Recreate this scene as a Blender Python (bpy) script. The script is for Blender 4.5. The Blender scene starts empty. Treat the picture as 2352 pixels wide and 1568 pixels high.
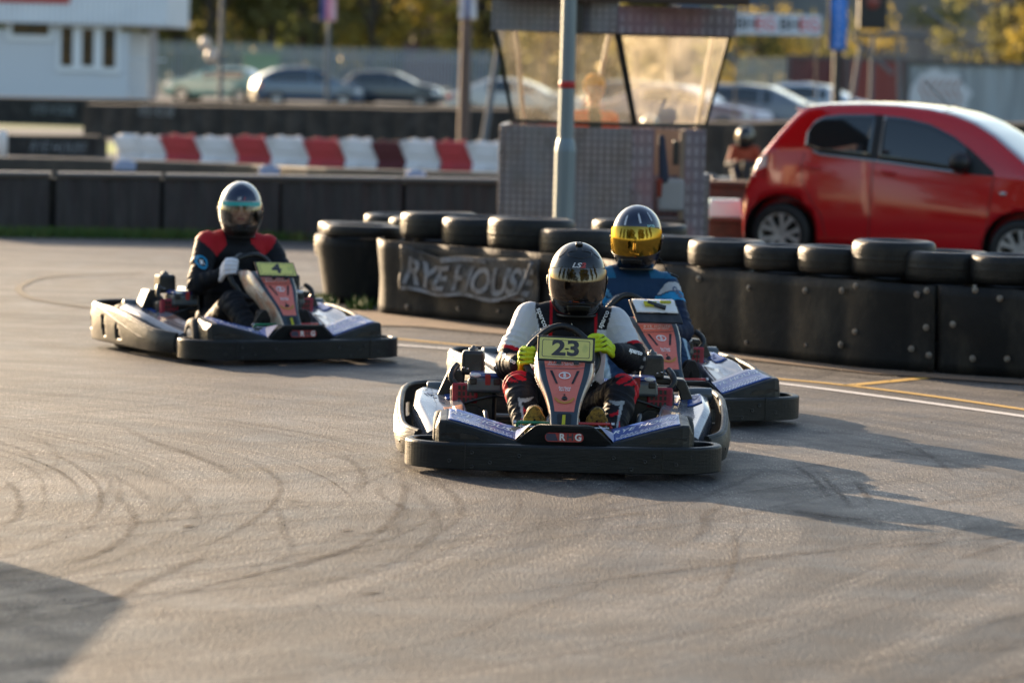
import bpy, bmesh, math, random
from mathutils import Vector, Matrix, noise
R = math.radians
rnd = random.Random(7)
SC = bpy.context.scene
C = SC.collection

# ---------------------------------------------------------------- camera
LENS = 135.0
FPX = 2352 * LENS / 36.0
CAMZ = 1.83
PITCH = math.atan((784 - 150) / FPX)
cam = bpy.data.cameras.new('camera')
cam.lens = LENS
cam.sensor_width = 36.0
cam.clip_start = 0.1
cam.clip_end = 3000
cam.dof.use_dof = True
cam.dof.focus_distance = 17.7
cam.dof.aperture_fstop = 2.8
cam_o = bpy.data.objects.new('camera', cam)
cam_o.location = (0, 0, CAMZ)
ROLL = 0.024
cam_o.rotation_euler = (Matrix.Rotation(math.pi / 2 - PITCH, 3, 'X') @ Matrix.Rotation(ROLL, 3, 'Z')).to_euler()
C.objects.link(cam_o)
SC.camera = cam_o

# ---------------------------------------------------------------- world and sun
SUN_EL = R(13.5)
SUN_DIR = Vector((-0.545, 0.84, 0)).normalized()          # towards the sun, on the ground plane
world = bpy.data.worlds.new('World')
SC.world = world
world.use_nodes = True
wn = world.node_tree
for n in list(wn.nodes):
    wn.nodes.remove(n)
sky = wn.nodes.new('ShaderNodeTexSky')
sky.sky_type = 'NISHITA'
sky.sun_disc = False
sky.sun_elevation = SUN_EL
sky.sun_rotation = math.atan2(SUN_DIR.x, SUN_DIR.y)
sky.air_density = 1.0
sky.dust_density = 1.5
sky.ozone_density = 1.0
bg = wn.nodes.new('ShaderNodeBackground')
bg.inputs['Strength'].default_value = 0.102
wo = wn.nodes.new('ShaderNodeOutputWorld')
wn.links.new(sky.outputs[0], bg.inputs[0])
wn.links.new(bg.outputs[0], wo.inputs[0])
sun = bpy.data.lights.new('sun', 'SUN')
sun.energy = 5.0
sun.angle = R(0.5)
sun.color = (1.0, 0.74, 0.48)
sun_o = bpy.data.objects.new('sun', sun)
sd = Vector((SUN_DIR.x * math.cos(SUN_EL), SUN_DIR.y * math.cos(SUN_EL), math.sin(SUN_EL)))
sun_o.rotation_euler = (-sd).to_track_quat('-Z', 'Y').to_euler()
sun_o.location = (0, 0, 30)
C.objects.link(sun_o)
SC.view_settings.view_transform = 'Standard'
SC.view_settings.look = 'None'
SC.view_settings.exposure = 1.58
SC.view_settings.gamma = 1.0
SC.cycles.max_bounces = 8
SC.cycles.transparent_max_bounces = 12
SC.cycles.sample_clamp_indirect = 4.0


# ---------------------------------------------------------------- where a photo point stands in the world
def gz(x, y):
    return 0.0


_f = Vector((0, math.cos(PITCH), -math.sin(PITCH)))
_u0 = Vector((0, math.sin(PITCH), math.cos(PITCH)))
_r0 = Vector((1, 0, 0))
_r = _r0 * math.cos(ROLL) + _u0 * math.sin(ROLL)
_u = -_r0 * math.sin(ROLL) + _u0 * math.cos(ROLL)


def ray(px, py):
    return _f + _r * ((px - 1176) / FPX) - _u * ((py - 784) / FPX)


def G(px, py):
    d = ray(px, py)
    z = 0.0
    for _ in range(12):
        t = (z - CAMZ) / d.z
        z = gz(d.x * t, d.y * t)
    return Vector((d.x * t, d.y * t, z))


def P(px, py, y):
    d = ray(px, py)
    t = y / d.y
    return Vector((d.x * t, y, CAMZ + d.z * t))


# ---------------------------------------------------------------- mesh building
class MB:
    def __init__(s):
        s.v = []; s.f = []; s.m = []; s.s = []

    def add(s, vs, fs, mi=0, smooth=False):
        o = len(s.v)
        s.v += [Vector(v) for v in vs]
        for f in fs:
            s.f.append([i + o for i in f]); s.m.append(mi); s.s.append(smooth)

    def box(s, c, size, mi=0, rot=None, taper=1.0):
        x, y, z = size[0] / 2, size[1] / 2, size[2] / 2
        vs = [Vector((a * x, b * y, -z)) for a, b in ((-1, -1), (1, -1), (1, 1), (-1, 1))]
        vs += [Vector((a * x * taper, b * y * taper, z)) for a, b in ((-1, -1), (1, -1), (1, 1), (-1, 1))]
        if rot is not None:
            vs = [rot @ v for v in vs]
        c = Vector(c)
        s.add([v + c for v in vs], [(3, 2, 1, 0), (4, 5, 6, 7), (0, 1, 5, 4), (1, 2, 6, 5), (2, 3, 7, 6), (3, 0, 4, 7)], mi)

    def prism(s, poly, fn, d0, d1, mi=0, cap=True):
        """poly of (u, v); fn(u, v, d) -> point"""
        n = len(poly)
        vs = [fn(u, v, d0) for u, v in poly] + [fn(u, v, d1) for u, v in poly]
        fs = [(i, (i + 1) % n, n + (i + 1) % n, n + i) for i in range(n)]
        if cap:
            fs += [tuple(range(n))[::-1], tuple(range(n, 2 * n))]
        s.add(vs, fs, mi)

    def rings(s, rings, mi=0, smooth=True, closed=False, cap=True, loop=True):
        n = len(rings[0]); k = len(rings)
        vs = [p for r in rings for p in r]
        fs = []
        for i in range(k if closed else k - 1):
            a = i * n; b = ((i + 1) % k) * n
            for j in range(n if loop else n - 1):
                j2 = (j + 1) % n
                fs.append((a + j, a + j2, b + j2, b + j))
        s.add(vs, fs, mi, smooth)
        if cap and not closed and loop:
            s.add(rings[0], [tuple(range(n))[::-1]], mi)
            s.add(rings[-1], [tuple(range(n))], mi)

    def sweep(s, path, sec, up=Vector((0, 0, 1)), closed=False, mi=0, smooth=True, cap=True, scale=None):
        path = [Vector(p) for p in path]
        n = len(path); rs = []
        up = Vector(up)
        for i, p in enumerate(path):
            if closed:
                t = path[(i + 1) % n] - path[i - 1]
            else:
                t = path[min(i + 1, n - 1)] - path[max(i - 1, 0)]
            t.normalize()
            w = t.cross(up)
            if w.length < 1e-4:
                w = t.cross(Vector((0, 1, 0.01)))
            w.normalize()
            u = w.cross(t)
            k = scale[i] if scale else 1
            rs.append([p + w * (a * k) + u * (b * k) for a, b in sec])
        s.rings(rs, mi, smooth, closed, cap)

    def tube(s, path, r, n=10, closed=False, mi=0, up=(0, 0, 1)):
        if isinstance(r, (list, tuple)):
            sc = [q / r[0] for q in r]; r = r[0]
        else:
            sc = None
        sec = [(r * math.cos(2 * math.pi * i / n), r * math.sin(2 * math.pi * i / n)) for i in range(n)]
        s.sweep(path, sec, Vector(up), closed, mi, True, True, sc)

    def lathe(s, prof, n=32, c=(0, 0, 0), ax='z', mi=0, smooth=True, closed=False, cap=True):
        c = Vector(c); rs = []
        for r, h in prof:
            ring = []
            for i in range(n):
                a = 2 * math.pi * i / n
                x, y = r * math.cos(a), r * math.sin(a)
                ring.append(c + (Vector((x, y, h)) if ax == 'z' else Vector((h, x, y)) if ax == 'x' else Vector((y, h, x))))
            rs.append(ring)
        s.rings(rs, mi, smooth, closed, cap)

    def grid(s, fn, us, vs_, mi=0, smooth=True, keep=None):
        o = [[fn(u, v) for v in vs_] for u in us]
        nv = len(vs_)
        flat = [p for r in o for p in r]
        fs = []
        for i in range(len(us) - 1):
            for j in range(nv - 1):
                if keep and not keep((us[i] + us[i + 1]) / 2, (vs_[j] + vs_[j + 1]) / 2):
                    continue
                fs.append((i * nv + j, (i + 1) * nv + j, (i + 1) * nv + j + 1, i * nv + j + 1))
        s.add(flat, fs, mi, smooth)

    def ball(s, c, r, mi=0, n=16, k=10, rot=None):
        c = Vector(c)
        if not isinstance(r, (tuple, list)):
            r = (r, r, r)
        rs = []
        for j in range(k + 1):
            t = -math.pi / 2 + math.pi * (j + (0.02 if j == 0 else -0.02 if j == k else 0)) / k
            ring = []
            for i in range(n):
                a = 2 * math.pi * i / n
                q = Vector((r[0] * math.cos(t) * math.cos(a), r[1] * math.cos(t) * math.sin(a), r[2] * math.sin(t)))
                ring.append(c + (rot @ q if rot is not None else q))
            rs.append(ring)
        s.rings(rs, mi, True)

    def limb(s, p0, p1, r0, r1, wide=None, k=1.0, n=14):
        """tapered capsule; wide = axis vector stretched by k"""
        p0, p1 = Vector(p0), Vector(p1)
        ax = p1 - p0
        L = max(ax.length, 1e-5)
        ax = ax / L
        a = ax.cross(Vector(wide) if wide is not None else Vector((0.31, 0.1, 0.95)))
        if a.length < 1e-3:
            a = ax.cross(Vector((0, 1, 0)))
        a.normalize()
        b = a.cross(ax)          # along 'wide'
        rs = []
        for j in range(1, 6):
            t = math.pi / 2 * (1 - j / 5)
            rs.append((p0 - ax * r0 * math.sin(t), r0 * math.cos(t)))
        for j in range(1, 4):
            t = j / 4
            rs.append((p0 + ax * L * t, r0 + (r1 - r0) * t))
        for j in range(0, 5):
            t = math.pi / 2 * (j / 5)
            rs.append((p1 + ax * r1 * math.sin(t), r1 * math.cos(t)))
        out = [[c + a * (r * math.cos(2 * math.pi * i / n)) + b * (r * k * math.sin(2 * math.pi * i / n)) for i in range(n)] for c, r in rs]
        s.rings(out, 0, True)

    def text(s, body, fn, size=0.1, shear=0.0, bold=0.0, mi=0, ax='CENTER', space=1.0):
        vs, fs = text_mesh(body, shear, bold, ax, space)
        s.add([fn(x * size, y * size) for x, y in vs], fs, mi)

    def build(s, name, mats, parent=None, bevel=0, loc=None, solid=0, seg=2, sub=0, smooth_angle=None):
        me = bpy.data.meshes.new(name)
        me.from_pydata([tuple(v) for v in s.v], [], s.f)
        for m in (mats if isinstance(mats, (list, tuple)) else [mats]):
            me.materials.append(m)
        for i, p in enumerate(me.polygons):
            p.material_index = s.m[i]; p.use_smooth = s.s[i]
        me.validate()
        o = bpy.data.objects.new(name, me)
        C.objects.link(o)
        if parent:
            o.parent = parent
        if loc is not None:
            o.location = loc
        if solid:
            md = o.modifiers.new('solid', 'SOLIDIFY'); md.thickness = abs(solid); md.offset = 0 if solid > 0 else -1
        if bevel:
            md = o.modifiers.new('bevel', 'BEVEL'); md.width = bevel; md.segments = seg; md.limit_method = 'ANGLE'; md.angle_limit = R(35)
            md.harden_normals = False
        if sub:
            md = o.modifiers.new('sub', 'SUBSURF'); md.levels = sub; md.render_levels = sub
        return o


    def each(s, name, mats, parent=None, **kw):
        """the same shapes, but every separate piece an object of its own"""
        par = list(range(len(s.v)))
        def fd(a):
            while par[a] != a:
                par[a] = par[par[a]]; a = par[a]
            return a
        for f in s.f:
            for i in f[1:]: par[fd(i)] = fd(f[0])
        g = {}
        for k, f in enumerate(s.f): g.setdefault(fd(f[0]), []).append(k)
        out = []
        for ks in g.values():
            q = MB(); mp = {}
            for k in ks:
                ff = []
                for i in s.f[k]:
                    if i not in mp: mp[i] = len(q.v); q.v.append(s.v[i])
                    ff.append(mp[i])
                q.f.append(ff); q.m.append(s.m[k]); q.s.append(s.s[k])
            out.append(q.build(name, mats, parent, **kw))
        return out


_tc = {}


def text_mesh(body, shear, bold, ax, space):
    k = (body, shear, bold, ax, space)
    if k in _tc:
        return _tc[k]
    cu = bpy.data.curves.new('lettering', 'FONT')
    cu.body = body; cu.size = 1; cu.shear = shear; cu.offset = bold; cu.resolution_u = 3
    cu.align_x = ax; cu.align_y = 'CENTER'; cu.space_character = space
    o = bpy.data.objects.new('lettering', cu)
    C.objects.link(o)
    dg = bpy.context.evaluated_depsgraph_get(); dg.update()
    me = o.evaluated_get(dg).to_mesh()
    vs = [(v.co.x, v.co.y) for v in me.vertices]
    fs = [tuple(p.vertices) for p in me.polygons]
    o.evaluated_get(dg).to_mesh_clear()
    bpy.data.objects.remove(o); bpy.data.curves.remove(cu)
    _tc[k] = (vs, fs)
    return vs, fs


def remeshed(mb, voxel, smooth=4, factor=0.5):
    """one continuous skin grown over the union of closed shapes"""
    o = mb.build('body', [])
    md = o.modifiers.new('r', 'REMESH'); md.mode = 'VOXEL'; md.voxel_size = voxel; md.use_smooth_shade = True
    if smooth:
        md = o.modifiers.new('s', 'SMOOTH'); md.iterations = smooth; md.factor = factor
    dg = bpy.context.evaluated_depsgraph_get(); dg.update()
    me = bpy.data.meshes.new_from_object(o.evaluated_get(dg))
    old = o.data
    bpy.data.objects.remove(o); bpy.data.meshes.remove(old)
    for p in me.polygons:
        p.use_smooth = True
    return me


def link_mesh(name, me, mats, parent=None):
    me.name = name
    me.materials.clear()
    for m in mats:
        me.materials.append(m)
    o = bpy.data.objects.new(name, me)
    C.objects.link(o)
    if parent:
        o.parent = parent
    return o


def paint(me, fn):
    """real cloth / paint colours of the regions, as a colour attribute"""
    at = me.color_attributes.new('col', 'FLOAT_COLOR', 'POINT')
    buf = []
    for v in me.vertices:
        c = fn(v.co, v.normal)
        buf += [c[0], c[1], c[2], 1.0]
    at.data.foreach_set('color', buf)


def thing(name, label, cat, loc=(0, 0, 0), rot=(0, 0, 0), group=None):
    o = bpy.data.objects.new(name, None)
    C.objects.link(o)
    o.location = loc; o.rotation_euler = rot
    o.empty_display_size = 0.2
    tag(o, label, cat, group)
    return o


def tag(o, label=None, cat=None, group=None, kind=None):
    if label: o['label'] = label
    if cat: o['category'] = cat
    if group: o['group'] = group
    if kind: o['kind'] = kind
    return o


def dup(root, loc, rotz=None, label=None, scale=None):
    r = root.copy(); C.objects.link(r); r.location = loc
    if rotz is not None: r.rotation_euler = (r.rotation_euler[0], r.rotation_euler[1], rotz)
    if label: r['label'] = label
    if scale: r.scale = scale
    for ch in list(root.children):
        c = ch.copy(); C.objects.link(c); c.parent = r
        for g in ch.children:
            d = g.copy(); C.objects.link(d); d.parent = c
    return r


# ---------------------------------------------------------------- materials
def nt(name):
    m = bpy.data.materials.new(name); m.use_nodes = True
    return m, m.node_tree, m.node_tree.nodes['Principled BSDF']


def N(t, kind, **kw):
    n = t.nodes.new(kind)
    for k, v in kw.items():
        if k in n.inputs: n.inputs[k].default_value = v
        else: setattr(n, k, v)
    return n


def mixc(t, fac, a, b, mode='MIX'):
    n = t.nodes.new('ShaderNodeMix'); n.data_type = 'RGBA'; n.blend_type = mode
    for sock, val in ((n.inputs[0], fac), (n.inputs[6], a), (n.inputs[7], b)):
        if hasattr(val, 'links') or hasattr(val, 'is_output'):
            t.links.new(val, sock)
        elif isinstance(val, (int, float)):
            sock.default_value = val
        else:
            sock.default_value = (*val[:3], 1)
    return n.outputs[2]


def math_n(t, op, a, b=None, clamp=False):
    n = t.nodes.new('ShaderNodeMath'); n.operation = op; n.use_clamp = clamp
    for i, v in enumerate((a, b)):
        if v is None: continue
        if isinstance(v, (int, float)): n.inputs[i].default_value = v
        else: t.links.new(v, n.inputs[i])
    return n.outputs[0]


def ramp(t, fac, stops):
    n = t.nodes.new('ShaderNodeValToRGB')
    t.links.new(fac, n.inputs[0])
    while len(n.color_ramp.elements) < len(stops):
        n.color_ramp.elements.new(0.5)
    for e, (p, c) in zip(n.color_ramp.elements, stops):
        e.position = p
        e.color = (c, c, c, 1) if isinstance(c, (int, float)) else (*c, 1)
    return n.outputs[0]


def noise_n(t, scale, detail=4, rough=0.6, vec=None, stretch=None, coord='Object', dist=0):
    tc = t.nodes.new('ShaderNodeTexCoord')
    v = tc.outputs[coord] if vec is None else vec
    if stretch:
        mp = t.nodes.new('ShaderNodeMapping'); mp.inputs['Scale'].default_value = stretch
        t.links.new(v, mp.inputs[0]); v = mp.outputs[0]
    n = t.nodes.new('ShaderNodeTexNoise')
    n.inputs['Scale'].default_value = scale; n.inputs['Detail'].default_value = detail
    n.inputs['Roughness'].default_value = rough; n.inputs['Distortion'].default_value = dist
    t.links.new(v, n.inputs['Vector'])
    return n.outputs[0]


def pm(name, col, rough=0.5, metal=0.0, coat=0.0, col2=None, vscale=8, vlo=0.45, vhi=0.65, stretch=None, bump=0.0, bscale=60,
       bstretch=None, spec=0.5, rvar=0.0, attr=False, sheen=0.0):
    m, t, b = nt(name)
    base = None
    if attr:
        a = t.nodes.new('ShaderNodeAttribute'); a.attribute_name = 'col'
        base = a.outputs['Color']
    if col2 is not None:
        nz = noise_n(t, vscale, 6, 0.65, stretch=stretch)
        fac = ramp(t, nz, [(vlo, 0.0), (vhi, 1.0)])
        base = mixc(t, fac, base if base else col, col2)
    if base:
        t.links.new(base, b.inputs['Base Color'])
    else:
        b.inputs['Base Color'].default_value = (*col, 1)
    b.inputs['Roughness'].default_value = rough
    if rvar:
        nz = noise_n(t, 14, 4, 0.6)
        t.links.new(math_n(t, 'ADD', math_n(t, 'MULTIPLY', nz, rvar), rough - rvar / 2, True), b.inputs['Roughness'])
    b.inputs['Metallic'].default_value = metal
    b.inputs['Specular IOR Level'].default_value = spec
    if coat:
        b.inputs['Coat Weight'].default_value = coat; b.inputs['Coat Roughness'].default_value = 0.05
    if sheen:
        b.inputs['Sheen Weight'].default_value = sheen
    if bump:
        nb = noise_n(t, bscale, 5, 0.6, stretch=bstretch)
        bp = t.nodes.new('ShaderNodeBump'); bp.inputs['Strength'].default_value = bump; bp.inputs['Distance'].default_value = 0.01
        t.links.new(nb, bp.inputs['Height']); t.links.new(bp.outputs[0], b.inputs['Normal'])
    return m


def smoothpoly(pts, k=4, closed=False):
    """Catmull-Rom through points"""
    pts = [Vector(p) for p in pts]; out = []; n = len(pts)
    rng = n if closed else n - 1
    for i in range(rng):
        a = pts[(i - 1) % n] if closed or i > 0 else pts[0]
        b = pts[i]; c = pts[(i + 1) % n]
        d = pts[(i + 2) % n] if closed or i + 2 < n else pts[-1]
        for j in range(k):
            t = j / k
            out.append(0.5 * ((2 * b) + (c - a) * t + (2 * a - 5 * b + 4 * c - d) * t * t + (3 * b - a - 3 * c + d) * t ** 3))
    if not closed:
        out.append(pts[-1])
    return out


def interp(x, xs, ys):
    if x <= xs[0]: return ys[0]
    for i in range(1, len(xs)):
        if x <= xs[i]:
            t = (x - xs[i - 1]) / (xs[i] - xs[i - 1])
            return ys[i - 1] + (ys[i] - ys[i - 1]) * t
    return ys[-1]


def lin(a, b, n):
    return [a + (b - a) * i / (n - 1) for i in range(n)]


def rrect(w, h, r, n=4):
    out = []
    for cx, cy, a0 in ((w / 2 - r, h / 2 - r, 0), (-w / 2 + r, h / 2 - r, 90), (-w / 2 + r, -h / 2 + r, 180), (w / 2 - r, -h / 2 + r, 270)):
        for i in range(n + 1):
            a = R(a0 + 90 * i / n)
            out.append((cx + r * math.cos(a), cy + r * math.sin(a)))
    return out
# ================================================================ ground, track, markings
def asphalt():
    m, t, b = nt('asphalt')
    L = t.links
    tc = t.nodes.new('ShaderNodeTexCoord'); ob = tc.outputs['Object']
    sep = t.nodes.new('ShaderNodeSeparateXYZ'); L.new(ob, sep.inputs[0])
    base = mixc(t, ramp(t, noise_n(t, 0.35, 5, 0.6), [(0.35, 0), (0.65, 1)]), (0.095, 0.087, 0.080), (0.145, 0.133, 0.122))
    # aggregate grain
    g = noise_n(t, 75, 4, 0.8, stretch=(1, .16, 1))
    base = mixc(t, ramp(t, g, [(0.38, 0.95), (0.52, 0)]), base, (0.035, 0.034, 0.034))
    g2 = noise_n(t, 110, 3, 0.8, stretch=(1, .12, 1))
    base = mixc(t, ramp(t, g2, [(0.56, 0), (0.68, 0.9)]), base, (0.55, 0.50, 0.44))
    # curved rubber marks: streaks that run round the turn
    def arcs(cx, cy, kr, ka, seed, lo, hi, amt, base, wob):
        dx = math_n(t, 'SUBTRACT', sep.outputs[0], cx); dy = math_n(t, 'SUBTRACT', sep.outputs[1], cy)
        r = math_n(t, 'SQRT', math_n(t, 'ADD', math_n(t, 'MULTIPLY', dx, dx), math_n(t, 'MULTIPLY', dy, dy)))
        a = math_n(t, 'ARCTAN2', dy, dx)
        w = math_n(t, 'MULTIPLY', noise_n(t, 0.22, 2, 0.5), wob)
        cmb = t.nodes.new('ShaderNodeCombineXYZ')
        L.new(math_n(t, 'MULTIPLY', math_n(t, 'ADD', r, w), kr), cmb.inputs[0])
        L.new(math_n(t, 'MULTIPLY', a, ka), cmb.inputs[1]); cmb.inputs[2].default_value = seed
        nz = t.nodes.new('ShaderNodeTexNoise'); nz.inputs['Scale'].default_value = 1.0; nz.inputs['Detail'].default_value = 3
        nz.inputs['Roughness'].default_value = 0.55
        L.new(cmb.outputs[0], nz.inputs['Vector'])
        f = ramp(t, nz.outputs[0], [(lo, 0), (hi, 1)])
        return mixc(t, math_n(t, 'MULTIPLY', f, amt), base, (0.035, 0.034, 0.036))
    base = arcs(-5.6, 15.6, 3.4, 1.2, 3.1, 0.44, 0.62, 0.85, base, .6)
    base = arcs(-4.6, 15.9, 26.0, 1.5, 9.7, 0.52, 0.64, 0.65, base, .4)
    base = arcs(-16.0, 30.0, 6.0, 3.2, 1.7, 0.50, 0.68, 0.65, base, 1.6)
    base = arcs(-30.0, 10.0, 3.6, 4.0, 5.5, 0.52, 0.70, 0.38, base, 3.0)
    # broad bright polished lanes
    pl = noise_n(t, 0.6, 3, 0.5, stretch=(0.35, 1.6, 1))
    base = mixc(t, ramp(t, pl, [(0.5, 0), (0.72, 0.5)]), base, (0.205, 0.188, 0.17))
    dk = noise_n(t, 1.1, 4, 0.65, stretch=(0.5, 2.2, 1), dist=.4)
    base = mixc(t, ramp(t, dk, [(0.52, 0), (0.72, 0.5)]), base, (0.07, 0.065, 0.062))
    L.new(base, b.inputs['Base Color'])
    L.new(ramp(t, noise_n(t, 3, 4, 0.6), [(0.3, 0.5), (0.7, 0.7)]), b.inputs['Roughness'])
    b.inputs['Specular IOR Level'].default_value = 0.22
    hb = math_n(t, 'ADD', math_n(t, 'MULTIPLY', g, 1.0), math_n(t, 'MULTIPLY', noise_n(t, 30, 3, 0.6, stretch=(1, .3, 1)), 0.5))
    bp = t.nodes.new('ShaderNodeBump'); bp.inputs['Strength'].default_value = 0.8; bp.inputs['Distance'].default_value = 0.005
    L.new(hb, bp.inputs['Height']); L.new(bp.outputs[0], b.inputs['Normal'])
    return m


M_asph = asphalt()
M_earth = pm('grass_earth', (0.05, 0.075, 0.02), 0.9, col2=(0.10, 0.09, 0.04), vscale=0.6, bump=0.5, bscale=12)
M_green = pm('green_blades', (0.06, 0.12, 0.02), 0.7, col2=(0.13, 0.16, 0.03), vscale=3)
M_white = pm('road_white', (0.62, 0.60, 0.58), 0.65, col2=(0.30, 0.28, 0.27), vscale=25, vlo=0.5, vhi=0.75)
M_yellow = pm('road_yellow', (0.58, 0.35, 0.07), 0.65, col2=(0.28, 0.20, 0.10), vscale=25, vlo=0.5, vhi=0.75)
M_dirt = pm('brown_dirt', (0.16, 0.105, 0.07), 0.9, col2=(0.10, 0.075, 0.055), vscale=5, bump=0.4, bscale=80)


def sheet(name, xs, ys, dz, mat, keep=None):
    mb = MB()
    mb.grid(lambda x, y: Vector((x, y, gz(x, y) + dz)), xs, ys, 0, False, keep)
    # face up
    mb.f = [f[::1] for f in mb.f]
    return tag(mb.build(name, mat), kind='structure')


gx = [-900, -300, -100, -40, -20, -12] + lin(-11, 11, 12) + [12, 20, 40, 100, 300, 900]
gy = [-60, -20] + lin(0, 60, 31) + [70, 90, 130, 200, 400, 1500]
sheet('ground', gx, gy, -0.012, M_earth)
sheet('track', [-60, -20, -12] + lin(-11, 11, 12) + [12, 20, 60], [-40, -20] + lin(0, 60, 31) + [66, 80, 96, 112], 0.0, M_asph)
sheet('car_park', [-120, -30, -12, 0, 12, 30, 120], [122, 140, 210], 0.0, M_asph)


def ribbon(name, pts, w, mat, dz=0.004, label=None):
    pts = smoothpoly(pts, 6)
    mb = MB(); L = []; Rr = []
    for i, p in enumerate(pts):
        d = pts[min(i + 1, len(pts) - 1)] - pts[max(i - 1, 0)]
        n = Vector((-d.y, d.x, 0)).normalized() * (w / 2)
        a, b = p + n, p - n
        L.append(Vector((a.x, a.y, gz(a.x, a.y) + dz))); Rr.append(Vector((b.x, b.y, gz(b.x, b.y) + dz)))
    k = len(L)
    mb.add(L + Rr, [(k + i, k + i + 1, i + 1, i) for i in range(k - 1)])
    return tag(mb.build(name, mat), kind='structure')


ribbon('white_line', [G(x, y) for x, y in ((740, 779), (900, 792), (1110, 808), (1400, 836), (1780, 880), (2000, 908), (2352, 957), (2600, 994))], 0.085, M_white)
ribbon('yellow_line', [G(x, y) for x, y in ((760, 768), (880, 776), (1110, 798), (1400, 826), (1730, 865), (1900, 881), (2100, 905), (2352, 941), (2600, 979))], 0.07, M_yellow)
ribbon('yellow_line', [G(x, y) for x, y in ((1948, 886), (2040, 877), (2140, 867))], 0.09, M_yellow)
ribbon('track_joint', [G(x, y) for x, y in ((330, 628), (120, 636), (52, 655), (48, 672), (90, 690), (230, 710), (420, 726))], 0.06, pm('joint_black', (0.03, 0.03, 0.03), 0.9), dz=0.005)
# dirt drifted against the tyre walls
mb = MB()
pa = [G(x, y) for x, y in ((700, 708), (960, 722), (1180, 748), (1480, 790), (1700, 815), (2000, 850), (2400, 878))]
pb = [G(x, y) for x, y in ((700, 745), (960, 752), (1180, 772), (1480, 806), (1700, 826), (2000, 860), (2400, 888))]
for p in pa + pb: p.z = gz(p.x, p.y) + 0.008
mb.add(pb + pa, [(i, i + 1, 8 + i, 7 + i) for i in range(6)])
tag(mb.build('dirt_verge', M_dirt), kind='structure')

# grass along the foot of the far panel wall, weeds by the tyre cluster
def blades(name, spots, h, label, mat=M_green):
    mb = MB()
    for p in spots:
        hh = h * rnd.uniform(0.5, 1.2); a = rnd.uniform(0, 6.28)
        d = Vector((math.cos(a), math.sin(a), 0)) * 0.012
        l = Vector((rnd.uniform(-.4, .4), rnd.uniform(-.4, .4), 0)) * hh
        mb.add([p - d, p + d, p + l + Vector((0, 0, hh))], [(0, 1, 2)])
    return tag(mb.build(name, mat), label, 'grass', kind='stuff')


sp = []
for i in range(7000):
    px = rnd.uniform(-60, 1180)
    q = G(px, 541 + px * 0.012 + rnd.uniform(-3, 4)); sp.append(q)
blades('grass', sp, 0.10, 'thin strip of green grass along the foot of the grey panel wall')
sp = []
for i in range(200):
    q = G(rnd.gauss(735, 16), rnd.uniform(690, 716)); sp.append(q)
for i in range(120):
    q = G(rnd.gauss(830, 14), rnd.uniform(700, 714)); sp.append(q)
blades('weeds', sp, 0.09, 'tuft of green weeds at the foot of the belt wrapped tyre stack')


# single skid marks, each where it lies on the track
def skid_mat():
    m, t, b = nt('skid_rubber')
    out = t.nodes['Material Output']
    b.inputs['Base Color'].default_value = (.04, .029, .03, 1); b.inputs['Roughness'].default_value = .8; b.inputs['Specular IOR Level'].default_value = .15
    tr = t.nodes.new('ShaderNodeBsdfTransparent'); mx = t.nodes.new('ShaderNodeMixShader')
    at = t.nodes.new('ShaderNodeAttribute'); at.attribute_name = 'edge'
    f = ramp(t, noise_n(t, 26, 5, .8, stretch=(1, .3, 1)), [(.30, 0), (.72, .85)])
    L = t.links
    L.new(math_n(t, 'MULTIPLY', f, at.outputs['Fac']), mx.inputs[0]); L.new(tr.outputs[0], mx.inputs[1]); L.new(b.outputs[0], mx.inputs[2]); L.new(mx.outputs[0], out.inputs[0])
    return m


M_skid = skid_mat()


def skid(pts, w, k=1.0):
    pts = smoothpoly([G(x, y) for x, y in pts], 8)
    n = len(pts); vs = []; val = []
    for i, p in enumerate(pts):
        d = pts[min(i + 1, n - 1)] - pts[max(i - 1, 0)]
        nn = Vector((-d.y, d.x, 0)).normalized()
        e = min(1, min(i, n - 1 - i) / 10.0) * k
        for o, a in ((-.5, 0), (-.2, 1), (.2, 1), (.5, 0)):
            q = p + nn * (w * o); q.z = .003
            vs.append(q); val.append(a * e)
    mb = MB(); mb.add(vs, [(4 * i + j, 4 * i + j + 1, 4 * i + j + 5, 4 * i + j + 4) for i in range(n - 1) for j in range(3)])
    o = mb.build('skid_mark', M_skid)
    at = o.data.attributes.new('edge', 'FLOAT', 'POINT'); at.data.foreach_set('value', val)
    o.visible_shadow = True
    return tag(o, kind='structure')


Z = lambda L: [(x * .5, 919 + y * .5) for x, y in L]
SK = dict(vs=[], val=[], fs=[])


def skid(pts, w, k=1.0, world=False):
    pts = smoothpoly(pts if world else [G(x, y) for x, y in pts], 8)
    n = len(pts); o0 = len(SK['vs'])
    for i, p in enumerate(pts):
        d = pts[min(i + 1, n - 1)] - pts[max(i - 1, 0)]
        nn = Vector((-d.y, d.x, 0)).normalized()
        e = min(1, min(i, n - 1 - i) / (n * .3)) * k
        for o, a in ((-.5, 0), (-.2, 1), (.2, 1), (.5, 0)):
            q = p + nn * (w * o); q.z = .003
            SK['vs'].append(q); SK['val'].append(a * e)
    SK['fs'] += [tuple(o0 + c for c in (4 * i + j, 4 * i + j + 1, 4 * i + j + 5, 4 * i + j + 4)) for i in range(n - 1) for j in range(3)]


def skid_flush():
    if not SK['vs']: return
    mb = MB(); mb.add([v + Vector((0, 0, .0)) for v in SK['vs']], SK['fs'])
    o = mb.build('skid_marks', M_skid)
    at = o.data.attributes.new('edge', 'FLOAT', 'POINT'); at.data.foreach_set('value', SK['val'])
    SK.update(vs=[], val=[], fs=[])
    tag(o, kind='structure')
    return o


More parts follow.
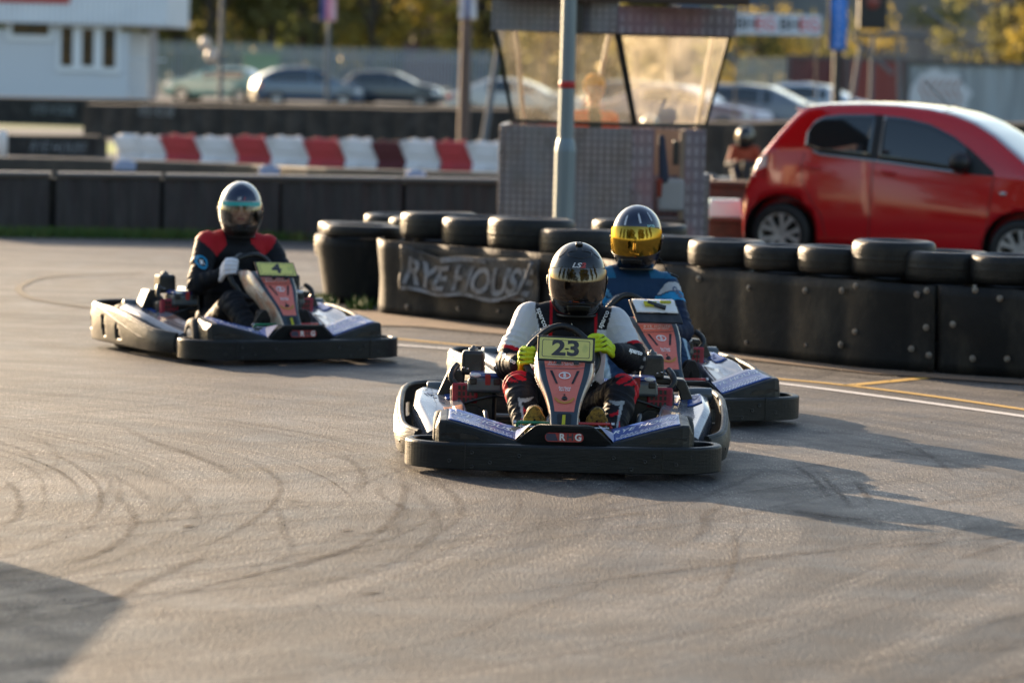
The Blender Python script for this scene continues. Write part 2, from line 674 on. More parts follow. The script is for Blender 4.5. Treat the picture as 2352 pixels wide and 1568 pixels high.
for L_, w_, k_ in (
    ([(160, 200), (330, 290), (440, 380), (465, 450), (440, 520), (340, 580)], .035, .55),
    ([(-40, 330), (60, 400), (90, 470), (70, 540), (-40, 600)], .045, .55),
    ([(480, 390), (570, 470), (618, 540), (590, 610), (480, 690), (330, 750), (60, 810)], .05, .55),
    ([(520, 100), (700, 190), (850, 240), (1000, 300), (1100, 360)], .07, .55),
    ([(1150, 290), (1250, 340), (1290, 400), (1240, 490), (1100, 590), (900, 680), (600, 760)], .04, .5),
    ([(1560, 240), (1650, 310), (1672, 370), (1640, 440)], .04, .5),
    ([(1780, 270), (1850, 360), (1858, 430), (1800, 550), (1650, 660), (1400, 740), (1050, 830), (700, 920), (400, 1000)], .05, .55),
    ([(1000, 690), (870, 745), (700, 820), (500, 920), (330, 960)], .07, .5),
    ([(2020, 470), (1950, 560), (1780, 640), (1560, 700), (1300, 790), (900, 900)], .035, .4),
    ([(1340, 290), (1480, 350), (1560, 400), (1640, 470)], .02, .7), ([(90, 250), (260, 320), (360, 400), (370, 460)], .03, .5)):
    skid(Z(L_), w_, k_ * 1.35)
skid_flush()
rs_ = random.Random(21)
# families of thin marks round the turn and on the exit
for k in range(70):
    cx, cy = -5.4 + rs_.gauss(0, .5), 15.7 + rs_.gauss(0, .5); r = rs_.uniform(3.0, 6.2); a0 = rs_.uniform(-75, 30); da = rs_.uniform(20, 65)
    q = [Vector((cx + r * math.cos(R(a0 + da * j / 5)) * (1 + .02 * rs_.random()), cy + r * 1.1 * math.sin(R(a0 + da * j / 5)), 0)) for j in range(6)]
    skid(q, rs_.uniform(.02, .06), rs_.uniform(.18, .5), True)
for k in range(60):
    cx, cy = rs_.uniform(-30, -12), rs_.uniform(22, 40); x1, y1 = rs_.uniform(-1.5, 2.4), rs_.uniform(11, 18.5)
    r = math.hypot(x1 - cx, y1 - cy); a0 = math.atan2(y1 - cy, x1 - cx); da = rs_.uniform(1.2, 5) / r
    q = [Vector((cx + r * math.cos(a0 + da * (j - 3) / 6), cy + r * math.sin(a0 + da * (j - 3) / 6), 0)) for j in range(6)]
    skid(q, rs_.uniform(.02, .07), rs_.uniform(.2, .55), True)
o = skid_flush(); o.location.z = .0008
for (x0_, y0_), (x1_, y1_), w_, k_ in (((840, 410), (960, 416), .02, 1.3), ((1310, 462), (1390, 470), .05, 1.3), ((1320, 484), (1420, 490), .03, 1.3), ((845, 586), (890, 576), .05, 1.6), ((1575, 606), (1615, 596), .06, 2.0),
                   ((720, 658), (760, 654), .03, 1.3), ((1200, 712), (1310, 704), .03, 1.1), ((1660, 892), (1760, 884), .06, 1.3)):
    skid(Z([(x0_, y0_), ((x0_ + x1_) / 2, (y0_ + y1_) / 2 - 2), (x1_, y1_)]), w_, k_)
for L_, w_, k_ in (([(1810, 1060), (1870, 1100), (1900, 1140)], .04, .7), ([(1870, 1075), (1925, 1130), (1960, 1170)], .04, .6), ([(1960, 1100), (1985, 1130), (2000, 1160)], .05, .7),
                   ([(1680, 1210), (1690, 1260), (1670, 1330), (1620, 1390)], .035, .55), ([(1800, 1170), (1930, 1190), (2010, 1196)], .10, 1.0), ([(1840, 1182), (1960, 1200), (2060, 1200)], .06, .9),
                   ([(2060, 1010), (2140, 1050), (2200, 1100)], .05, .5), ([(1900, 1020), (2080, 1040), (2352, 1100)], .06, .4), ([(60, 960), (400, 930), (760, 950), (980, 1010)], .06, .35), ([(0, 880), (300, 860), (700, 900)], .06, .35)):
    skid(L_, w_, k_)
o = skid_flush(); o.location.z = .0016


def verge(name, corners, mat):
    q = [G(*c) for c in corners]
    mb = MB(); mb.add([Vector((p.x, p.y, .006)) for p in q], [(0, 1, 2, 3)])
    return tag(mb.build(name, mat), kind='structure')


M_verge = pm('verge_green', (.05, .10, .02), .9, col2=(.08, .12, .03), vscale=1.5, bump=.6, bscale=14)
verge('grass_verge', ((-80, 293), (192, 297), (192, 287), (-80, 283)), M_verge)
verge('grass_verge', ((200, 352), (290, 354), (290, 329), (200, 327)), pm('verge_bright', (.16, .24, .03), .9, bump=.6, bscale=14))

# crumbs of rubber and grit
mb = MB(); rc = random.Random(5)
for i in range(1000):
    if i < 860:
        px = rc.uniform(900, 2400); p = G(px, 745 + (px - 900) * .085 + abs(rc.gauss(0, 22)))
    else:
        p = G(rc.uniform(-50, 2400), rc.uniform(760, 1500))
    r_ = rc.uniform(.0025, .006); a = rc.uniform(0, 6.28)
    q = [p + Vector((r_ * math.cos(a + k * 2.09), r_ * math.sin(a + k * 2.09) * 1.6, .004)) for k in range(3)] + [p + Vector((0, 0, .004 + r_))]
    mb.add(q, [(0, 1, 3), (1, 2, 3), (2, 0, 3)])
tag(mb.build('rubber_crumbs', pm('crumb', (.03, .028, .026), .8, col2=(.2, .18, .15), vscale=2)), 'scattered rubber crumbs and grit on the tarmac', 'grit', kind='stuff')
# ================================================================ tyre walls
M_rub = pm('tyre_rubber', (0.012, 0.012, 0.0125), 0.42, col2=(0.035, 0.03, 0.025), vscale=7, vlo=0.5, vhi=0.75, bump=0.25, bscale=120, rvar=0.3, spec=.35)
def tread(m, ro=.262):
    t = m.node_tree; b = t.nodes['Principled BSDF']
    tc = t.nodes.new('ShaderNodeTexCoord'); sp_ = t.nodes.new('ShaderNodeSeparateXYZ'); t.links.new(tc.outputs['Object'], sp_.inputs[0])
    r = math_n(t, 'SQRT', math_n(t, 'ADD', math_n(t, 'MULTIPLY', sp_.outputs[0], sp_.outputs[0]), math_n(t, 'MULTIPLY', sp_.outputs[1], sp_.outputs[1])))
    a = math_n(t, 'ARCTAN2', sp_.outputs[1], sp_.outputs[0])
    z = math_n(t, 'MULTIPLY', sp_.outputs[2], 60)
    st = math_n(t, 'SINE', math_n(t, 'ADD', math_n(t, 'MULTIPLY', a, 72), math_n(t, 'SINE', z)))
    gr = math_n(t, 'SINE', math_n(t, 'MULTIPLY', sp_.outputs[2], 190))
    on = math_n(t, 'GREATER_THAN', r, ro - .03)
    side = math_n(t, 'SINE', math_n(t, 'MULTIPLY', r, 420))
    h = math_n(t, 'ADD', math_n(t, 'MULTIPLY', on, math_n(t, 'ADD', math_n(t, 'GREATER_THAN', st, .1), math_n(t, 'GREATER_THAN', gr, -.3))), math_n(t, 'MULTIPLY', side, .12))
    h = math_n(t, 'ADD', h, noise_n(t, 60, 4, .7))
    bp = t.nodes.new('ShaderNodeBump'); bp.inputs['Strength'].default_value = .7; bp.inputs['Distance'].default_value = .004
    t.links.new(h, bp.inputs['Height']); t.links.new(bp.outputs[0], b.inputs['Normal'])


tread(M_rub)
M_belt = pm('belt_rubber', (0.009, 0.009, 0.0095), 0.66, spec=.3, col2=(0.055, 0.047, 0.036), vscale=3.2, vlo=0.52, vhi=0.80, stretch=(1, 1, 0.45), bump=0.35, bscale=18, rvar=0.3)
M_steel = pm('washer_steel', (0.26, 0.24, 0.21), 0.6, metal=0.4, col2=(0.16, 0.10, 0.07), vscale=40)
M_banner = pm('banner_cloth', (0.02, 0.02, 0.022), 0.7, col2=(0.16, 0.15, 0.14), vscale=8, vlo=0.5, vhi=0.75)
M_letter = pm('banner_lettering', (0.22, 0.235, 0.26), 0.85, col2=(0.09, 0.085, 0.08), vscale=10, vlo=0.45, vhi=0.65)
TW = 0.18


def tyre_mesh(ro=0.27, ri=0.175, w=TW):
    mb = MB()
    h = w / 2
    prof = [(ri, -h * .62), (ri + .006, -h * .8), (ro - .05, -h), (ro - .016, -h * .92), (ro - .004, -h * .74), (ro, -h * .4), (ro, h * .4),
            (ro - .004, h * .74), (ro - .016, h * .92), (ro - .05, h), (ri + .006, h * .8), (ri, h * .62), (ri + .012, h * .5), (ro - .03, h * .6), (ro - .014, 0), (ro - .03, -h * .6), (ri + .012, -h * .5)]
    mb.lathe([(r, z + h) for r, z in prof], 48, closed=True)
    # tread grooves standing as fine ribs round the shoulder
    for zz in (0.5,):
        mb.lathe([(ro + .0005, w * zz - .012), (ro + .0015, w * zz - .008), (ro + .0015, w * zz + .008), (ro + .0005, w * zz + .012)], 48, cap=False)
    return mb


TY = {}


def tyre(loc, label, ro=0.27, w=TW, tilt=(0, 0), group='old tyres lying on the track wall'):
    k = (ro, w)
    if k not in TY:
        o = tyre_mesh(ro, ro - .1, w).build('tyre', M_rub); TY[k] = o
    else:
        o = TY[k].copy(); C.objects.link(o)
    o.location = loc
    o.rotation_euler = (R(tilt[0]), R(tilt[1]), rnd.uniform(0, 6))
    tag(o, label, 'tyre', group)
    return o


def tyre_px(px, top, y, label, ro=0.27, w=TW, tilt=(0, 0), stack=True, group='old tyres lying on the track wall'):
    p = P(px, top, y)
    z = p.z - w
    tyre((p.x, y, z), label, ro, w, tilt, group)
    k = 0
    zz = z - 0.182
    while stack and zz > -0.1 and k < 4:
        tyre((p.x + rnd.uniform(-.01, .01), y + .09, max(zz, 0.0)), 'black tyre in the stack hidden behind the rubber belt', 0.20, 0.18 if zz > 0 else max(0.06, round(0.18 + zz, 2)),
             (0, 0), 'hidden tyres carrying the track wall')
        zz -= 0.182; k += 1


# path of the wall foot, left to right
WP = [(905, 724), (1000, 733), (1160, 750), (1300, 766), (1480, 790), (1660, 810), (1840, 829), (2000, 845), (2180, 858), (2352, 869), (2560, 884)]
WG = smoothpoly([G(*p) for p in WP], 6)


def to_px(p):
    d = Vector(p) - Vector((0, 0, CAMZ))
    k = d.dot(_f)
    return 1176 + FPX * d.dot(_r) / k, 784 - FPX * d.dot(_u) / k


WX = [to_px(p)[0] for p in WG]


def wall_y(px):
    return interp(px, WX, [p.y for p in WG])


def wall_pt(px, z, off=0.0):
    """point on the wall face seen at column px (measured at its foot), height z"""
    x = interp(px, WX, [p.x for p in WG]); y = wall_y(px)
    x2 = interp(px + 6, WX, [p.x for p in WG]); y2 = wall_y(px + 6)
    n = Vector((y2 - y, -(x2 - x), 0)).normalized()
    return Vector((x, y, z)) + n * off


WH = 0.54


def belt(name, x0, x1, label, start=None):
    mb = MB()
    us = lin(x0, x1, max(8, int((x1 - x0) / 12)))
    pts = [wall_pt(u, 0) for u in us]
    if start:
        pts = start + pts

    def fn(i, v):
        p = pts[int(i)]
        wob = 0.016 * noise.noise(Vector((p.x * 2.2, p.y * 2.2, v * 3))) + 0.006 * math.sin(v * 9 + p.x * 4) + .030 * abs(math.sin((p - pts[0]).length * math.pi / .48)) ** .7 - .02
        a = pts[max(0, int(i) - 1)]; b = pts[min(len(pts) - 1, int(i) + 1)]
        n = Vector((b.y - a.y, -(b.x - a.x), 0)).normalized()
        lean = (v - 0.2) * 0.05
        hz = v * (1 + 0.02 * noise.noise(Vector((p.x * 3, 1, 1))))
        return Vector((p.x, p.y, hz)) + n * (wob + 0.012 + lean * 0.4)
    mb.grid(fn, list(range(len(pts))), lin(0, WH, 9))
    o = mb.build(name, M_belt, solid=0.014)
    return tag(o, label, 'rubber belt')


pA = wall_pt(905, 0)
start = [pA + Vector((-0.10, 0.55, 0)), pA + Vector((-0.10, 0.35, 0)), pA + Vector((-0.09, 0.15, 0)), pA + Vector((-0.06, 0.04, 0))]
b1 = belt('rubber_belt', 905, 1290, 'black rubber belt behind the torn banner, its left end bright in the sun', start)
b2 = belt('rubber_belt', 1294, 2146, 'long black rubber belt with round washers behind the blue suited driver')
b3 = belt('rubber_belt', 2150, 2560, 'scuffed black rubber belt at the right end of the wall below the red car')


def washer(px, py, parent):
    y = wall_y(px)
    p = P(px, py, y)
    q = wall_pt(px, 0)
    y2 = wall_pt(px + 6, 0)
    t = (y2 - q).normalized()
    n = Vector((t.y, -t.x, 0))
    c = Vector((q.x, q.y, p.z)) + n * 0.024 + n * max(0, (p.z - .2) * .02)
    mb = MB()
    rot = Matrix.Rotation(math.atan2(t.y, t.x), 3, 'Z')
    rings = []
    for r, d in ((0.021, 0), (0.021, -.004), (0.012, -.006), (0.012, -.014), (0.0005, -.016)):
        rings.append([c + rot @ Vector((r * math.cos(a), d, r * math.sin(a))) for a in [2 * math.pi * i / 14 for i in range(14)]])
    mb.rings(rings, 0, False)
    mb.build('washer', M_steel, parent)


for zx, zy in ((285, 470), (607, 528), (963, 545), (1283, 515), (1668, 570), (1728, 545), (1730, 780), (300, 808), (1283, 808), (600, 875), (980, 893), (1195, 890),
               (1640, 915), (1752, 958), (1195, 545)):
    washer((1600 + zx / 2.613) * .9408, (500 + zy / 2.613) * .9408, b2)
for zx, zy in ((2035, 543), (2193, 595), (2030, 978), (2250, 980), (1900, 760)):
    washer((1600 + zx / 2.613) * .9408, (500 + zy / 2.613) * .9408, b3)
for zx, zy in ((1780, 710), (1540, 820), (1250, 800), (880, 790)):
    washer((700 + zx / 2.94) * .9408, (480 + zy / 2.94) * .9408, b1)

# torn banner on the left belt
ban = thing('torn_banner', 'torn black track banner with white RYE HOUSE lettering hung on the belt wall', 'banner', wall_pt(1090, 0.4, 0.05))
bo = Vector(ban.location)


def ban_pt(u, v, off=0.0):
    px = 930 + 322 * u
    sag = 0.02 * math.sin(u * math.pi)
    q = wall_pt(px, 0)
    top = 0.50 + (0.02 if u < .1 else 0) - sag * 1.2 - 0.03 * math.exp(-((u - .28) / .1) ** 2)
    bot = 0.19 - sag * .6 + 0.012 * math.sin(u * 17)
    z = bot + (top - bot) * v
    w = 0.016 * noise.noise(Vector((u * 7, v * 2.2, 3))) + 0.007 * math.sin((u * 2.4 + v * 0.9) * 9)
    return wall_pt(px, z, 0.06 + w + off) - bo


mb = MB(); mb.grid(ban_pt, lin(0, 1, 60), lin(0, 1, 14))
mb.build('cloth', M_banner, ban, solid=0.004)


def finely(vs, fs, L):
    """split letter triangles until no edge is longer than L so they can follow the folds"""
    bm = bmesh.new()
    V = [bm.verts.new((x, y, 0)) for x, y in vs]
    for f in fs:
        try: bm.faces.new([V[i] for i in f])
        except ValueError: pass
    bmesh.ops.triangulate(bm, faces=bm.faces[:])
    for _ in range(6):
        es = [e for e in bm.edges if e.calc_length() > L]
        if not es: break
        bmesh.ops.subdivide_edges(bm, edges=es, cuts=1)
        bmesh.ops.triangulate(bm, faces=[f for f in bm.faces if len(f.verts) > 3])
    bm.verts.index_update()
    out = [(v.co.x, v.co.y) for v in bm.verts], [tuple(v.index for v in f.verts) for f in bm.faces]
    bm.free()
    return out


mb = MB()
vs, fs = text_mesh('RYE HOUSE', 0.35, 0.03, 'CENTER', 0.95)
vs, fs = finely(vs, fs, 0.12)
wd = max(v[0] for v in vs) - min(v[0] for v in vs)
x0 = min(v[0] for v in vs)
mb.add([ban_pt(0.03 + 0.94 * (x - x0) / wd, 0.42 + y * 0.86, 0.007) for x, y in vs], fs)
mb.build('lettering', M_letter, ban)
mb = MB()
mb.grid(lambda u, v: ban_pt(u, v, 0.005), lin(0.02, 0.9, 40), [0.0, 0.09])
mb.grid(lambda u, v: ban_pt(u, v, 0.006), lin(0.30, 0.62, 20), [0.86, 0.99])
mb.tube([wall_pt(1243, .47, .1) - bo, wall_pt(1232, .36, .1) - bo, wall_pt(1212, .25, .09) - bo, wall_pt(1170, .19, .09) - bo], .012)
mb.build('hem', M_letter, ban)

# belt wrapped end stack on the left
c = G(822, 700); c.y += 0.3
mb = MB()
rs = []
for v in lin(0, 1, 8):
    ring = []
    for i in range(48):
        a = 2 * math.pi * i / 48
        r = (0.265 + 0.06 * v) * (1 + 0.015 * math.sin(a * 3 + v))
        ring.append(Vector((r * math.cos(a) * 1.03, r * math.sin(a) * 1.1, v * 0.50)) + Vector(((v - .5) * -.03, 0, 0)))
    rs.append(ring)
mb.rings(rs, 0, True, cap=False)
o = mb.build('belt_wrapped_stack', M_belt, solid=0.012); o.location = c
tag(o, 'fat tyre stack wrapped in black belt, its left side bright in the sun', 'tyre stack')
tyre((c.x - .09, c.y + .15, 0.34), 'tyre on the belt wrapped stack, the rear one of its two', .27, .18, (2, 0))
tyre((c.x + .02, c.y - .1, 0.505), 'tyre crowning the belt wrapped stack at the left end of the wall', .31, .09, (1, -1))
tyre((c.x - .05, c.y + .3, 0.50), 'thin tyre peeping out behind the crown of the belt wrapped stack', .29, .10, (1, -1))
# small tyre standing on edge by the end of the banner belt
p = G(880, 714)
o = tyre_mesh(.085, .04, .09).build('tyre', M_rub); o.location = (p.x - .02, p.y + .12, .085); o.rotation_euler = (0, R(90), R(12))
o.scale = (1, 1, 1)
tag(o, 'small kart tyre standing on edge beside the sunlit belt end', 'tyre')
o2 = o.copy(); C.objects.link(o2); o2.location = (p.x - .02, p.y + .12, .25)
o2['label'] = 'small kart tyre resting on top of another beside the sunlit belt end'

# tyres on the banner part of the wall: (px centre, top py, depth)
L = [
    (905, 491, 30.9, .24, .15, 'tyre at the far left rear of the banner wall'),
    (965, 497, 30.2, .24, .17, 'tyre tucked behind the tall tyre above the banner start'),
    (1010, 487, 28.75, .29, .20, 'big tyre raised on a second one above the left edge of the banner'),
    (1107, 497, 28.35, .29, .23, 'wide tyre above the middle of the banner'),
    (1222, 500, 27.6, .315, .23, 'widest tyre, above the right half of the banner'),
    (1330, 526, 27.2, .28, .20, 'tyre just left of the black helmet above the wall'),
    (1440, 502, 28.0, .25, .18, 'tyre with sunlit end between the two front helmets'),
    (1500, 514, 28.6, .26, .16, 'tyre behind the blue helmet, its right part in view'),
    (1560, 541, 26.4, .28, .18, 'tyre on the wall right of the blue helmet'),
]
for px, top, y, ro, w, lab in L:
    tyre_px(px, top, y, lab, ro, w, (rnd.uniform(-1.5, 1.5), rnd.uniform(-1.5, 1.5)))
# right hand run: left edge px, top py
Rr = [
    (1582, 550, 25.35, .255, .175, 'first tyre left of the red car rear wheel on the right wall'),
    (1710, 562, 24.95, .25, .165, 'low tyre in front of the red car rear wheel'),
    (1833, 565, 24.55, .25, .175, 'tyre with a bright left shoulder under the red car rear door'),
    (1957, 551, 24.15, .265, .225, 'tallest tyre of the right wall, under the red car doors'),
    (2070, 575, 23.45, .285, .20, 'matt grey worn tyre beside the tallest one'),
    (2226, 584, 23.15, .265, .185, 'tyre at the right end of the wall in front of the car front wheel'),
    (2352, 588, 22.8, .265, .185, 'last tyre of the right wall cut by the photo edge'),
]
for lx, top, y, ro, w, lab in Rr:
    y = wall_y(lx + 90) + ro + 0.07
    px = lx + ro * FPX / y
    tyre_px(px, top, y, lab, ro, w, (rnd.uniform(-1, 1), rnd.uniform(-1, 1)))

# ================================================================ far left panel wall
M_panel = pm('panel_cover', (0.045, 0.04, 0.04), 0.75, col2=(0.065, 0.06, 0.058), vscale=4, stretch=(3, 3, 0.5), bump=0.3, bscale=6, bstretch=(6, 6, 0.4))
M_panelt = pm('panel_top', (0.16, 0.15, 0.14), 0.5)
edges = [(-160, 112), (128, 366), (376, 640), (646, 922), (930, 1200)]
labs = ['dark panel of the far wall at the left photo edge', 'brown grey wall panel left of the driver in red shoulders', 'wall panel straight behind the driver in red shoulders',
        'wall panel right of the driver in red shoulders', 'wall panel ending beside the metal booth']
for (a, b), lab in zip(edges, labs):
    fy = lambda x: 538 + (x - 100) * 0.022 + (max(0, x - 700) * 0.02)
    ty = lambda x: 401 + (x) * 0.014
    g0, g1 = G(a, fy(a)), G(b, fy(b))
    z0, z1 = P(a, ty(a), g0.y).z, P(b, ty(b), g1.y).z
    root = thing('wall_panel', lab, 'barrier', (g0 + g1) / 2, group='padded panels of the far track wall')
    o = root.location
    mb = MB()

    def fn(u, v):
        p = g0.lerp(g1, u) - o
        z = v * (z0 + (z1 - z0) * u)
        w = 0.025 * noise.noise(Vector((u * 9 + a, v * .8, 1))) + 0.012 * math.sin(u * 40 + v * 2 + a)
        return Vector((p.x, p.y - 0.02 - w, z))
    mb.grid(fn, lin(0, 1, 40), lin(0, 1, 10))
    mb.build('cover', M_panel, root)
    d = (g1 - g0).normalized(); n = Vector((-d.y, d.x, 0))
    mb = MB()
    q0, q1 = g0 - o, g1 - o
    mb.sweep([q0 + Vector((0, 0.12, z0)), q1 + Vector((0, 0.12, z1))], rrect(.34, .06, .03), mi=0)
    mb.build('top_roll', M_panelt, root)
    mb = MB()
    vs = []
    for q, z in ((q0 - d * .05, z0), (q1 + d * .05, z1)):
        for dx, dz in ((0.02, 0), (0.26, 0), (0.26, z - .04), (0.02, z - .04)):
            vs.append(q + n * dx + Vector((0, 0, dz)))
    mb.add(vs, [(0, 1, 2, 3), (7, 6, 5, 4), (0, 4, 5, 1), (1, 5, 6, 2), (2, 6, 7, 3), (3, 7, 4, 0)])
    mb.build('core', M_belt, root)

# black curved belt behind it
M_dark = pm('dark_rubber', (0.016, 0.018, 0.02), 0.6, col2=(0.04, 0.038, 0.036), vscale=2)
pp = [(-120, 361, 52), (120, 363, 51), (520, 376, 49), (750, 386, 47), (1000, 394, 45.5), (1220, 401, 44.5)]
pts = smoothpoly([P(*p) for p in pp], 5)
mb = MB()
vs = []
for p in pts:
    vs += [Vector((p.x, p.y, 0)), Vector((p.x, p.y, p.z)), Vector((p.x, p.y + .3, p.z)), Vector((p.x, p.y + .3, 0))]
n = len(pts)
fs = []
for i in range(n - 1):
    for j in range(4):
        a = i * 4
        fs.append((a + j, a + (j + 1) % 4, a + 4 + (j + 1) % 4, a + 4 + j))
mb.add(vs, fs)
tag(mb.build('belt_barrier', M_dark, bevel=.02), 'long low black belt barrier curving behind the padded panel wall', 'barrier')
M_blue_box = pm('pale_blue_box', (0.35, 0.42, 0.6), 0.5)
for k, (px, py, yy, w) in enumerate(((288, 372, 49.8, .28), (620, 384, 47.9, .26), (955, 396, 45.4, .24))):
    p = P(px, py, yy)
    mb = MB(); mb.box((0, 0, -.05), (w, .12, .12)); mb.box((0, -.02, .015), (w * .6, .08, .03))
    o = mb.build('marker_block', M_blue_box, bevel=.015); o.location = p + Vector((0, -.08, 0))
    tag(o, ['pale blue marker block on the black barrier left of the driver helmet', 'pale blue marker block on the black barrier right of the driver helmet',
            'pale blue marker block on the black barrier near the booth'][k], 'marker', 'pale blue marker blocks')

# red and white plastic barriers
M_pw = pm('barrier_white', (0.82, 0.78, 0.77), 0.45, col2=(0.60, 0.55, 0.52), vscale=3)
M_pr = pm('barrier_red', (0.52, 0.04, 0.045), 0.45, col2=(0.38, 0.04, 0.04), vscale=3)
M_pd = pm('barrier_dark_red', (0.10, 0.012, 0.014), 0.6)


def block(x0, x1, mat, lab):
    def yb(x): return 371 + (x - 280) * 0.032
    g0, g1 = G(x0, yb(x0)), G(x1, yb(x1))
    z = P(x0, 311 + (x0 - 280) * 0.016, g0.y).z
    d = g1 - g0; L = d.length; c = (g0 + g1) / 2
    mb = MB()
    w = L / 2 * 1.0
    prof = [(-.22, 0), (-.22, .12 * z), (-.13, .30 * z), (-.13, z * .92), (-.10, z), (.10, z), (.13, z * .92), (.13, .30 * z), (.22, .12 * z), (.22, 0)]
    rs = []
    for k, x in enumerate(lin(-w, w, 7)):
        dz = -0.035 if k in (0, 6) else 0
        rs.append([Vector((x + (.075 if b < z * .62 else -.075), a, min(b, z + dz))) for a, b in prof])
    mb.rings(rs, 0, False)
    mb.tube([(-w * .5, 0, z), (-w * .5, 0, z + .03)], .06); mb.tube([(w * .5, 0, z), (w * .5, 0, z + .03)], .05)
    mb.box((0, -.138, z * .6), (w * 1.2, .02, z * .2))
    o = mb.build('plastic_barrier', mat, bevel=.012)
    o.location = c; o.rotation_euler = (0, R(rnd.uniform(-.8, .8)), math.atan2(d.y, d.x) + R(rnd.uniform(-5, 5)))
    o.scale = (1, 1, rnd.uniform(.95, 1.04))
    tag(o, lab, 'barrier', 'plastic barriers along the inner track')


bl = [(272, 325, M_pw, 'white barrier block at the left end of the row, over the pale blue marker'), (326, 380, M_pw, 'second white barrier block beside the left end block'),
      (381, 458, M_pr, 'red barrier block above the left wheel side of the helmeted driver'), (460, 542, M_pw, 'white barrier block directly above the teal striped helmet'),
      (544, 620, M_pr, 'red barrier block just right of the teal striped helmet'), (622, 706, M_pw, 'white barrier block left of the middle red one'),
      (708, 788, M_pr, 'red barrier block in the middle of the row'), (790, 862, M_pw, 'white barrier block left of the dark red one'),
      (864, 928, M_pd, 'dark maroon barrier block with a higher top'), (930, 1008, M_pw, 'white barrier block right of the dark maroon one'),
      (1010, 1080, M_pr, 'red barrier block nearest the booth'), (1082, 1162, M_pw, 'white barrier block touching the booth edge in view')]
for a, b, m, l in bl:
    block(a, b, m, l)
# rounded end of the row
p = G(288, 372)
mb = MB(); mb.lathe([(0.001, .0), (.2, 0), (.2, .42), (.17, .47), (.001, .48)], 20)
o = mb.build('plastic_drum', M_pw); o.location = (p.x + .02, p.y + .25, 0)
tag(o, 'white plastic drum at the left end of the red and white barriers', 'drum')

# far tyre barriers
M_far = pm('far_barrier', (0.018, 0.017, 0.016), 0.8, col2=(0.045, 0.042, 0.04), vscale=2.5)


M_farTop = pm('far_top', (0.028, 0.027, 0.025), 0.85)


def far_wall(x0, x1, t0, t1, y0, y1, label, banner=None, name='tyre_barrier', th=.6):
    a, b = P(x0, t0, y0), P(x1, t1, y1)
    root = thing(name, label, 'barrier', (a.x, a.y, 0))
    d = Vector((b.x - a.x, b.y - a.y, 0)); L = d.length; d.normalize(); nn = Vector((-d.y, d.x, 0))
    mb = MB()
    k = max(2, int(L / .6)); rs = []
    for i in range(k * 4 + 1):
        s = L * i / (k * 4)
        bulge = -.03 * abs(math.sin(math.pi * i / 4))
        z = a.z + (b.z - a.z) * s / L + .03 * noise.noise(Vector((s, x0, 2)))
        rs.append([d * s + nn * bulge, d * s + nn * bulge + Vector((0, 0, z)), d * s + nn * (th) + Vector((0, 0, z)), d * s + nn * th])
    mb.rings(rs, 0, False)
    mb.build('belt', M_far, root)
    mb = MB()
    mb.box((0, 0, 0), (.01, .01, .01))
    rs = []
    for i in range(k * 2 + 1):
        q = L * i / (k * 2); z = a.z + (b.z - a.z) * q / L
        c = d * q + nn * .25 + Vector((0, 0, z + .02 + .03 * noise.noise(Vector((q * .7, x1, 5)))))
        rs.append([c + nn * (.24 * math.cos(t)) + Vector((0, 0, .07 * math.sin(t))) for t in [2 * math.pi * j / 8 for j in range(8)]])
    mb = MB(); mb.rings(rs, 0, True)
    mb.build('top_roll', M_farTop, root)
    return root, a, b, d, nn, L


r1 = far_wall(192, 1220, 246, 262, 86, 78, 'far black tyre barrier behind the red and white blocks')
r2 = far_wall(-120, 330, 228, 236, 101, 99, 'farthest black tyre barrier in front of the white building')
r3 = far_wall(-60, 222, 318, 324, 69.5, 69, 'low dark barrier with RYE HOUSE lettering at the left photo edge')
far_wall(331, 1220, 238, 254, 98.5, 92, 'long dark tyre barrier below the parked cars on the left')
far_wall(1600, 2500, 290, 296, 66, 60, 'dark tyre barrier between the booth and the red car')
M_fl = pm('faded_lettering', (0.2, 0.23, 0.25), 0.6, col2=(.1, .11, .12), vscale=4)


def far_text(root, s0, s1, z, size, body, mat=M_fl):
    r, a, b, d, nn, L = root
    mb = MB()
    vs, fs = text_mesh(body, 0.3, 0.02, 'LEFT', 1.0)
    wd = max(v[0] for v in vs)
    u0 = (s0 - to_px(a)[0]) / (to_px(b)[0] - to_px(a)[0]) * L
    u1 = (s1 - to_px(a)[0]) / (to_px(b)[0] - to_px(a)[0]) * L
    mb.add([d * (u0 + (u1 - u0) * x / wd) - nn * .085 + Vector((0, 0, z + y * size)) for x, y in vs], fs)
    mb.build('lettering', mat, r)


far_text(r3, 72, 205, .15, .26, 'RYE HOUSE')
far_text(r2, 78, 180, .38, .32, 'RYE HOUSE')
far_text(r1, 335, 425, .62, .3, 'RYE HOUSE')
# lit post end at the far left
p = G(3, 372)
mb = MB(); mb.lathe([(.001, 0), (.1, 0), (.1, .48), (.08, .52), (.001, .53)], 16)
o = mb.build('barrier_post', M_pw); o.location = p
tag(o, 'short pale post at the left photo edge beside the low barrier', 'post')

# unseen block added outside the left edge to cast the near corner shadow
mb = MB()
mb.sweep([(0, -2.6, 0), (0, -.7, 0), (0, .7, 0), (0, 1.45, 0)], [(-.17, 0), (.17, 0), (.17, .66), (.12, .78), (.05, .82), (-.05, .82), (-.12, .78), (-.17, .66)], mi=0, smooth=False)
o = mb.build('shadow_caster', M_belt, bevel=.06, seg=4); o.location = (-3.22, 14.15, 0); o.rotation_euler = (0, 0, R(-2))
tag(o, 'unseen black block added outside the view to cast the near left corner shadow', 'barrier')
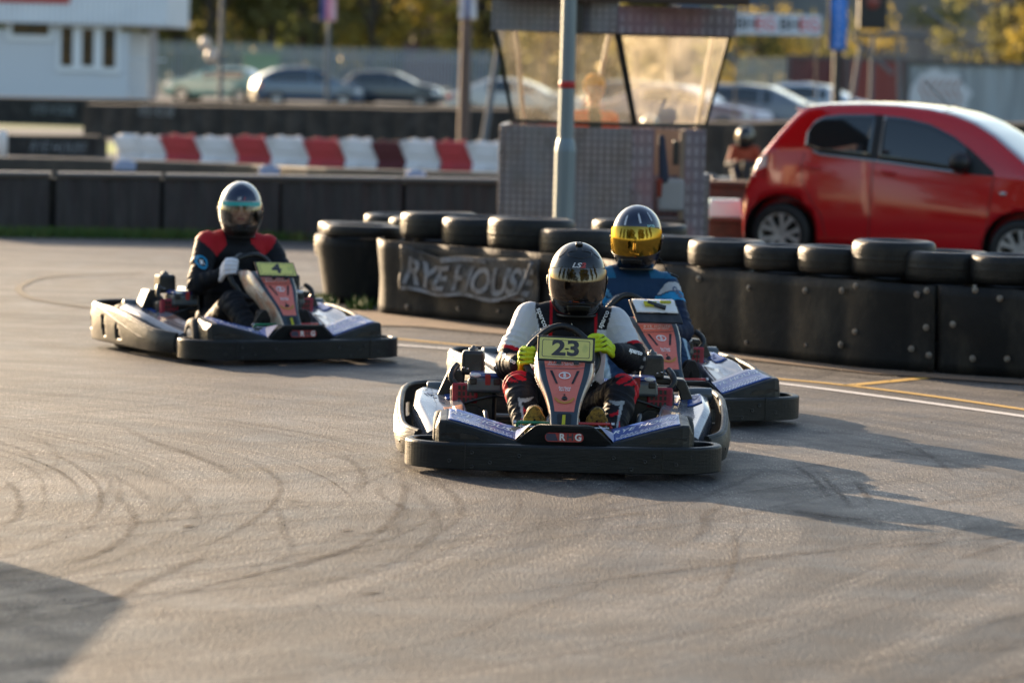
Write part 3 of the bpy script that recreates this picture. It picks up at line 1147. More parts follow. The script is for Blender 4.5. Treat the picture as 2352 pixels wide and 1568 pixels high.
# ================================================================ marshal booth, lamp post
M_plate = pm('checker_plate', (0.30, 0.30, 0.33), 0.42, metal=0.55, col2=(0.20, 0.20, 0.23), vscale=3, rvar=0.2)
M_frame = pm('booth_frame', (0.035, 0.035, 0.032), 0.5)
M_brown = pm('brown_fascia', (0.06, 0.035, 0.025), 0.6)


def tread_plate(name, c1, c2, kx, kz, tint, rough=.4, metal=.35):
    m, t, b = nt(name)
    tc = t.nodes.new('ShaderNodeTexCoord')
    sep = t.nodes.new('ShaderNodeSeparateXYZ'); t.links.new(tc.outputs['Object'], sep.inputs[0])
    def cell(sock, k, off=0.0):
        return math_n(t, 'ABSOLUTE', math_n(t, 'SUBTRACT', math_n(t, 'FRACT', math_n(t, 'ADD', math_n(t, 'MULTIPLY', sock, k), off + 50)), 0.5))
    a = math_n(t, 'LESS_THAN', cell(sep.outputs[0], kx), 0.26); c = math_n(t, 'LESS_THAN', cell(sep.outputs[2], kz), 0.33)
    f = math_n(t, 'MULTIPLY', a, c)
    wear = math_n(t, 'MULTIPLY', f, ramp(t, noise_n(t, 5, 4, .7), [(.3, .45), (.7, 1.0)]))
    col = mixc(t, wear, c1, c2)
    col = mixc(t, ramp(t, noise_n(t, 1.4, 3), [(0.45, 0), (0.6, .6)]), col, tint)
    col = mixc(t, ramp(t, noise_n(t, 7, 6, .7, stretch=(1, 1, .3)), [(0.5, 0), (0.75, .6)]), col, (.07, .06, .055))
    t.links.new(col, b.inputs['Base Color']); b.inputs['Metallic'].default_value = metal
    t.links.new(ramp(t, noise_n(t, 4, 3), [(.3, rough - .12), (.7, rough + .15)]), b.inputs['Roughness'])
    bp = t.nodes.new('ShaderNodeBump'); bp.inputs['Strength'].default_value = .5; bp.inputs['Distance'].default_value = .006
    t.links.new(math_n(t, 'ADD', f, math_n(t, 'MULTIPLY', noise_n(t, 2.2, 3), 2.0)), bp.inputs['Height']); t.links.new(bp.outputs[0], b.inputs['Normal'])
    return m


M_tread = tread_plate('tread_plate', (0.16, 0.13, 0.16), (0.29, 0.26, 0.30), 14, 9.5, (0.25, 0.11, 0.13))
M_plain_plate = tread_plate('plain_plate', (0.20, 0.185, 0.205), (0.36, 0.34, 0.37), 17, 17, (0.22, 0.25, 0.30), .34, .5)  # bluish tint patches put a painted reflection into the plate


def perspex(k=1.0):
    m, t, b = nt('dusty_perspex')
    t.nodes.remove(b)
    out = t.nodes['Material Output']
    tr = t.nodes.new('ShaderNodeBsdfTransparent'); tr.inputs[0].default_value = (0.93, 0.92, 0.86, 1)
    tl = t.nodes.new('ShaderNodeBsdfTranslucent'); tl.inputs[0].default_value = (0.95, 0.86, 0.68, 1)
    gl = t.nodes.new('ShaderNodeBsdfGlossy'); gl.inputs['Roughness'].default_value = 0.12
    nz = ramp(t, noise_n(t, 3.2, 6, 0.7), [(0.35, 0.05 * k), (0.75, 0.24 * k)])
    m1 = t.nodes.new('ShaderNodeMixShader'); t.links.new(nz, m1.inputs[0]); t.links.new(tr.outputs[0], m1.inputs[1]); t.links.new(tl.outputs[0], m1.inputs[2])
    m2 = t.nodes.new('ShaderNodeMixShader'); m2.inputs[0].default_value = 0.06
    t.links.new(m1.outputs[0], m2.inputs[1]); t.links.new(gl.outputs[0], m2.inputs[2]); t.links.new(m2.outputs[0], out.inputs[0])
    return m


M_perspex = perspex()
BY = 34.0
booth = thing('marshal_booth', 'metal clad marshal booth with leaning dusty windows behind the lamp post', 'booth', (P(1390, 280, BY).x, BY, 0))
bo_ = Vector(booth.location)


def bp_(px, py, y):
    return P(px, py, y) - bo_


# lower walls : corner points on plan
fl, fc, fr = P(1160, 283, 34.1), P(1452, 290, 33.8), P(1622, 291, 34.2)
zw = 1.30
def wall_slab(a, b, z0, z1, mat, name, th=.05, nm=None):
    a = Vector((a.x, a.y, 0)) - Vector((bo_.x, bo_.y, 0)); b = Vector((b.x, b.y, 0)) - Vector((bo_.x, bo_.y, 0))
    d = (b - a).normalized(); n = Vector((-d.y, d.x, 0)) * th
    mb = MB()
    q = [a, b, b + n, a + n]
    mb.add([p + Vector((0, 0, z0)) for p in q] + [p + Vector((0, 0, z1)) for p in q], [(3, 2, 1, 0), (4, 5, 6, 7), (0, 1, 5, 4), (1, 2, 6, 5), (2, 3, 7, 6), (3, 0, 4, 7)])
    return mb.build(name, mat, booth, bevel=.004)


f1 = fc.lerp(fr, 0.31); f2 = fc.lerp(fr, 0.72)
wall_slab(fl, fc, 0, zw, M_plain_plate, 'front_panel')
wall_slab(fc + Vector((.006, -.004, 0)), f1, 0, zw - .003, M_tread, 'tread_panel')
wall_slab(f2, fr, 0, zw - .003, M_tread, 'tread_panel')
wall_slab(f2 + Vector((-.045, -.003, 0)), f2 + Vector((-.002, -.003, 0)), 0, zw - .01, pm('tan_trim', (.3, .22, .16), .6), 'trim_post')
bl_, br_ = fl + Vector((.05, 1.7, 0)), fr + Vector((-.02, 1.7, 0))
wall_slab(bl_, br_, 0, zw, M_plain_plate, 'back_panel')
wall_slab(fl + Vector((0, .06, 0)), bl_, 0, zw, M_plain_plate, 'side_panel')
wall_slab(br_, fr + Vector((0, .06, 0)), 0, zw - .4, M_plain_plate, 'side_panel')
# sill and dark kit inside the opening
mb = MB(); mb.box(Vector(((f1.x + f2.x) / 2, fc.y + .5, .25)) - bo_, (.32, .5, .5))
mb.build('inner_locker', M_brown, booth, bevel=.01)
mb = MB(); mb.box(Vector(((f1.x + f2.x) / 2 + .02, fc.y + .2, .72)) - bo_, (.23, .12, .29))
mb.build('grey_cabinet', pm('cabinet_grey', (.33, .33, .34), .4), booth, bevel=.03)
mb = MB(); mb.box(Vector(((f1.x + f2.x) / 2 + .0, fc.y + .75, 1.08)) - bo_, (.34, .03, .4))
mb.build('tan_board', pm('tan_board', (.4, .27, .19), .6), booth)
mb = MB(); mb.box(Vector((f2.x - .08, fc.y + .3, 1.09)) - bo_, (.055, .1, .22))
mb.build('radio_handset', M_frame, booth, bevel=.015)


M_perspex_clear = perspex(.5)


def pane(tl, tr, br, bl, name, mat=None):
    q = [bp_(*tl), bp_(*tr), bp_(*br), bp_(*bl)]
    mb = MB()
    mb.add(q, [(3, 2, 1, 0)])
    o = mb.build(name, mat or M_perspex, booth)
    mb = MB()
    for i in range(4):
        a, b = q[i], q[(i + 1) % 4]
        mb.sweep([a, b], [(-.016, -.016), (.016, -.016), (.016, .016), (-.016, .016)], up=Vector((0, 1, 0)), smooth=False)
    mb.build('window_frame', M_frame, booth)


pane((1136, 66, 33.7), (1414, 76, 33.3), (1456, 287, 33.85), (1178, 277, 34.15), 'left_window', M_perspex_clear)
pane((1422, 78, 33.3), (1676, 84, 33.8), (1620, 289, 34.25), (1460, 287, 33.85), 'right_window')
mb = MB()
jx = f1.x + .06; jy = fc.y + .16
mb.limb(Vector((jx, jy, 1.22)) - bo_, Vector((jx + .03, jy, .86)) - bo_, .03, .045)
mb.build('hanging_jacket', pm('jacket_navy', (.03, .04, .07), .8), booth)
mb = MB(); mb.limb(Vector((jx - .01, jy - .03, .84)) - bo_, Vector((jx - .01, jy - .03, .72)) - bo_, .028, .022)
mb.build('hanging_cloth', pm('cloth_orange', (.25, .04, .02), .8), booth)
# rear posts
mb = MB()
for px, px2 in ((1185, 1205), (1402, 1352), (1640, 1600)):
    mb.tube([P(px, 70, 35.9) - bo_, P(px2, 300, 35.7) - bo_], .022, 8)
mb.build('rear_post', pm('pole_tan', (.4, .3, .2), .6), booth)
# header and roof
mb = MB()
zt0 = P(1400, 76, 33.4).z
c1, c2, c3 = P(1127, 60, 33.6), P(1418, 70, 33.2), P(1690, 78, 33.7)
def header(a, b, z0, z1, mat, nm):
    mb = MB()
    a0 = a - bo_; b0 = b - bo_
    d = Vector((b0.x - a0.x, b0.y - a0.y, 0)).normalized(); n = Vector((-d.y, d.x, 0)) * .06
    vs = []
    for z in (z0, z1):
        for p in (a0, b0, b0 + n, a0 + n):
            vs.append(Vector((p.x, p.y, z)))
    mb.add(vs, [(3, 2, 1, 0), (4, 5, 6, 7), (0, 1, 5, 4), (1, 2, 6, 5), (2, 3, 7, 6), (3, 0, 4, 7)])
    return mb.build(nm, mat, booth)
header(c1, c2 + Vector((-.002, 0, 0)), zt0 - .0, zt0 + .27, M_plain_plate, 'header_panel')
header(c2 + Vector((.004, 0, 0)), c3, zt0 - .003, zt0 + .235, M_tread, 'header_panel')
mb = MB(); mb.box(((c1.x + c3.x) / 2 - bo_.x, 34.35 - bo_.y, zt0 + .62), (c3.x - c1.x + .16, 2.4, .10), rot=Matrix.Rotation(R(15), 3, 'X')); mb.box(((c1.x + c3.x) / 2 - bo_.x, 33.16 - bo_.y, zt0 + .34), (c3.x - c1.x + .16, .05, .16)); mb.build('roof', M_brown, booth, bevel=.01)  # invented pitch: slab rises rearward so the sun reaches the panes
mb = MB(); mb.box((c2.x - bo_.x - .33, 33.24 - bo_.y, zt0 + .13), (.07, .06, .3)); mb.build('header_clip', M_frame, booth)

# lamp post
M_galv = pm('galvanised', (0.20, 0.25, 0.28), 0.45, metal=0.4, col2=(0.27, 0.31, 0.33), vscale=2, stretch=(3, 3, .4))
lp = P(1293, 590, 31.5)
post = thing('lamp_post', 'grey steel lamp post with a red band in front of the booth', 'lamp post', (lp.x, lp.y, 0))
zc = P(1297, 335, 31.5).z
mb = MB(); mb.lathe([(.09, 0), (.088, zc - .04), (.078, zc + .02), (.066, zc + .06), (.062, zc + 1.0), (.05, 6.0)], 10, smooth=False); mb.build('shaft', M_galv, post, bevel=.006)
mb = MB(); zr = P(1303, 193, 31.5).z; mb.lathe([(.0635, zr - .035), (.067, zr - .033), (.067, zr + .02), (.0635, zr + .022)], 16, cap=False); mb.build('red_band', pm('red_tape', (.5, .02, .02), .5), post)
mb = MB(); mb.tube([(0, 0, 6), (.2, -.1, 6.25), (.7, -.3, 6.35)], .04); mb.box((.95, -.4, 6.35), (.5, .25, .1)); mb.build('lamp_head', M_galv, post)

# low brown wall and pallet beside the booth
M_brick = pm('brown_wall', (0.10, 0.052, 0.04), .85, col2=(.06, .04, .032), vscale=6, bump=.3)
p = P(1675, 420, 39)
mb = MB(); mb.box((0, 0, .33), (.9, .4, .66)); mb.box((0, -.02, .69), (.96, .46, .05)); mb.box((0, -.22, .24), (.92, .03, .16))
o = mb.build('low_wall', M_brick, bevel=.01); o.location = (p.x - .02, 39, 0)
tag(o, 'low brown wall between the booth and the red car', 'wall')
p = P(1664, 480, 36.6)
mb = MB(); mb.box((0, 0, 0), (.33, .3, .15), taper=.92); mb.box((0, 0, .085), (.3, .26, .02))
o = mb.build('white_crate', pm('crate_white', (.5, .78, .88), .6), bevel=.02); o.location = (p.x, 36.6, p.z)
tag(o, 'white plastic crate standing by the booth beside the red car', 'crate')
mb = MB(); mb.box((0, 0, p.z / 2 - .05), (.44, .4, p.z - .09)); mb.box((0, 0, p.z - .1), (.5, .46, .03))
o = mb.build('wooden_box', M_brick, bevel=.01); o.location = (p.x + .02, 36.6, 0)
tag(o, 'reddish wooden box under the white crate', 'box')

# ================================================================ cars
M_glass = pm('car_glass', (0.012, 0.018, 0.022), 0.04, spec=0.9, coat=0.5)
M_black = pm('black_trim', (0.012, 0.012, 0.013), 0.45)
M_chrome = pm('chrome', (0.5, 0.5, 0.52), 0.2, metal=0.9)
M_alloy = pm('alloy', (0.55, 0.52, 0.50), 0.4, metal=0.4)
M_tyre2 = pm('road_tyre', (0.015, 0.015, 0.016), 0.65)


def wheel_mb(r=.29, w=.19, spokes=5):
    """wheel around the y axis, outer face at -y"""
    ty = MB()
    ty.lathe([(r * .66, -w / 2 + .01), (r * .7, -w / 2), (r * .93, -w / 2), (r, -w * .3), (r, w * .3), (r * .93, w / 2), (r * .6, w / 2)], 40, ax='y', cap=False)
    rim = MB()
    rim.lathe([(r * .69, -w / 2 + .004), (r * .64, -w / 2 + .006), (r * .62, -w * .3), (r * .60, w * .3)], 40, ax='y', cap=False)
    rim.lathe([(.001, -w * .33), (.03, -w * .33), (.035, -w * .3), (.035, 0)], 16, ax='y', cap=False)
    for k in range(spokes):
        for sg in (-1, 1):
            a0 = 2 * math.pi * k / spokes + sg * .10; a1 = 2 * math.pi * k / spokes + sg * .30
            rim.sweep([(.02 * math.cos(a0), -w * .30, .02 * math.sin(a0)), (r * .35 * math.cos((a0 + a1) / 2), -w * .37, r * .35 * math.sin((a0 + a1) / 2)),
                       (r * .66 * math.cos(a1), -w * .42, r * .66 * math.sin(a1))], [(-.020, -.012), (.020, -.012), (.020, .012), (-.020, .012)], up=Vector((0, 1, 0)), smooth=False, scale=[1.2, .9, 1.2])
    disc = MB(); disc.lathe([(.001, .0), (r * .6, 0.0)], 24, ax='y', cap=False)
    return ty, rim, disc


class Car:
    """x = forward from the rear bumper, y = left/right, z up"""
    def __init__(s, L, W, roof, belt, wb, r=.29, ends=(.10, .16), zb=.2, tum=.34):
        s.L, s.W, s.roof, s.belt, s.wb, s.r, s.ends, s.zb, s.tum = L, W, roof, belt, wb, r, ends, zb, tum
        s.rx = [p[0] for p in roof]; s.rz = [p[1] for p in roof]

    def zt(s, x): return interp(x, s.rx, s.rz)

    def hw(s, x):
        t = x / s.L * 2 - 1
        e = s.ends[0] if t < 0 else s.ends[1]
        return s.W / 2 * (1 - e * abs(t) ** 5 - e * .25 * t * t) * (1 if 0.02 < x < s.L - .02 else .97)

    def sec(s, x):
        zt = s.zt(x); w = s.hw(x); zb = s.zb
        be = min(interp(x, [p[0] for p in s.belt], [p[1] for p in s.belt]), zt - .06)
        pts = [(w * .80, zb), (w * .955, zb + .02), (w * .985, zb + .10), (w, zb + (be - zb) * .45), (w * .995, zb + (be - zb) * .62), (w * .985, zb + (be - zb) * .72), (w * .965, be)]
        top = zt - .045
        n = 5
        for i in range(1, n + 1):
            z = be + (top - be) * i / n
            pts.append((w * .965 - (z - be) * s.tum - .012 * math.sin(math.pi * i / n) * -1, z))
        wt = pts[-1][0]
        pts += [(wt * .965, zt - .02), (wt * .90, zt - .003), (wt * .7, zt + .006), (wt * .35, zt + .012)]
        return pts

    def side(s, x, z, off=0.003):
        p = s.sec(x)
        zs = [q[1] for q in p]; ws = [q[0] for q in p]
        return Vector((x, -(interp(z, zs, ws) + off), z))

    def top(s, x, f, off=0.004):
        p = s.sec(x)
        # f from 0 (centre) to 1 (edge)
        ws = [q[0] for q in p][11:][::-1]; zs = [q[1] for q in p][11:][::-1]
        y = ws[-1] * f
        return Vector((x, -y, interp(abs(y), ws, zs) + off)) if y > 0 else Vector((x, 0, zs[0] + .002 + off))

    def body(s, n=70, arch=True):
        mb = MB(); rs = []
        xs = [0, .012, .04, .08] + lin(.14, s.L - .14, n) + [s.L - .08, s.L - .04, s.L - .012, s.L]
        for k, x in enumerate(xs):
            p = s.sec(max(.02, min(s.L - .02, x)))
            e = min(x, s.L - x); kf = 1.0
            if e < .04: kf = .90 + .10 * (e / .04) ** .5
            c = .55
            ring = [Vector((x, -a * kf, c + (b - c) * kf)) for a, b in p] + [Vector((x, a * kf, c + (b - c) * kf)) for a, b in p[::-1]]
            rs.append(ring)
        mb.rings(rs, 0, True)
        return mb


def bake_bool(o, cutters):
    for c in cutters:
        md = o.modifiers.new('b', 'BOOLEAN'); md.operation = 'DIFFERENCE'; md.solver = 'EXACT'; md.object = c
    dg = bpy.context.evaluated_depsgraph_get(); dg.update()
    me = bpy.data.meshes.new_from_object(o.evaluated_get(dg))
    o.modifiers.clear(); old = o.data; o.data = me; bpy.data.meshes.remove(old)
    for c in cutters:
        d = c.data; bpy.data.objects.remove(c); bpy.data.meshes.remove(d)


def car_parts(car, root, paint_m, wheels=True, arch=False, windows=(), wind=None, rear=None, lights=True):
    b = car.body().build('body', paint_m, root)
    xr, xf = car.wb
    if arch:
        cut = []
        for x in (xr, xf):
            for sg in (-1, 1):
                mb = MB(); mb.lathe([(.0, -.17), (car.r + .055, -.17), (car.r + .055, .17), (.0, .17)][1:3], 40, ax='y')
                o = mb.build('cut', paint_m, root); o.location = (x, sg * (car.W / 2 - .1), car.r + .02); cut.append(o)
        bake_bool(b, cut)
    for x in (xr, xf):
        for sg in (-1, 1):
            mb = MB(); mb.lathe([(car.r + .054, -.12), (car.r + .054, .16), (.01, .16)], 32, ax='y', cap=False)
            o = mb.build('wheel_arch', M_black, root); o.location = (x, sg * (car.W / 2 - .12), car.r + .02)
            if sg > 0: o.rotation_euler = (0, 0, math.pi)
            if not arch: o.scale = (1, 1, 1); o.location = (x, sg * (car.W / 2 - .115 + .0), car.r)
    ty, rim, disc = wheel_mb(car.r)
    for x in (xr, xf):
        for sg in (-1, 1):
            w = bpy.data.objects.new('wheel', None); C.objects.link(w); w.parent = root
            w.location = (x, sg * (car.W / 2 - .10), car.r); w.rotation_euler = (0, 0, 0 if sg < 0 else math.pi)
            for nm, q, m in (('tyre', ty, M_tyre2), ('rim', rim, M_alloy), ('brake_disc', disc, M_black)):
                q.build(nm, m, w)
    for (nm, x0, x1, lo, hi) in windows:
        for sg in (1, -1):
            mb = MB()
            def fn(u, v):
                x = x0 + (x1 - x0) * u
                z = lo(x) + (hi(x) - lo(x)) * v
                q = car.side(x, z, .004)
                return Vector((q.x, q.y * sg, q.z))
            mb.grid(fn, lin(0, 1, 24), lin(0, 1, 8))
            mb.build(nm, M_glass, root, solid=.002)
    if wind:
        for nm, (xa, xb, w0, w1) in wind.items():
            mb = MB()
            mb.grid(lambda u, v: (lambda q: Vector((q.x, q.y * (1 if v >= 0 else -1), q.z)))(car.top(xa + (xb - xa) * u, abs(v) * (w0 + (w1 - w0) * u), .005)), lin(0, 1, 16), lin(-1, 1, 17))
            mb.build(nm, M_glass, root)
    return b


# ---- the red car
M_redpaint = pm('red_paint', (0.60, 0.006, 0.010), 0.16, coat=1.0, spec=.5)
M_light = pm('tail_lamp', (0.5, 0.02, 0.02), 0.15, coat=1.0)
M_lclear = pm('clear_lamp', (0.75, 0.72, 0.70), 0.12, coat=1.0)
roof = [(0, .62), (.05, .78), (.12, .93), (.19, 1.06), (.29, 1.20), (.39, 1.33), (.48, 1.435), (.56, 1.485), (.75, 1.515), (1.1, 1.54), (1.4, 1.545), (1.7, 1.53), (1.95, 1.49), (2.15, 1.425),
        (2.35, 1.32), (2.55, 1.18), (2.72, 1.055), (2.85, .98), (3.05, .93), (3.25, .86), (3.37, .77), (3.45, .62)]
red = Car(3.45, 1.62, roof, [(0, .9), (.3, 1.02), (.7, 1.07), (1.2, 1.05), (2.2, .95), (2.7, .90), (3.4, .8)], (.42, .42 + 2.27), r=.29, zb=.2)
rw = P(1797, 537, 35.7); fw = P(2345, 577, 34.9)
root = thing('parked_car', 'red five door hatchback parked behind the tyre wall on the right', 'car')
dx = fw - rw
yaw = math.atan2(dx.y, dx.x); pitch = math.asin(dx.z / dx.length)
root.rotation_euler = (0, -pitch, yaw)
# near side is local -y; hub at (.42,-.71,.29)
root.location = rw - (Matrix.Rotation(yaw, 3, 'Z') @ Matrix.Rotation(-pitch, 3, 'Y')) @ Vector((.42, -.71, .29))
wl = lambda x: interp(x, [.6, .75, 1.2, 2.2, 2.45], [1.12, 1.06, 1.04, .97, .965])
wh = lambda x: interp(x, [.60, .66, .75, .9, 1.2, 1.5, 1.75, 2.0, 2.2, 2.42], [1.24, 1.355, 1.405, 1.43, 1.447, 1.435, 1.39, 1.285, 1.15, .975])
car_parts(red, root, M_redpaint, arch=True,
          windows=[('rear_side_window', .60, 1.235, wl, wh), ('front_side_window', 1.31, 2.20, wl, wh)],
          wind={'windscreen': (1.86, 2.74, .93, .97), 'rear_window': (.50, .17, .80, .86)})
M_win2 = M_glass
mb = MB()
for sg in (1, -1):
    def q(x, z, o=.006):
        p = red.side(x, z, o); return Vector((p.x, p.y * sg, p.z))
    mb.grid(lambda u, v: q(1.236 + .073 * u, wl(1.27) + .0 + (wh(1.27) - wl(1.27)) * v, .006), [0, .5, 1], lin(0, 1, 6))
    mb.grid(lambda u, v: q(2.12 + .28 * u, wl(2.12 + .28 * u) - .01 + (wh(2.12 + .28 * u) - wl(2.12 + .28 * u) + .015) * v, .0055), lin(0, 1, 6), lin(0, 1, 4))
mb.each('window_pillar', M_black, root)
mb = MB()
for sg in (1, -1):
    mb.tube([Vector((p.x, p.y * sg, p.z)) for p in [red.side(x, wl(x) - .012, .002) for x in lin(.68, 2.12, 20)]], .013, 6)
mb.each('chrome_strip', M_chrome, root)
mb = MB()
for sg in (1, -1):
    for xs in ((1.27, .95, .25), (2.36, .93, .30)):
        mb.tube([Vector((p.x, p.y * sg, p.z)) for p in [red.side(xs[0] + (.06 * (z - .25) if xs[0] > 2 else 0), z, .001) for z in lin(xs[2], wl(xs[0]) - .02, 14)]], .0035, 5)
    mb.tube([Vector((p.x, p.y * sg, p.z)) for p in [red.side(x, z, .001) for x, z in ((.60, 1.05), (.58, .95), (.60, .8), (.70, .62), (.80, .5), (.86, .3))]], .0035, 5)
mb.each('door_seam', M_black, root)
mb = MB()
for x in (.70, 1.42):
    p = red.side(x, .93, .012)
    mb.ball((p.x, p.y - .006, p.z), (.08, .018, .018), rot=Matrix.Rotation(.1, 3, 'Y')); mb.ball((p.x, p.y + .010, p.z - .028), (.06, .004, .016))
mb.each('door_handle', M_redpaint, root)
mb = MB()
q0 = red.side(2.10, 1.04, .0)
mb.ball((q0.x, q0.y - .10, q0.z + .02), (.10, .11, .095)); mb.limb((q0.x + .06, q0.y, q0.z - .03), (q0.x + .02, q0.y - .08, q0.z), .02, .025)
mb.build('wing_mirror', M_black, root)
mb = MB()
mb.grid(lambda u, v: red.side(.07 + .05 * v + .17 * u * (1 - .3 * v), .80 + .28 * v, .006 + .012 * math.sin(math.pi * v)), lin(0, 1, 6), lin(0, 1, 8))
mb.build('tail_lamp', M_light, root)
mb = MB()
mb.grid(lambda u, v: red.side(.14 + .10 * u, .86 + .11 * v + .05 * u, .019), lin(0, 1, 6), lin(0, 1, 6))
mb.build('lamp_lens', M_lclear, root)
# sun glare painted as a white sheet over roof and spoiler; aerial
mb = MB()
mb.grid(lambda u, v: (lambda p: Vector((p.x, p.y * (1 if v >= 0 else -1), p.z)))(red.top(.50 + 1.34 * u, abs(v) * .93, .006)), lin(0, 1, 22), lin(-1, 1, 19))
M_roof_glare = pm('white_roof_glare', (.78, .76, .74), .3, coat=1)
mb.build('roof_glare', M_roof_glare, root)
mb = MB(); mb.box((.50, 0, 1.452), (.16, 1.02, .03)); mb.build('spoiler', M_roof_glare, root, bevel=.012)
mb = MB(); mb.limb((1.82, 0, 1.475), (1.78, 0, 1.51), .018, .01); mb.tube([(1.80, 0, 1.50), (1.50, 0, 1.78)], .005, 6); mb.build('aerial', M_black, root)
mb = MB(); p = red.side(2.50, .80, .004); mb.ball((p.x, p.y, p.z), (.035, .006, .02)); mb.build('wing_badge', M_chrome, root)
mb = MB()
mb.grid(lambda u, v: red.side(3.05 + .30 * u, .66 + .13 * v, .006), lin(0, 1, 6), lin(0, 1, 5)); mb.build('headlamp', M_lclear, root)

# ---- parked cars far behind
SUV = [(0, .6), (.05, .9), (.14, 1.08), (.45, 1.3), (.8, 1.46), (1.2, 1.54), (1.7, 1.565), (2.2, 1.53), (2.6, 1.42), (3.0, 1.2), (3.3, 1.04), (3.9, .94), (4.2, .82), (4.3, .6)]
HATCH = [(0, .6), (.05, .85), (.12, 1.0), (.35, 1.2), (.6, 1.4), (.85, 1.45), (1.6, 1.48), (2.2, 1.42), (2.7, 1.2), (3.05, 1.02), (3.6, .93), (3.95, .8), (4.05, .55)]
SALOON = [(0, .6), (.06, .9), (.5, 1.0), (.9, 1.2), (1.3, 1.38), (1.8, 1.43), (2.3, 1.4), (2.8, 1.22), (3.2, 1.0), (3.9, .9), (4.4, .78), (4.5, .55)]
bw = lambda z: (lambda x: z)


def far_car(px, top, y, prof, col, lab, flip=False, yaw=0, z0=None):
    L = prof[-1][0]
    H = max(p[1] for p in prof)
    car = Car(L, 1.75, prof, [(0, .95), (L * .5, .96), (L, .82)], (L * .19, L * .80), r=.32, zb=.25)
    root = thing('parked_car', lab, 'car', group='cars parked beyond the track')
    m = pm('car_paint', col, .3, coat=1)
    i0 = next(i for i, p in enumerate(prof) if p[1] > 1.25); x0 = prof[i0][0]
    x1 = [p[0] for p in prof if p[1] > 1.2][-1]
    hi = lambda x: max(car.zt(x) - .10, .99)
    car_parts(car, root, m, windows=[('side_window', x0 + .05, L * .49, bw(.99), hi), ('side_window', L * .51, x1 + .12, bw(.98), hi)],
              wind={'windscreen': (x1 - .25, x1 + .42, .9, .95), 'rear_window': (x0 - .02, max(.1, x0 - .26), .85, .85)})
    p = P(px, top, y)
    mb = MB()
    for sg in (1, -1):
        mb.grid(lambda u, v: (lambda q: Vector((q.x, q.y * sg, q.z)))(car.side(L - .35 + .28 * u, .62 + .14 * v, .01)), lin(0, 1, 4), lin(0, 1, 4))
    mb.each('headlamp', M_lclear, root)
    mb = MB()
    for sg in (1, -1):
        mb.grid(lambda u, v: (lambda q: Vector((q.x, q.y * sg, q.z)))(car.side(.06 + .2 * u, .72 + .18 * v, .01)), lin(0, 1, 4), lin(0, 1, 4))
    mb.each('tail_lamp', M_light, root)
    a = R(yaw) + (math.pi if flip else 0)
    root.rotation_euler = (0, 0, a)
    off = Matrix.Rotation(a, 3, 'Z') @ Vector((L / 2, 0, 0))
    root.location = (p.x - off.x, y - off.y, 0)
    return root


far_car(497, 168, 158, HATCH, (.14, .27, .27), 'pale teal hatchback parked nearest the white building', flip=True, yaw=-12)
far_car(705, 158, 150, SUV, (.07, .11, .17), 'tall blue grey hatchback parked between the teal and the dark cars', yaw=14)
far_car(905, 172, 152, HATCH, (.035, .045, .06), 'dark grey hatchback at the right end of the three left cars', yaw=-8)
far_car(1195, 180, 120, SALOON, (.55, .52, .5), 'white car seen through the left booth window', yaw=-10)
far_car(1500, 182, 112, HATCH, (.10, .11, .12), 'dark car seen through the right booth window', yaw=-8)
far_car(1760, 180, 102, HATCH, (.13, .16, .2), 'slate grey hatchback parked right of the booth', yaw=-14)
far_car(1890, 180, 122, HATCH, (.45, .52, .62), 'pale silver car parked behind the slate grey hatchback', yaw=-16)
far_car(1575, 205, 100, SALOON, (.34, .24, .26), 'low pinkish car whose bonnet shows beside the booth', yaw=-24)

# ================================================================ far buildings, fences, containers
def clad_mat():
    m, t, b = nt('corrugated_cladding')
    tc = t.nodes.new('ShaderNodeTexCoord'); sep = t.nodes.new('ShaderNodeSeparateXYZ'); t.links.new(tc.outputs['Object'], sep.inputs[0])
    f = math_n(t, 'FRACT', math_n(t, 'ADD', math_n(t, 'MULTIPLY', sep.outputs[0], 5.0), 500))
    f = math_n(t, 'ABSOLUTE', math_n(t, 'SUBTRACT', f, .5))
    bp = t.nodes.new('ShaderNodeBump'); bp.inputs['Strength'].default_value = 1; bp.inputs['Distance'].default_value = .08
    t.links.new(f, bp.inputs['Height']); t.links.new(bp.outputs[0], b.inputs['Normal'])
    t.links.new(mixc(t, ramp(t, noise_n(t, .6, 3), [(.4, 0), (.6, 1)]), (0.76, 0.79, 0.84), (0.82, 0.85, 0.90)), b.inputs['Base Color'])
    b.inputs['Roughness'].default_value = .5
    return m
M_clad = clad_mat()
Y = 143
def rect3(x0, x1, y0, y1, y):      # photo rect -> centre, size
    a, b = P(x0, y0, y), P(x1, y1, y)
    return (a + b) / 2, abs(b.x - a.x), abs(a.z - b.z)
club = thing('club_building', 'white corrugated two storey club building at the top left', 'building', (P(150, 200, Y).x, Y, 0))
co = Vector(club.location)
def cbox(x0, x1, y0, y1, dy, depth, mat, nm, parent=None, ylev=Y):
    c, w, h = rect3(x0, x1, y0, y1, ylev + dy)
    mb = MB(); mb.box((c.x - co.x, dy + depth / 2, c.z), (w, depth, h))
    return mb.build(nm, mat, parent or club, bevel=.02)
cbox(-260, 293, 60, 263, 0, 8, pm('render_grey', (.68, .70, .74), .6), 'ground_floor')
cbox(-260, 383, -150, 61, -.6, 9.5, M_clad, 'upper_floor')
cbox(-10, 160, -14, 9, -.68, .06, pm('red_sign', (.5, .05, .05), .5), 'sign_board')
M_lit = pm('dark_pane', (0.03, 0.025, 0.02), .1, col2=(.12, .06, .02), vscale=2)
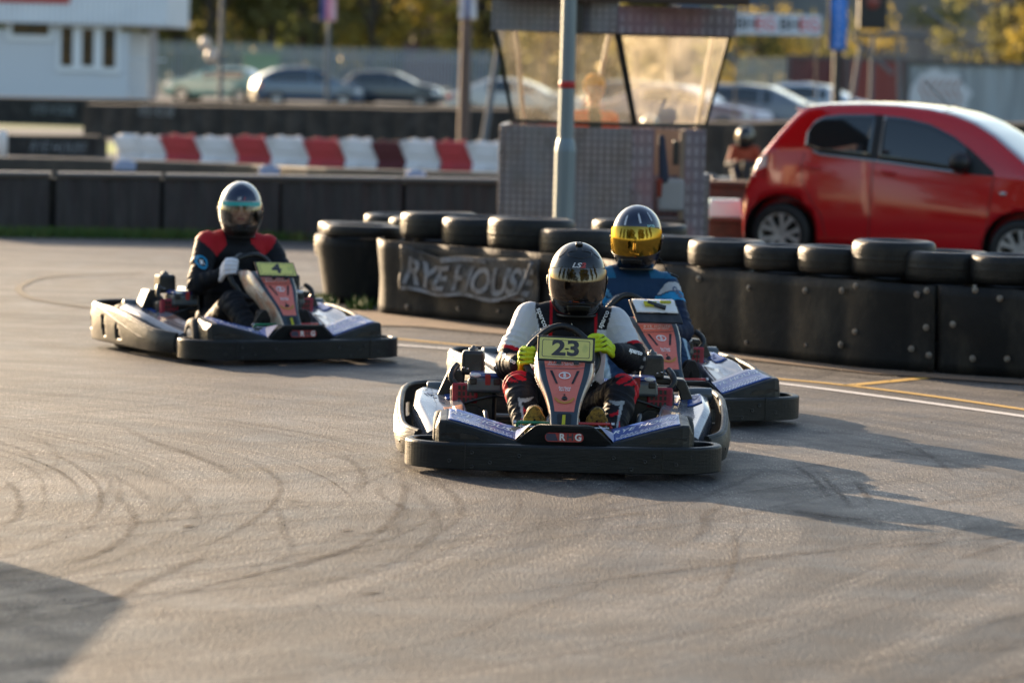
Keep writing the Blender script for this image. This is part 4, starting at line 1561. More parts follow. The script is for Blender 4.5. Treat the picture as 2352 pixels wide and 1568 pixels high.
for (x0, x1, y0, y1) in ((28, 112, 50, 82), (141, 166, 62, 152), (189, 214, 66, 152), (237, 264, 66, 156)):
    w = cbox(x0 - 11, x1 + 11, y0 - 10, y1 + 14, -.1, .09, pm('window_white', (.85, .86, .88), .4), 'window')
    cbox(x0, x1, y0, y1, -.13, .028, M_lit, 'pane', w)
cbox(345, 357, 62, 262, 0.0, .25, pm('post_pinkish', (.45, .38, .36), .5), 'porch_post')
cbox(293, 380, 135, 141, .2, .1, M_clad, 'rail')

M_pal = pm('palisade', (0.26, 0.31, 0.32), .5, metal=.3)
def fence(x0, x1, y, top, lab, mat, pitch=.17, h=None):
    a, b = P(x0, top, y), P(x1, top + (x1 - x0) * ROLL, y)
    root = thing('palisade_fence', lab, 'fence', (a.x, y, 0))
    n = int((b.x - a.x) / pitch); mb = MB(); z = a.z
    for i in range(n):
        x = i * pitch
        mb.add([(x, 0, 0), (x + pitch * .55, 0, 0), (x + pitch * .55, 0, z - .1), (x + pitch * .27, 0, z), (x, 0, z - .1),
                (x, .04, 0), (x + pitch * .55, .04, 0), (x + pitch * .55, .04, z - .1), (x + pitch * .27, .04, z), (x, .04, z - .1)],
               [(0, 1, 2, 3, 4), (9, 8, 7, 6, 5), (0, 5, 6, 1), (1, 6, 7, 2), (2, 7, 8, 3), (3, 8, 9, 4), (4, 9, 5, 0)])
    mb.build('pales', mat, root)
    mb = MB()
    for zz in (.5, z - .5): mb.box(((b.x - a.x) / 2, .08, zz), (b.x - a.x, .05, .08))
    mb.build('rail', mat, root)
    return root
fence(290, 640, 190, 90, 'grey green palisade fence behind the parked cars, left stretch', M_pal)
fence(641, 1135, 190, 104, 'grey palisade fence behind the parked cars, right stretch', pm('palisade_grey', (.30, .34, .38), .5, metal=.3))
fence(1690, 2060, 150, 130, 'dull palisade fence behind the slate grey hatchback', M_pal)
fence(1990, 2500, 205, 56, 'tall pinkish palisade fence above the containers', pm('palisade_pink', (.30, .24, .22), .6))
# green box behind the fence
c, w, h = rect3(560, 640, 130, 200, 186)
mb = MB(); mb.box((0, 0, h / 2), (w, 1, h)); mb.box((0, 0, h + .05), (w + .2, 1.1, .1)); o = mb.build('green_shed', pm('pale_green', (.22, .34, .22), .6), bevel=.03); o.location = (c.x, 186, c.z - h / 2)
o.location.z = 0; o.scale = (1, 1, (c.z + h / 2) / h)
tag(o, 'pale green shed in front of the palisade fence', 'shed')

M_confr = pm('container_frame', (.10, .09, .09), .7)
def container(x0, x1, y, top, mat, lab, marks=None):
    a, b = P(x0, top, y), P(x1, top + 5, y)
    root = thing('shipping_container', lab, 'container', ((a.x + b.x) / 2, y, 0), (0, 0, R(-9)))
    w = b.x - a.x; mb = MB(); n = int(w / .15); vs = []; H = a.z
    for i in range(n + 1):
        x = -w / 2 + w * i / n; d = 0 if i % 4 in (0, 1) else .05
        vs += [Vector((x, d, .1)), Vector((x, d, H))]
    mb.add(vs, [(2 * i, 2 * i + 2, 2 * i + 3, 2 * i + 1) for i in range(n)])
    mb.box((0, 1.3, H / 2), (w, 2.4, H - .02))
    mb.build('corrugated_shell', mat, root)
    mb = MB()
    for x in (-w / 2, w / 2): mb.box((x, 0, H / 2), (.14, .14, H))
    for z in (.08, H - .04): mb.box((0, 0, z), (w, .12, .14))
    mb.build('frame', M_confr, root)
    return root, w, H
container(1812, 1945, 135, 128, pm('maroon_a', (.14, .045, .045), .6, col2=(.1, .05, .05), vscale=1), 'dull maroon shipping container left of the gantry')
r_, w_, H_ = container(1950, 2078, 132, 132, pm('maroon_b', (.19, .04, .035), .6), 'brighter maroon container directly right of the blue banner')
M_wc = pm('container_grey', (.36, .39, .42), .55, col2=(.26, .28, .3), vscale=1.2, stretch=(3, 3, .3))
r_, w_, H_ = container(2086, 2500, 120, 140, M_wc, 'pale grey corrugated container with a white graffiti patch on the right')
mb = MB()
def blob(cx, cz, rx, rz, seed, n=40):
    return [(cx + rx * math.cos(2 * math.pi * i / n) * (1 + .25 * noise.noise(Vector((i * .4, seed, 0)))), cz + rz * math.sin(2 * math.pi * i / n) * (1 + .25 * noise.noise(Vector((i * .4, seed, 3))))) for i in range(n)]
mb.prism(blob(-w_ / 2 + 1.0, H_ * .5, .95, .85, 1), lambda u, v, d: Vector((u, d, v)), -.03, -.02, 0)
mb.build('graffiti_patch', pm('graffiti_white', (.62, .62, .66), .6), r_)
mb = MB()
for k in range(6):
    x = -w_ / 2 + .45 + k * .22
    mb.tube(smoothpoly([(x, -.035, H_ * .35), (x + .12, -.035, H_ * .5), (x - .03, -.035, H_ * .62), (x + .1, -.035, H_ * .75)], 3), .035, 6)
mb.build('graffiti_stroke', pm('graffiti_brown', (.4, .2, .15), .6), r_)

# large grey industrial buildings
def big(x0, x1, y, top, bot, mat, lab, nm='warehouse', roofm=None):
    c, w, h = rect3(x0, x1, top, bot, y)
    root = thing(nm, lab, 'building', (c.x, y, 0))
    H = c.z + h / 2
    mb = MB(); mb.box((0, 6, H / 2), (w, 12, H)); mb.build('wall', mat, root)
    mb = MB()
    mb.add([(-w / 2 - .3, -.4, H), (w / 2 + .3, -.4, H), (w / 2 + .3, 12.4, H), (-w / 2 - .3, 12.4, H), (-w / 2 - .3, 6, H + 2), (w / 2 + .3, 6, H + 2)],
           [(0, 1, 5, 4), (2, 3, 4, 5), (0, 4, 3), (1, 2, 5), (3, 2, 1, 0)])
    mb.build('roof', roofm or mat, root)
    mb = MB()
    for i in range(int(w / 6)): mb.box((-w / 2 + 3 + i * 6, -.02, H * .3), (2.2, .05, 2.2))
    mb.build('shutter_door', M_frame, root)
    return root
M_ind = pm('industrial_grey', (.16, .17, .18), .6, col2=(.2, .2, .2), vscale=.2)
big(1640, 1935, 215, -60, 110, M_ind, 'mid grey industrial unit behind the white sign')
big(1560, 1745, 208, -60, 90, pm('industrial_slate', (.07, .09, .13), .6), 'dark slate unit just right of the booth roof', 'warehouse')
big(1945, 2700, 260, -70, 70, pm('industrial_brown', (.17, .155, .15), .7), 'wide brown grey warehouse across the top right')
big(930, 1060, 300, -8, 110, pm('brick_maroon', (.16, .07, .07), .8), 'brick house with green roof among the trees', 'brick_house', pm('green_roof', (.05, .13, .09), .7))

# white sign with black and red lettering, banner, gantry
sg_ = thing('track_sign', 'long white sign with black and red lettering right of the booth', 'sign', (P(1785, 60, 95).x, 95, 0))
c, w, h = rect3(1686, 1886, 31, 84, 95)
mb = MB(); mb.box((c.x - sg_.location.x, 0, c.z), (w, .05, h)); mb.build('board', pm('sign_white', (.62, .66, .72), .5), sg_, bevel=.02)
for k, (tx, m, x) in enumerate((('BH', M_black, -.36), ('EG', 'r', -.14), ('BH', M_black, .14), ('EG', 'r', .36))):
    mb = MB(); mb.text(tx, lambda a, b: Vector((c.x - sg_.location.x + x * w + a, -.035, c.z + b)), .42, 0, .015)
    mb.build('lettering', pm('sign_red', (.7, .12, .12), .5) if m == 'r' else m, sg_)
mb = MB(); mb.tube([(c.x - sg_.location.x - w * .46, .1, 0), (c.x - sg_.location.x - w * .46, .1, c.z + .3)], .02); mb.tube([(c.x - sg_.location.x + w * .46, .1, 0), (c.x - sg_.location.x + w * .46, .1, c.z + .3)], .02)
mb.build('sign_post', M_frame, sg_)
fl_ = thing('upright_banner', 'tall blue banner with pale stripes on a dark post', 'banner', (P(1925, 100, 90).x, 90, 0))
c, w, h = rect3(1914, 1945, -80, 117, 90)
mb = MB(); mb.grid(lambda u, v: Vector((-w / 2 + w * u, .03 * math.sin(v * 9 + u * 3), c.z - h / 2 + h * v)), lin(0, 1, 6), lin(0, 1, 20)); mb.build('cloth', pm('banner_blue', (.02, .22, .75), .5), fl_, solid=.01)
mb = MB()
for i in range(9): mb.text('RACE'[i % 4], lambda a, b: Vector((.0 + a, -.06, c.z - h / 2 + .12 + i * .22 + b)), .24, 0, .02)
mb.build('lettering', pm('banner_pale', (.35, .5, .9), .5), fl_)
mb = MB(); mb.box((-w / 2 - .02, 0, c.z), (.07, .06, h)); mb.box((0, 0, (c.z - h / 2) / 2), (.2, .2, c.z - h / 2)); mb.build('post', M_frame, fl_)

M_polegrey2 = pm('stand_grey', (.13, .14, .15), .7)
ga = thing('start_gantry', 'dark signal box on grey lattice stand above the maroon containers', 'signal', (P(2020, 200, 88).x, 88, 0))
def gp_(px, py, dy=0): 
    q = P(px, py, 88 + dy); return Vector((q.x - ga.location.x, dy, q.z))
mb = MB(); c, w, h = rect3(1974, 2036, -60, 68, 88); mb.box((c.x - ga.location.x, 0, c.z), (w, .35, h)); mb.build('signal_box', M_black, ga, bevel=.03)
mb = MB(); mb.ball(gp_(2004, 6) + Vector((0, -.17, 0)), (.16, .05, .16)); mb.build('signal_lamp', pm('signal_red', (.22, .05, .04), .3), ga)
mb = MB()
for a, b in (((2005, 80), (2000, 236)), ((2062, 90), (2066, 240)), ((1960, 90), (2050, 170)), ((1955, 240), (1978, 100)), ((1960, 78), (2130, 84)), ((2120, 20), (2200, 75))):
    mb.tube([gp_(*a), gp_(*b)], .05, 8)
for px in (2000, 2066, 1955):
    q = gp_(px, 238); mb.tube([q, Vector((q.x, q.y, 0))], .06, 8)
mb.build('stand', M_polegrey2, ga)

# far lamp posts, wooden pole
def pole(px, y, r, top, lab, mat, lean=0, head=None):
    p = P(px, 200, y)
    root = thing('pole', lab, 'pole', (p.x, y, 0))
    z = P(px, top, y).z
    mb = MB(); mb.tube([(0, 0, 0), (lean, 0, z)], [r, r * .8], 10); mb.build('shaft', mat, root)
    if head:
        mb = MB(); mb.ball((head[0], 0, z + head[1]), (.2, .2, .22)); mb.ball((head[0] - .2, 0, z + head[1] + .35), (.16, .16, .2)); mb.build('lantern', pm('lantern', (.7, .55, .45), .4), root)
    return root
M_polegrey = pm('pole_grey', (.14, .15, .16), .6)
pole(506, 110, .075, -40, 'grey pole with round lanterns left of the flag pole', M_polegrey, 0, (-.25, -2.1))
r = pole(752, 105, .07, 20, 'grey pole carrying a pink red and blue flag', M_polegrey)
def flag(px0, px1, t, b, y, lab, cols, nm='flag'):
    c, w, h = rect3(px0, px1, t, b, y)
    root = thing(nm, lab, 'flag', (c.x, y - .15, 0))
    for k, m in enumerate(cols):
        mb = MB(); n = len(cols)
        mb.grid(lambda u, v: Vector((-w / 2 + w * (k + u) / n, .05 * math.sin(v * 6 + (k + u) * 2), c.z - h / 2 + h * v)), lin(0, 1, 5), lin(0, 1, 12))
        mb.build('stripe', m, root, solid=.01)
    mb = MB(); mb.tube([(0, .1, c.z - h / 2 - .1), (0, .1, c.z + h / 2)], .03); mb.build('staff', M_galv, root)
flag(738, 772, -40, 50, 105, 'drooping pink red and blue flag high on the far pole',
     [pm('flag_blue', (.08, .1, .3), .7), pm('flag_pink', (.7, .25, .35), .7), pm('flag_rose', (.75, .45, .5), .7)])
flag(1056, 1094, -40, 46, 74, 'white and blue drooping flag on the wooden pole', [pm('flag_white', (.6, .6, .66), .7), pm('flag_navy', (.2, .22, .35), .7), pm('flag_white', (.65, .62, .62), .7)])
pole(1068, 74, .125, 30, 'brown wooden pole just left of the booth', pm('pole_wood', (.16, .11, .085), .8, col2=(.1, .07, .06), vscale=2, stretch=(6, 6, .5)))
pole(1108, 72, .07, 55, 'leaning pale grey pole between the wooden pole and the booth', pm('pole_pale', (.13, .15, .17), .7), .35)

# ================================================================ trees beyond the fence
def leafmat(name, a, b):
    m, t, bs = nt(name)
    oi = t.nodes.new('ShaderNodeNewGeometry')
    c = mixc(t, oi.outputs['Random Per Island'], a, b)
    t.links.new(c, bs.inputs['Base Color']); bs.inputs['Roughness'].default_value = .7
    tl = t.nodes.new('ShaderNodeBsdfTranslucent'); t.links.new(c, tl.inputs[0])
    mx = t.nodes.new('ShaderNodeMixShader'); mx.inputs[0].default_value = .5
    t.links.new(bs.outputs[0], mx.inputs[1]); t.links.new(tl.outputs[0], mx.inputs[2]); t.links.new(mx.outputs[0], t.nodes['Material Output'].inputs[0])
    return m
LM = [leafmat('leaf_green', (.10, .13, .04), (.17, .18, .05)), leafmat('leaf_olive', (.15, .15, .055), (.23, .21, .07)),
      leafmat('leaf_yellow', (.34, .27, .06), (.48, .36, .07)), leafmat('leaf_dark', (.08, .10, .035), (.13, .13, .05))]
M_bark = pm('bark', (.07, .055, .045), .9, col2=(.04, .035, .03), vscale=3, bump=.5)


def tree(px, y, h, w, mat, lab, n=1500, base=0.12):
    x = P(px, 150, y).x
    root = thing('tree', lab, 'tree', (x, y, 0), group='trees beyond the fence')
    r = random.Random(int(px * 7 + y))
    mb = MB()
    mb.tube([(0, 0, 0), (.1, 0, h * .25), (-.05, .1, h * .5), (.05, 0, h * .8)], [h * .028, h * .022, h * .015, h * .006], 8)
    cl = []
    for k in range(16):
        a = r.uniform(0, 6.28); rr = w * .5 * math.sqrt(r.uniform(.02, 1)); zz = h * r.uniform(base + .12, .95)
        s = 1 - abs(zz / h - .55) * 1.0
        q = Vector((rr * s * math.cos(a), rr * s * math.sin(a) * .7, zz)); cl.append((q, w * r.uniform(.12, .2)))
        mb.tube([(0, 0, zz * .55), q * .5 + Vector((0, 0, zz * .4)), q], [.05 + h * .004, .05, .02], 5)
    mb.build('trunk', M_bark, root)
    mb = MB()
    for i in range(n):
        c, s = cl[r.randrange(len(cl))]
        d = Vector((r.gauss(0, 1), r.gauss(0, 1), r.gauss(0, .8))); d = d.normalized() * s * r.uniform(.3, 1.15)
        p = c + d
        if p.z < .2: continue
        u = Vector((r.gauss(0, 1), r.gauss(0, 1), r.gauss(0, 1))).normalized(); v = u.cross(Vector((r.gauss(0, 1), r.gauss(0, 1), r.gauss(0, 1)))).normalized()
        k = r.uniform(.12, .26) * (h / 9)
        mb.add([p - u * k, p + v * k * .6, p + u * k, p - v * k * .6], [(0, 1, 2, 3)])
    mb.build('crown', mat, root)
    return root


rt = random.Random(3)
TL = [(250, 232, 12, 9, 1), (330, 228, 12, 10, 0), (410, 226, 13, 9, 1), (480, 224, 12, 10, 3), (550, 230, 13, 9, 1), (620, 224, 12, 9, 1), (690, 228, 13, 9, 0), (730, 222, 8, 7, 1),
      (790, 230, 13, 9, 1), (850, 221, 9.5, 6, 2), (905, 226, 12, 8, 1), (1045, 219, 11, 5, 2), (1110, 224, 12, 8, 1), (1180, 228, 12, 8, 0), (1250, 224, 12, 8, 1),
      (1320, 222, 10, 7, 2), (1390, 228, 12, 8, 1), (1460, 224, 12, 8, 1), (1530, 226, 12, 8, 0), (1600, 224, 11, 8, 1),
      (1760, 160, 4.2, 5, 2), (1830, 162, 4.0, 5, 1), (1700, 160, 4.2, 5, 0), (1900, 164, 4.2, 4, 1), (1990, 170, 4.4, 4, 2),
      (2120, 212, 5.6, 6, 1), (2200, 214, 5.4, 6, 2), (2290, 160, 6.4, 4.5, 1), (2352, 158, 7.5, 5, 2), (2420, 162, 7.5, 5, 1), (190, 236, 12, 9, 0), (120, 236, 12, 9, 1), (1000, 312, 14, 10, 0), (920, 316, 14, 10, 1), (1100, 310, 14, 10, 1)]
adj = ['olive', 'dark green', 'tall olive brown', 'shadowy green', 'broad olive']
kinds = {0: 'dense green', 1: 'olive brown', 2: 'yellow autumn', 3: 'dark green'}
def where(px):
    for lim, w in ((200, 'behind the left half of the white building'), (340, 'behind the right edge of the white building'), (440, 'just right of the white building'), (520, 'behind the pole with lanterns'), (590, 'above the pale green shed'),
                   (660, 'right of the pale green shed'), (720, 'left of the pink flag'), (770, 'behind the pink flag'), (830, 'right of the pink flag'), (880, 'above the dark grey hatchback'), (925, 'left of the brick house'),
                   (1060, 'right of the brick house'), (1140, 'between the wooden pole and the booth'), (1210, 'through the left side of the left booth window'), (1290, 'left of the lamp post'), (1350, 'behind the marshal'),
                   (1430, 'behind the booth corner'), (1500, 'through the left half of the right booth window'), (1570, 'through the middle of the right booth window'), (1650, 'through the right edge of the right booth window'),
                   (1730, 'right beside the booth'), (1800, 'below the white sign'), (1870, 'below the right end of the white sign'), (1950, 'behind the blue banner'), (2050, 'behind the signal box'), (2160, 'above the left end of the grey container'),
                   (2240, 'above the grey container'), (2320, 'beside the top right corner'), (2390, 'at the right photo edge'), (9999, 'beyond the right photo edge')):
        if px < lim: return w
for px, y, h, w, k in TL:
    dist = ', far back' if y > 300 else ''
    tree(px, y, h, w, LM[k], '%s tree %s%s' % (kinds[k], where(px), dist), n=1500)
# the trees standing round the track behind the photographer, seen mirrored in the visors
for x, y, h, w, k in ((-8, -6, 15, 8, 0), (-13, -9, 19, 10, 3), (-6, -15, 14, 8, 3), (7, -7, 16, 8, 0), (12, -9, 19, 10, 3), (9, -16, 14, 8, 0), (18, -6, 17, 9, 3), (-19, -4, 17, 9, 3), (-1, -32, 9, 9, 3), (-24, 5, 14, 9, 0), (-30, 14, 14, 10, 3), (22, 4, 14, 9, 0), (26, 13, 15, 10, 3), (-20, -14, 18, 10, 0), (20, -15, 18, 10, 1)):
    t_ = tree(1176, 200, h, w, LM[k], 'roadside tree behind the photographer, mirrored in the helmet visors', n=2600)
    t_.location = (x, y, 0); t_['group'] = 'trees mirrored in the visors'

# dense far wood closing the view behind the trees
mb = MB(); r = random.Random(11)
mb2 = MB()
def ridge(x): return 15 + 3 * noise.noise(Vector((x * .03, 2, 1))) + 1.5 * noise.noise(Vector((x * .12, 5, 1)))
for i in range(26000):
    x = r.uniform(-95, 110); z = r.uniform(0, 1) ** .8 * ridge(x); y = 345 + r.uniform(-8, 14) + z * .5
    p = Vector((x, y, z)); k = r.uniform(.5, 1.0)
    u = Vector((r.gauss(0, 1), r.gauss(0, .6), r.gauss(0, 1))).normalized(); v = u.cross(Vector((r.gauss(0, .4), 1, r.gauss(0, .4)))).normalized()
    (mb if noise.noise(Vector((x * .06, z * .1, 3))) > .05 else mb2).add([p - u * k, p + v * k * .7, p + u * k, p - v * k * .7], [(0, 1, 2, 3)])
o = mb.build('far_wood', LM[1]); tag(o, 'olive and ochre wood far beyond the fence', 'wood', kind='stuff')
o = mb2.build('far_wood', LM[0]); tag(o, 'green wood far beyond the fence', 'wood', kind='stuff')
# ================================================================ rental karts (local: nose at y=0 pointing -y, x to the viewer's right)
M_plast = pm('black_plastic', (0.009, 0.011, 0.014), 0.42, col2=(0.026, 0.027, 0.030), vscale=9, vlo=.5, vhi=.8, stretch=(1, 1, 5), bump=.22, bscale=22, bstretch=(1, 1, 7), rvar=.35, spec=.35)
M_plast2 = pm('grey_plastic', (0.016, 0.017, 0.018), 0.48, col2=(0.05, 0.047, 0.042), vscale=9, vlo=.45, vhi=.8, stretch=(1, 1, 4), bump=.25, bscale=22, bstretch=(1, 1, 6), rvar=.3)
M_smooth = pm('satin_black', (0.012, 0.014, 0.017), 0.35, col2=(.035, .035, .037), vscale=12, rvar=.2)
M_edge = pm('edge_blue_grey', (0.035, 0.055, 0.075), 0.4)
M_orange = pm('orange_panel', (0.78, 0.19, 0.14), 0.34, coat=.3, col2=(0.62, 0.14, 0.10), vscale=14, vlo=.5, vhi=.8, rvar=.15)
M_flank = pm('flank_panel', (0.55, 0.30, 0.20), 0.28, coat=.6, col2=(0.62, 0.52, 0.42), vscale=6, vlo=.45, vhi=.55, rvar=.2)
M_blue = pm('blue_sticker', (0.015, 0.075, 0.34), 0.38, coat=.25, col2=(0.05, 0.12, 0.36), vscale=7, vlo=.5, vhi=.8, rvar=.2)
M_wtext = pm('white_print', (0.85, 0.85, 0.86), 0.45)
M_dtext = pm('dark_print', (0.05, 0.05, 0.065), 0.5, col2=(.12, .12, .1), vscale=30, vlo=.55, vhi=.75)
M_ylw = pm('yellow_plate', (0.80, 0.74, 0.20), 0.35, coat=.4, col2=(0.45, 0.48, 0.12), vscale=18, vlo=.55, vhi=.8)
M_strap = pm('yellow_strap', (0.55, 0.50, 0.02), 0.6)
M_podw = pm('pod_sticker', (0.26, 0.26, 0.28), 0.25, coat=.8, col2=(0.12, 0.13, 0.17), vscale=6, rvar=.2)
M_redeng = pm('engine_red', (0.38, 0.02, 0.05), 0.45, col2=(.15, .015, .02), vscale=20)
M_cover = pm('cover_blue', (0.02, 0.06, 0.30), 0.3, coat=.6, col2=(.12, .16, .3), vscale=8)
M_covg = pm('cover_grey', (0.07, 0.085, 0.10), 0.35, coat=.3)
M_green = pm('pedal_green', (0.01, 0.22, 0.10), 0.3, coat=.5)
M_redp = pm('pedal_red', (0.50, 0.02, 0.02), 0.3, coat=.5)
M_crash = pm('red_print', (0.45, 0.05, 0.05), 0.4)
M_kt = pm('kart_tyre', (0.014, 0.014, 0.014), 0.7, col2=(.05, .045, .04), vscale=12, bump=.3, bscale=60)
M_tank = pm('white_tank', (0.45, 0.47, 0.48), 0.45)


def kart(loc, yaw, label, number, wheelturn=0.0, plate_folded=False, roll=0.0):
    K = thing('racing_kart', label, 'kart', loc, (0, roll, yaw), 'rental karts racing through the bend')
    # ---- front bumper: one swept wall curling round the front corners
    half = [(0, .0), (.20, .004), (.40, .022), (.54, .05), (.63, .10), (.685, .18), (.695, .27), (.66, .34), (.58, .36), (.50, .35)]
    path = [Vector((-x, y, .09)) for x, y in half[::-1]] + [Vector((x, y, .09)) for x, y in half[1:]]
    path = smoothpoly(path, 5)
    sec = [(.018, -.060), (.018, .050), (.012, .058), (-.004, .060), (-.020, .058), (-.022, .050), (-.022, .030), (-.012, .020), (-.012, -.045), (-.02, -.060)]
    mb = MB(); mb.sweep(path, sec, mi=0, smooth=False)
    fb = mb.build('front_bumper', M_plast, K, bevel=.004)
    mb = MB()
    for x in (-.44, .44):
        y = .031
        mb.box((x, y - .022, .09), (.003, .006, .118))
    mb.build('seam', M_smooth, fb)
    rr = random.Random(number)
    for x, z in ((-.58, .115), (-.51, .068), (-.58, .042), (-.41, .108), (-.33, .066), (-.41, .045), (-.2, .1), (.22, .1), (.40, .11), (.50, .072), (.57, .105), (.60, .045), (.3, .05), (.36, .085)):
        ax = abs(x); y = interp(ax, [p[0] for p in half[:6]], [p[1] for p in half[:6]]) - .019
        sl = (interp(ax + .01, [p[0] for p in half[:6]], [p[1] for p in half[:6]]) - interp(ax - .01, [p[0] for p in half[:6]], [p[1] for p in half[:6]])) / .02
        y -= sl * sl * .008
        mb = MB(); mb.lathe([(.010, 0), (.010, -.003), (.005, -.003), (.0045, -.001), (.001, -.001)], 10, ax='y', cap=False)
        o = mb.build('bolt', M_smooth, fb); o.location = (x, y, z); o.rotation_euler = (0, 0, math.atan(sl) * (1 if x > 0 else -1))
    # ---- nose hood
    mb = MB()
    poly = [(-.235, .135), (-.225, .152), (-.145, .222), (-.132, .232), (-.118, .236), (.118, .236), (.132, .232), (.145, .222), (.225, .152), (.235, .135)]
    mb.prism(poly, lambda u, v, d: Vector((u * (1 - .10 * d), .030 + .21 * d + .03 * (u / .235) ** 2 * (1 - d), v - .012 * d)), 0, 1)
    nose = mb.build('nose_hood', M_plast, K, bevel=.006)
    mb = MB()
    mb.add([(-.215, .06, .146), (-.138, .075, .226), (-.165, .2, .20), (-.225, .22, .17)], [(0, 1, 2, 3)])
    mb.add([(.215, .06, .146), (.138, .075, .226), (.165, .2, .20), (.225, .22, .17)], [(3, 2, 1, 0)])
    mb.v = [v + Vector((.012 if v.x > 0 else -.012, 0, .012)) for v in mb.v]
    mb.each('sticker', M_blue, nose)
    # badge
    bdg = [(x, .184 + z) for x, z in rrect(.172, .040, .019)]
    mb = MB(); mb.prism(bdg, lambda u, v, d: Vector((u, .0265 - .002 * d + .5 * u * u, v)), 0, 1)
    bd = mb.build('badge', [M_crash], nose)
    mb = MB(); mb.prism([(-.080, .200), (-.040, .200), (-.028, .168), (-.075, .168), (-.083, .18)], lambda u, v, d: Vector((u, .0242 - .0006 * d + .5 * u * u, v)), 0, 1)
    mb.build('badge_stripe', pm('navy_print', (.05, .05, .10), .4), bd)
    for ch, x, m in (('R', -.010, M_wtext), ('H', .026, M_dtext), ('G', .062, M_wtext)):
        mb = MB(); mb.text(ch, lambda a, b: Vector((x + a, .0232 + .5 * (x + a) ** 2, .184 + b)), .042, .0, .035)
        mb.build('letter', m, bd)
    # ---- front wings
    for s in (-1, 1):
        xs = [.19, .26, .34, .42, .48, .53, .56, .578]
        yf = [.050, .055, .065, .08, .092, .105, .12, .15]
        zf = [.152, .172, .196, .217, .232, .242, .240, .205]
        yr = [.26, .31, .35, .38, .385, .37, .34, .30]
        zr = [.205, .212, .230, .252, .268, .272, .262, .21]
        rs = []
        for i in range(8):
            x = xs[i] * s
            rs.append([Vector((x, yf[i] - .012, .128)), Vector((x, yf[i], zf[i] - .008)), Vector((x, yf[i] + .008, zf[i])), Vector((x, (yf[i] + yr[i]) / 2, (zf[i] + zr[i]) / 2 - .004)), Vector((x, yr[i] - .01, zr[i])), Vector((x, yr[i], zr[i] - .01)), Vector((x, yr[i], .128))])
        if s < 0: rs = rs[::-1]
        mb = MB(); mb.rings(rs, 0, False)
        wing = mb.build('front_wing', M_plast, K, bevel=.006)

        def wp(u, v, off=.003):
            x = .215 + (.520 - .215) * u
            a = interp(x, xs, yf) + .022; b = interp(x, xs, yr) - .02
            if v > .5 and u > .15: pass
            y = a + (b - a) * v
            za = interp(x, xs, zf); zb = interp(x, xs, zr)
            k = (y - a + .014) / (b - a + .034)
            z = za + (zb - za) * k - .004 * math.sin(math.pi * k)
            return Vector((x * s, y, z + off))
        mb = MB(); mb.grid(lambda u, v: wp(u, v), lin(0, 1, 24) if s > 0 else lin(0, 1, 24), lin(0, 1, 8) if s < 0 else lin(1, 0, 8))
        st = mb.build('sticker', M_blue, wing, solid=.001)
        for body, sz, vv, bd_ in (('RYE HOUSE', .060, .68, 0.015), ('KART RACEWAY', .032, .32, .02)):
            vs, fs = text_mesh(body, .35, bd_, 'CENTER', 1.05)
            vs, fs = finely(vs, fs, .3)
            mb = MB()
            cu = .50
            mb.add([wp(max(0, min(1, cu + s * (x * sz) / .31 * .95)), vv + y * sz / .20, .0045) for x, y in vs], fs)
            mb.build('lettering', M_wtext, st)
        mb = MB()
        for i in range(26):
            for j in range(3):
                if (i + j) % 2: continue
                u = .06 + i * .03; v = .08 + j * .055
                mb.add([wp(u, v, .0045), wp(u + .028, v, .0045), wp(u + .028, v + .05, .0045), wp(u, v + .05, .0045)], [(0, 1, 2, 3)])
        mb.build('chequer', M_wtext, st)
        # moulded slot on the wing face
        mb = MB()
        mb.prism([(x * 1.0, z) for x, z in [(.37, .163), (.46, .160), (.545, .160), (.555, .172), (.545, .185), (.47, .188), (.40, .180)]],
                 lambda u, v, d: Vector((u * s, interp(u, xs, yf) - .009 - .002 * d, v)), 0, 1)
        mb.build('wing_slot', M_smooth, wing)

    # ---- steering fairing
    zs = [.215, .25, .28, .315, .354, .39, .418, .455, .49, .51, .53]
    wf = [.046, .047, .050, .056, .068, .082, .093, .103, .110, .112, .108]
    wo = [.066, .068, .074, .086, .104, .128, .140, .142, .138, .134, .120]
    yf_ = [.175, .205, .235, .265, .305, .345, .375, .420, .465, .505, .560]

    def fy(z): return interp(z, zs, yf_)
    rs = []
    for i, z in enumerate(zs):
        a, b, y = wf[i], wo[i], yf_[i]
        e = .012
        rs.append([Vector(q) for q in ((-b * .97, y + .23, z - .01), (-b, y + .085, z + .004), (-a - e - (b - a) * .35, y + .022, z + .002), (-a - e, y + .002, z), (-a, y - .004, z), (0, y - .006, z), (a, y - .004, z), (a + e, y + .002, z),
                                       (a + e + (b - a) * .35, y + .022, z + .002), (b, y + .085, z + .004), (b * .97, y + .23, z - .01))])
    mb = MB()
    for i in range(len(rs) - 1):
        for j in range(10):
            m = {0: 2, 1: 2, 2: 1, 3: 1, 4: 0, 5: 0, 6: 1, 7: 1, 8: 2, 9: 2}[j]
            if j in (2, 7): m = 2
            if zs[i] < .27 and m == 0: m = 1
            mb.add([rs[i][j], rs[i][j + 1], rs[i + 1][j + 1], rs[i + 1][j]], [(0, 1, 2, 3)], m, False)
    bm = mb
    fair = mb.build('steering_fairing', [M_orange, M_edge, M_flank], K)
    me = fair.data
    b_ = bmesh.new(); b_.from_mesh(me); bmesh.ops.remove_doubles(b_, verts=b_.verts, dist=.0005)
    for f in b_.faces: f.smooth = True
    b_.to_mesh(me); b_.free()
    md = fair.modifiers.new('sub', 'SUBSURF'); md.levels = 2; md.render_levels = 2
    md = fair.modifiers.new('solid', 'SOLIDIFY'); md.thickness = .004; md.offset = -1

    def fp(x, z, off=.004): return Vector((x, fy(z) - .006 - off, z))
    mb = MB()
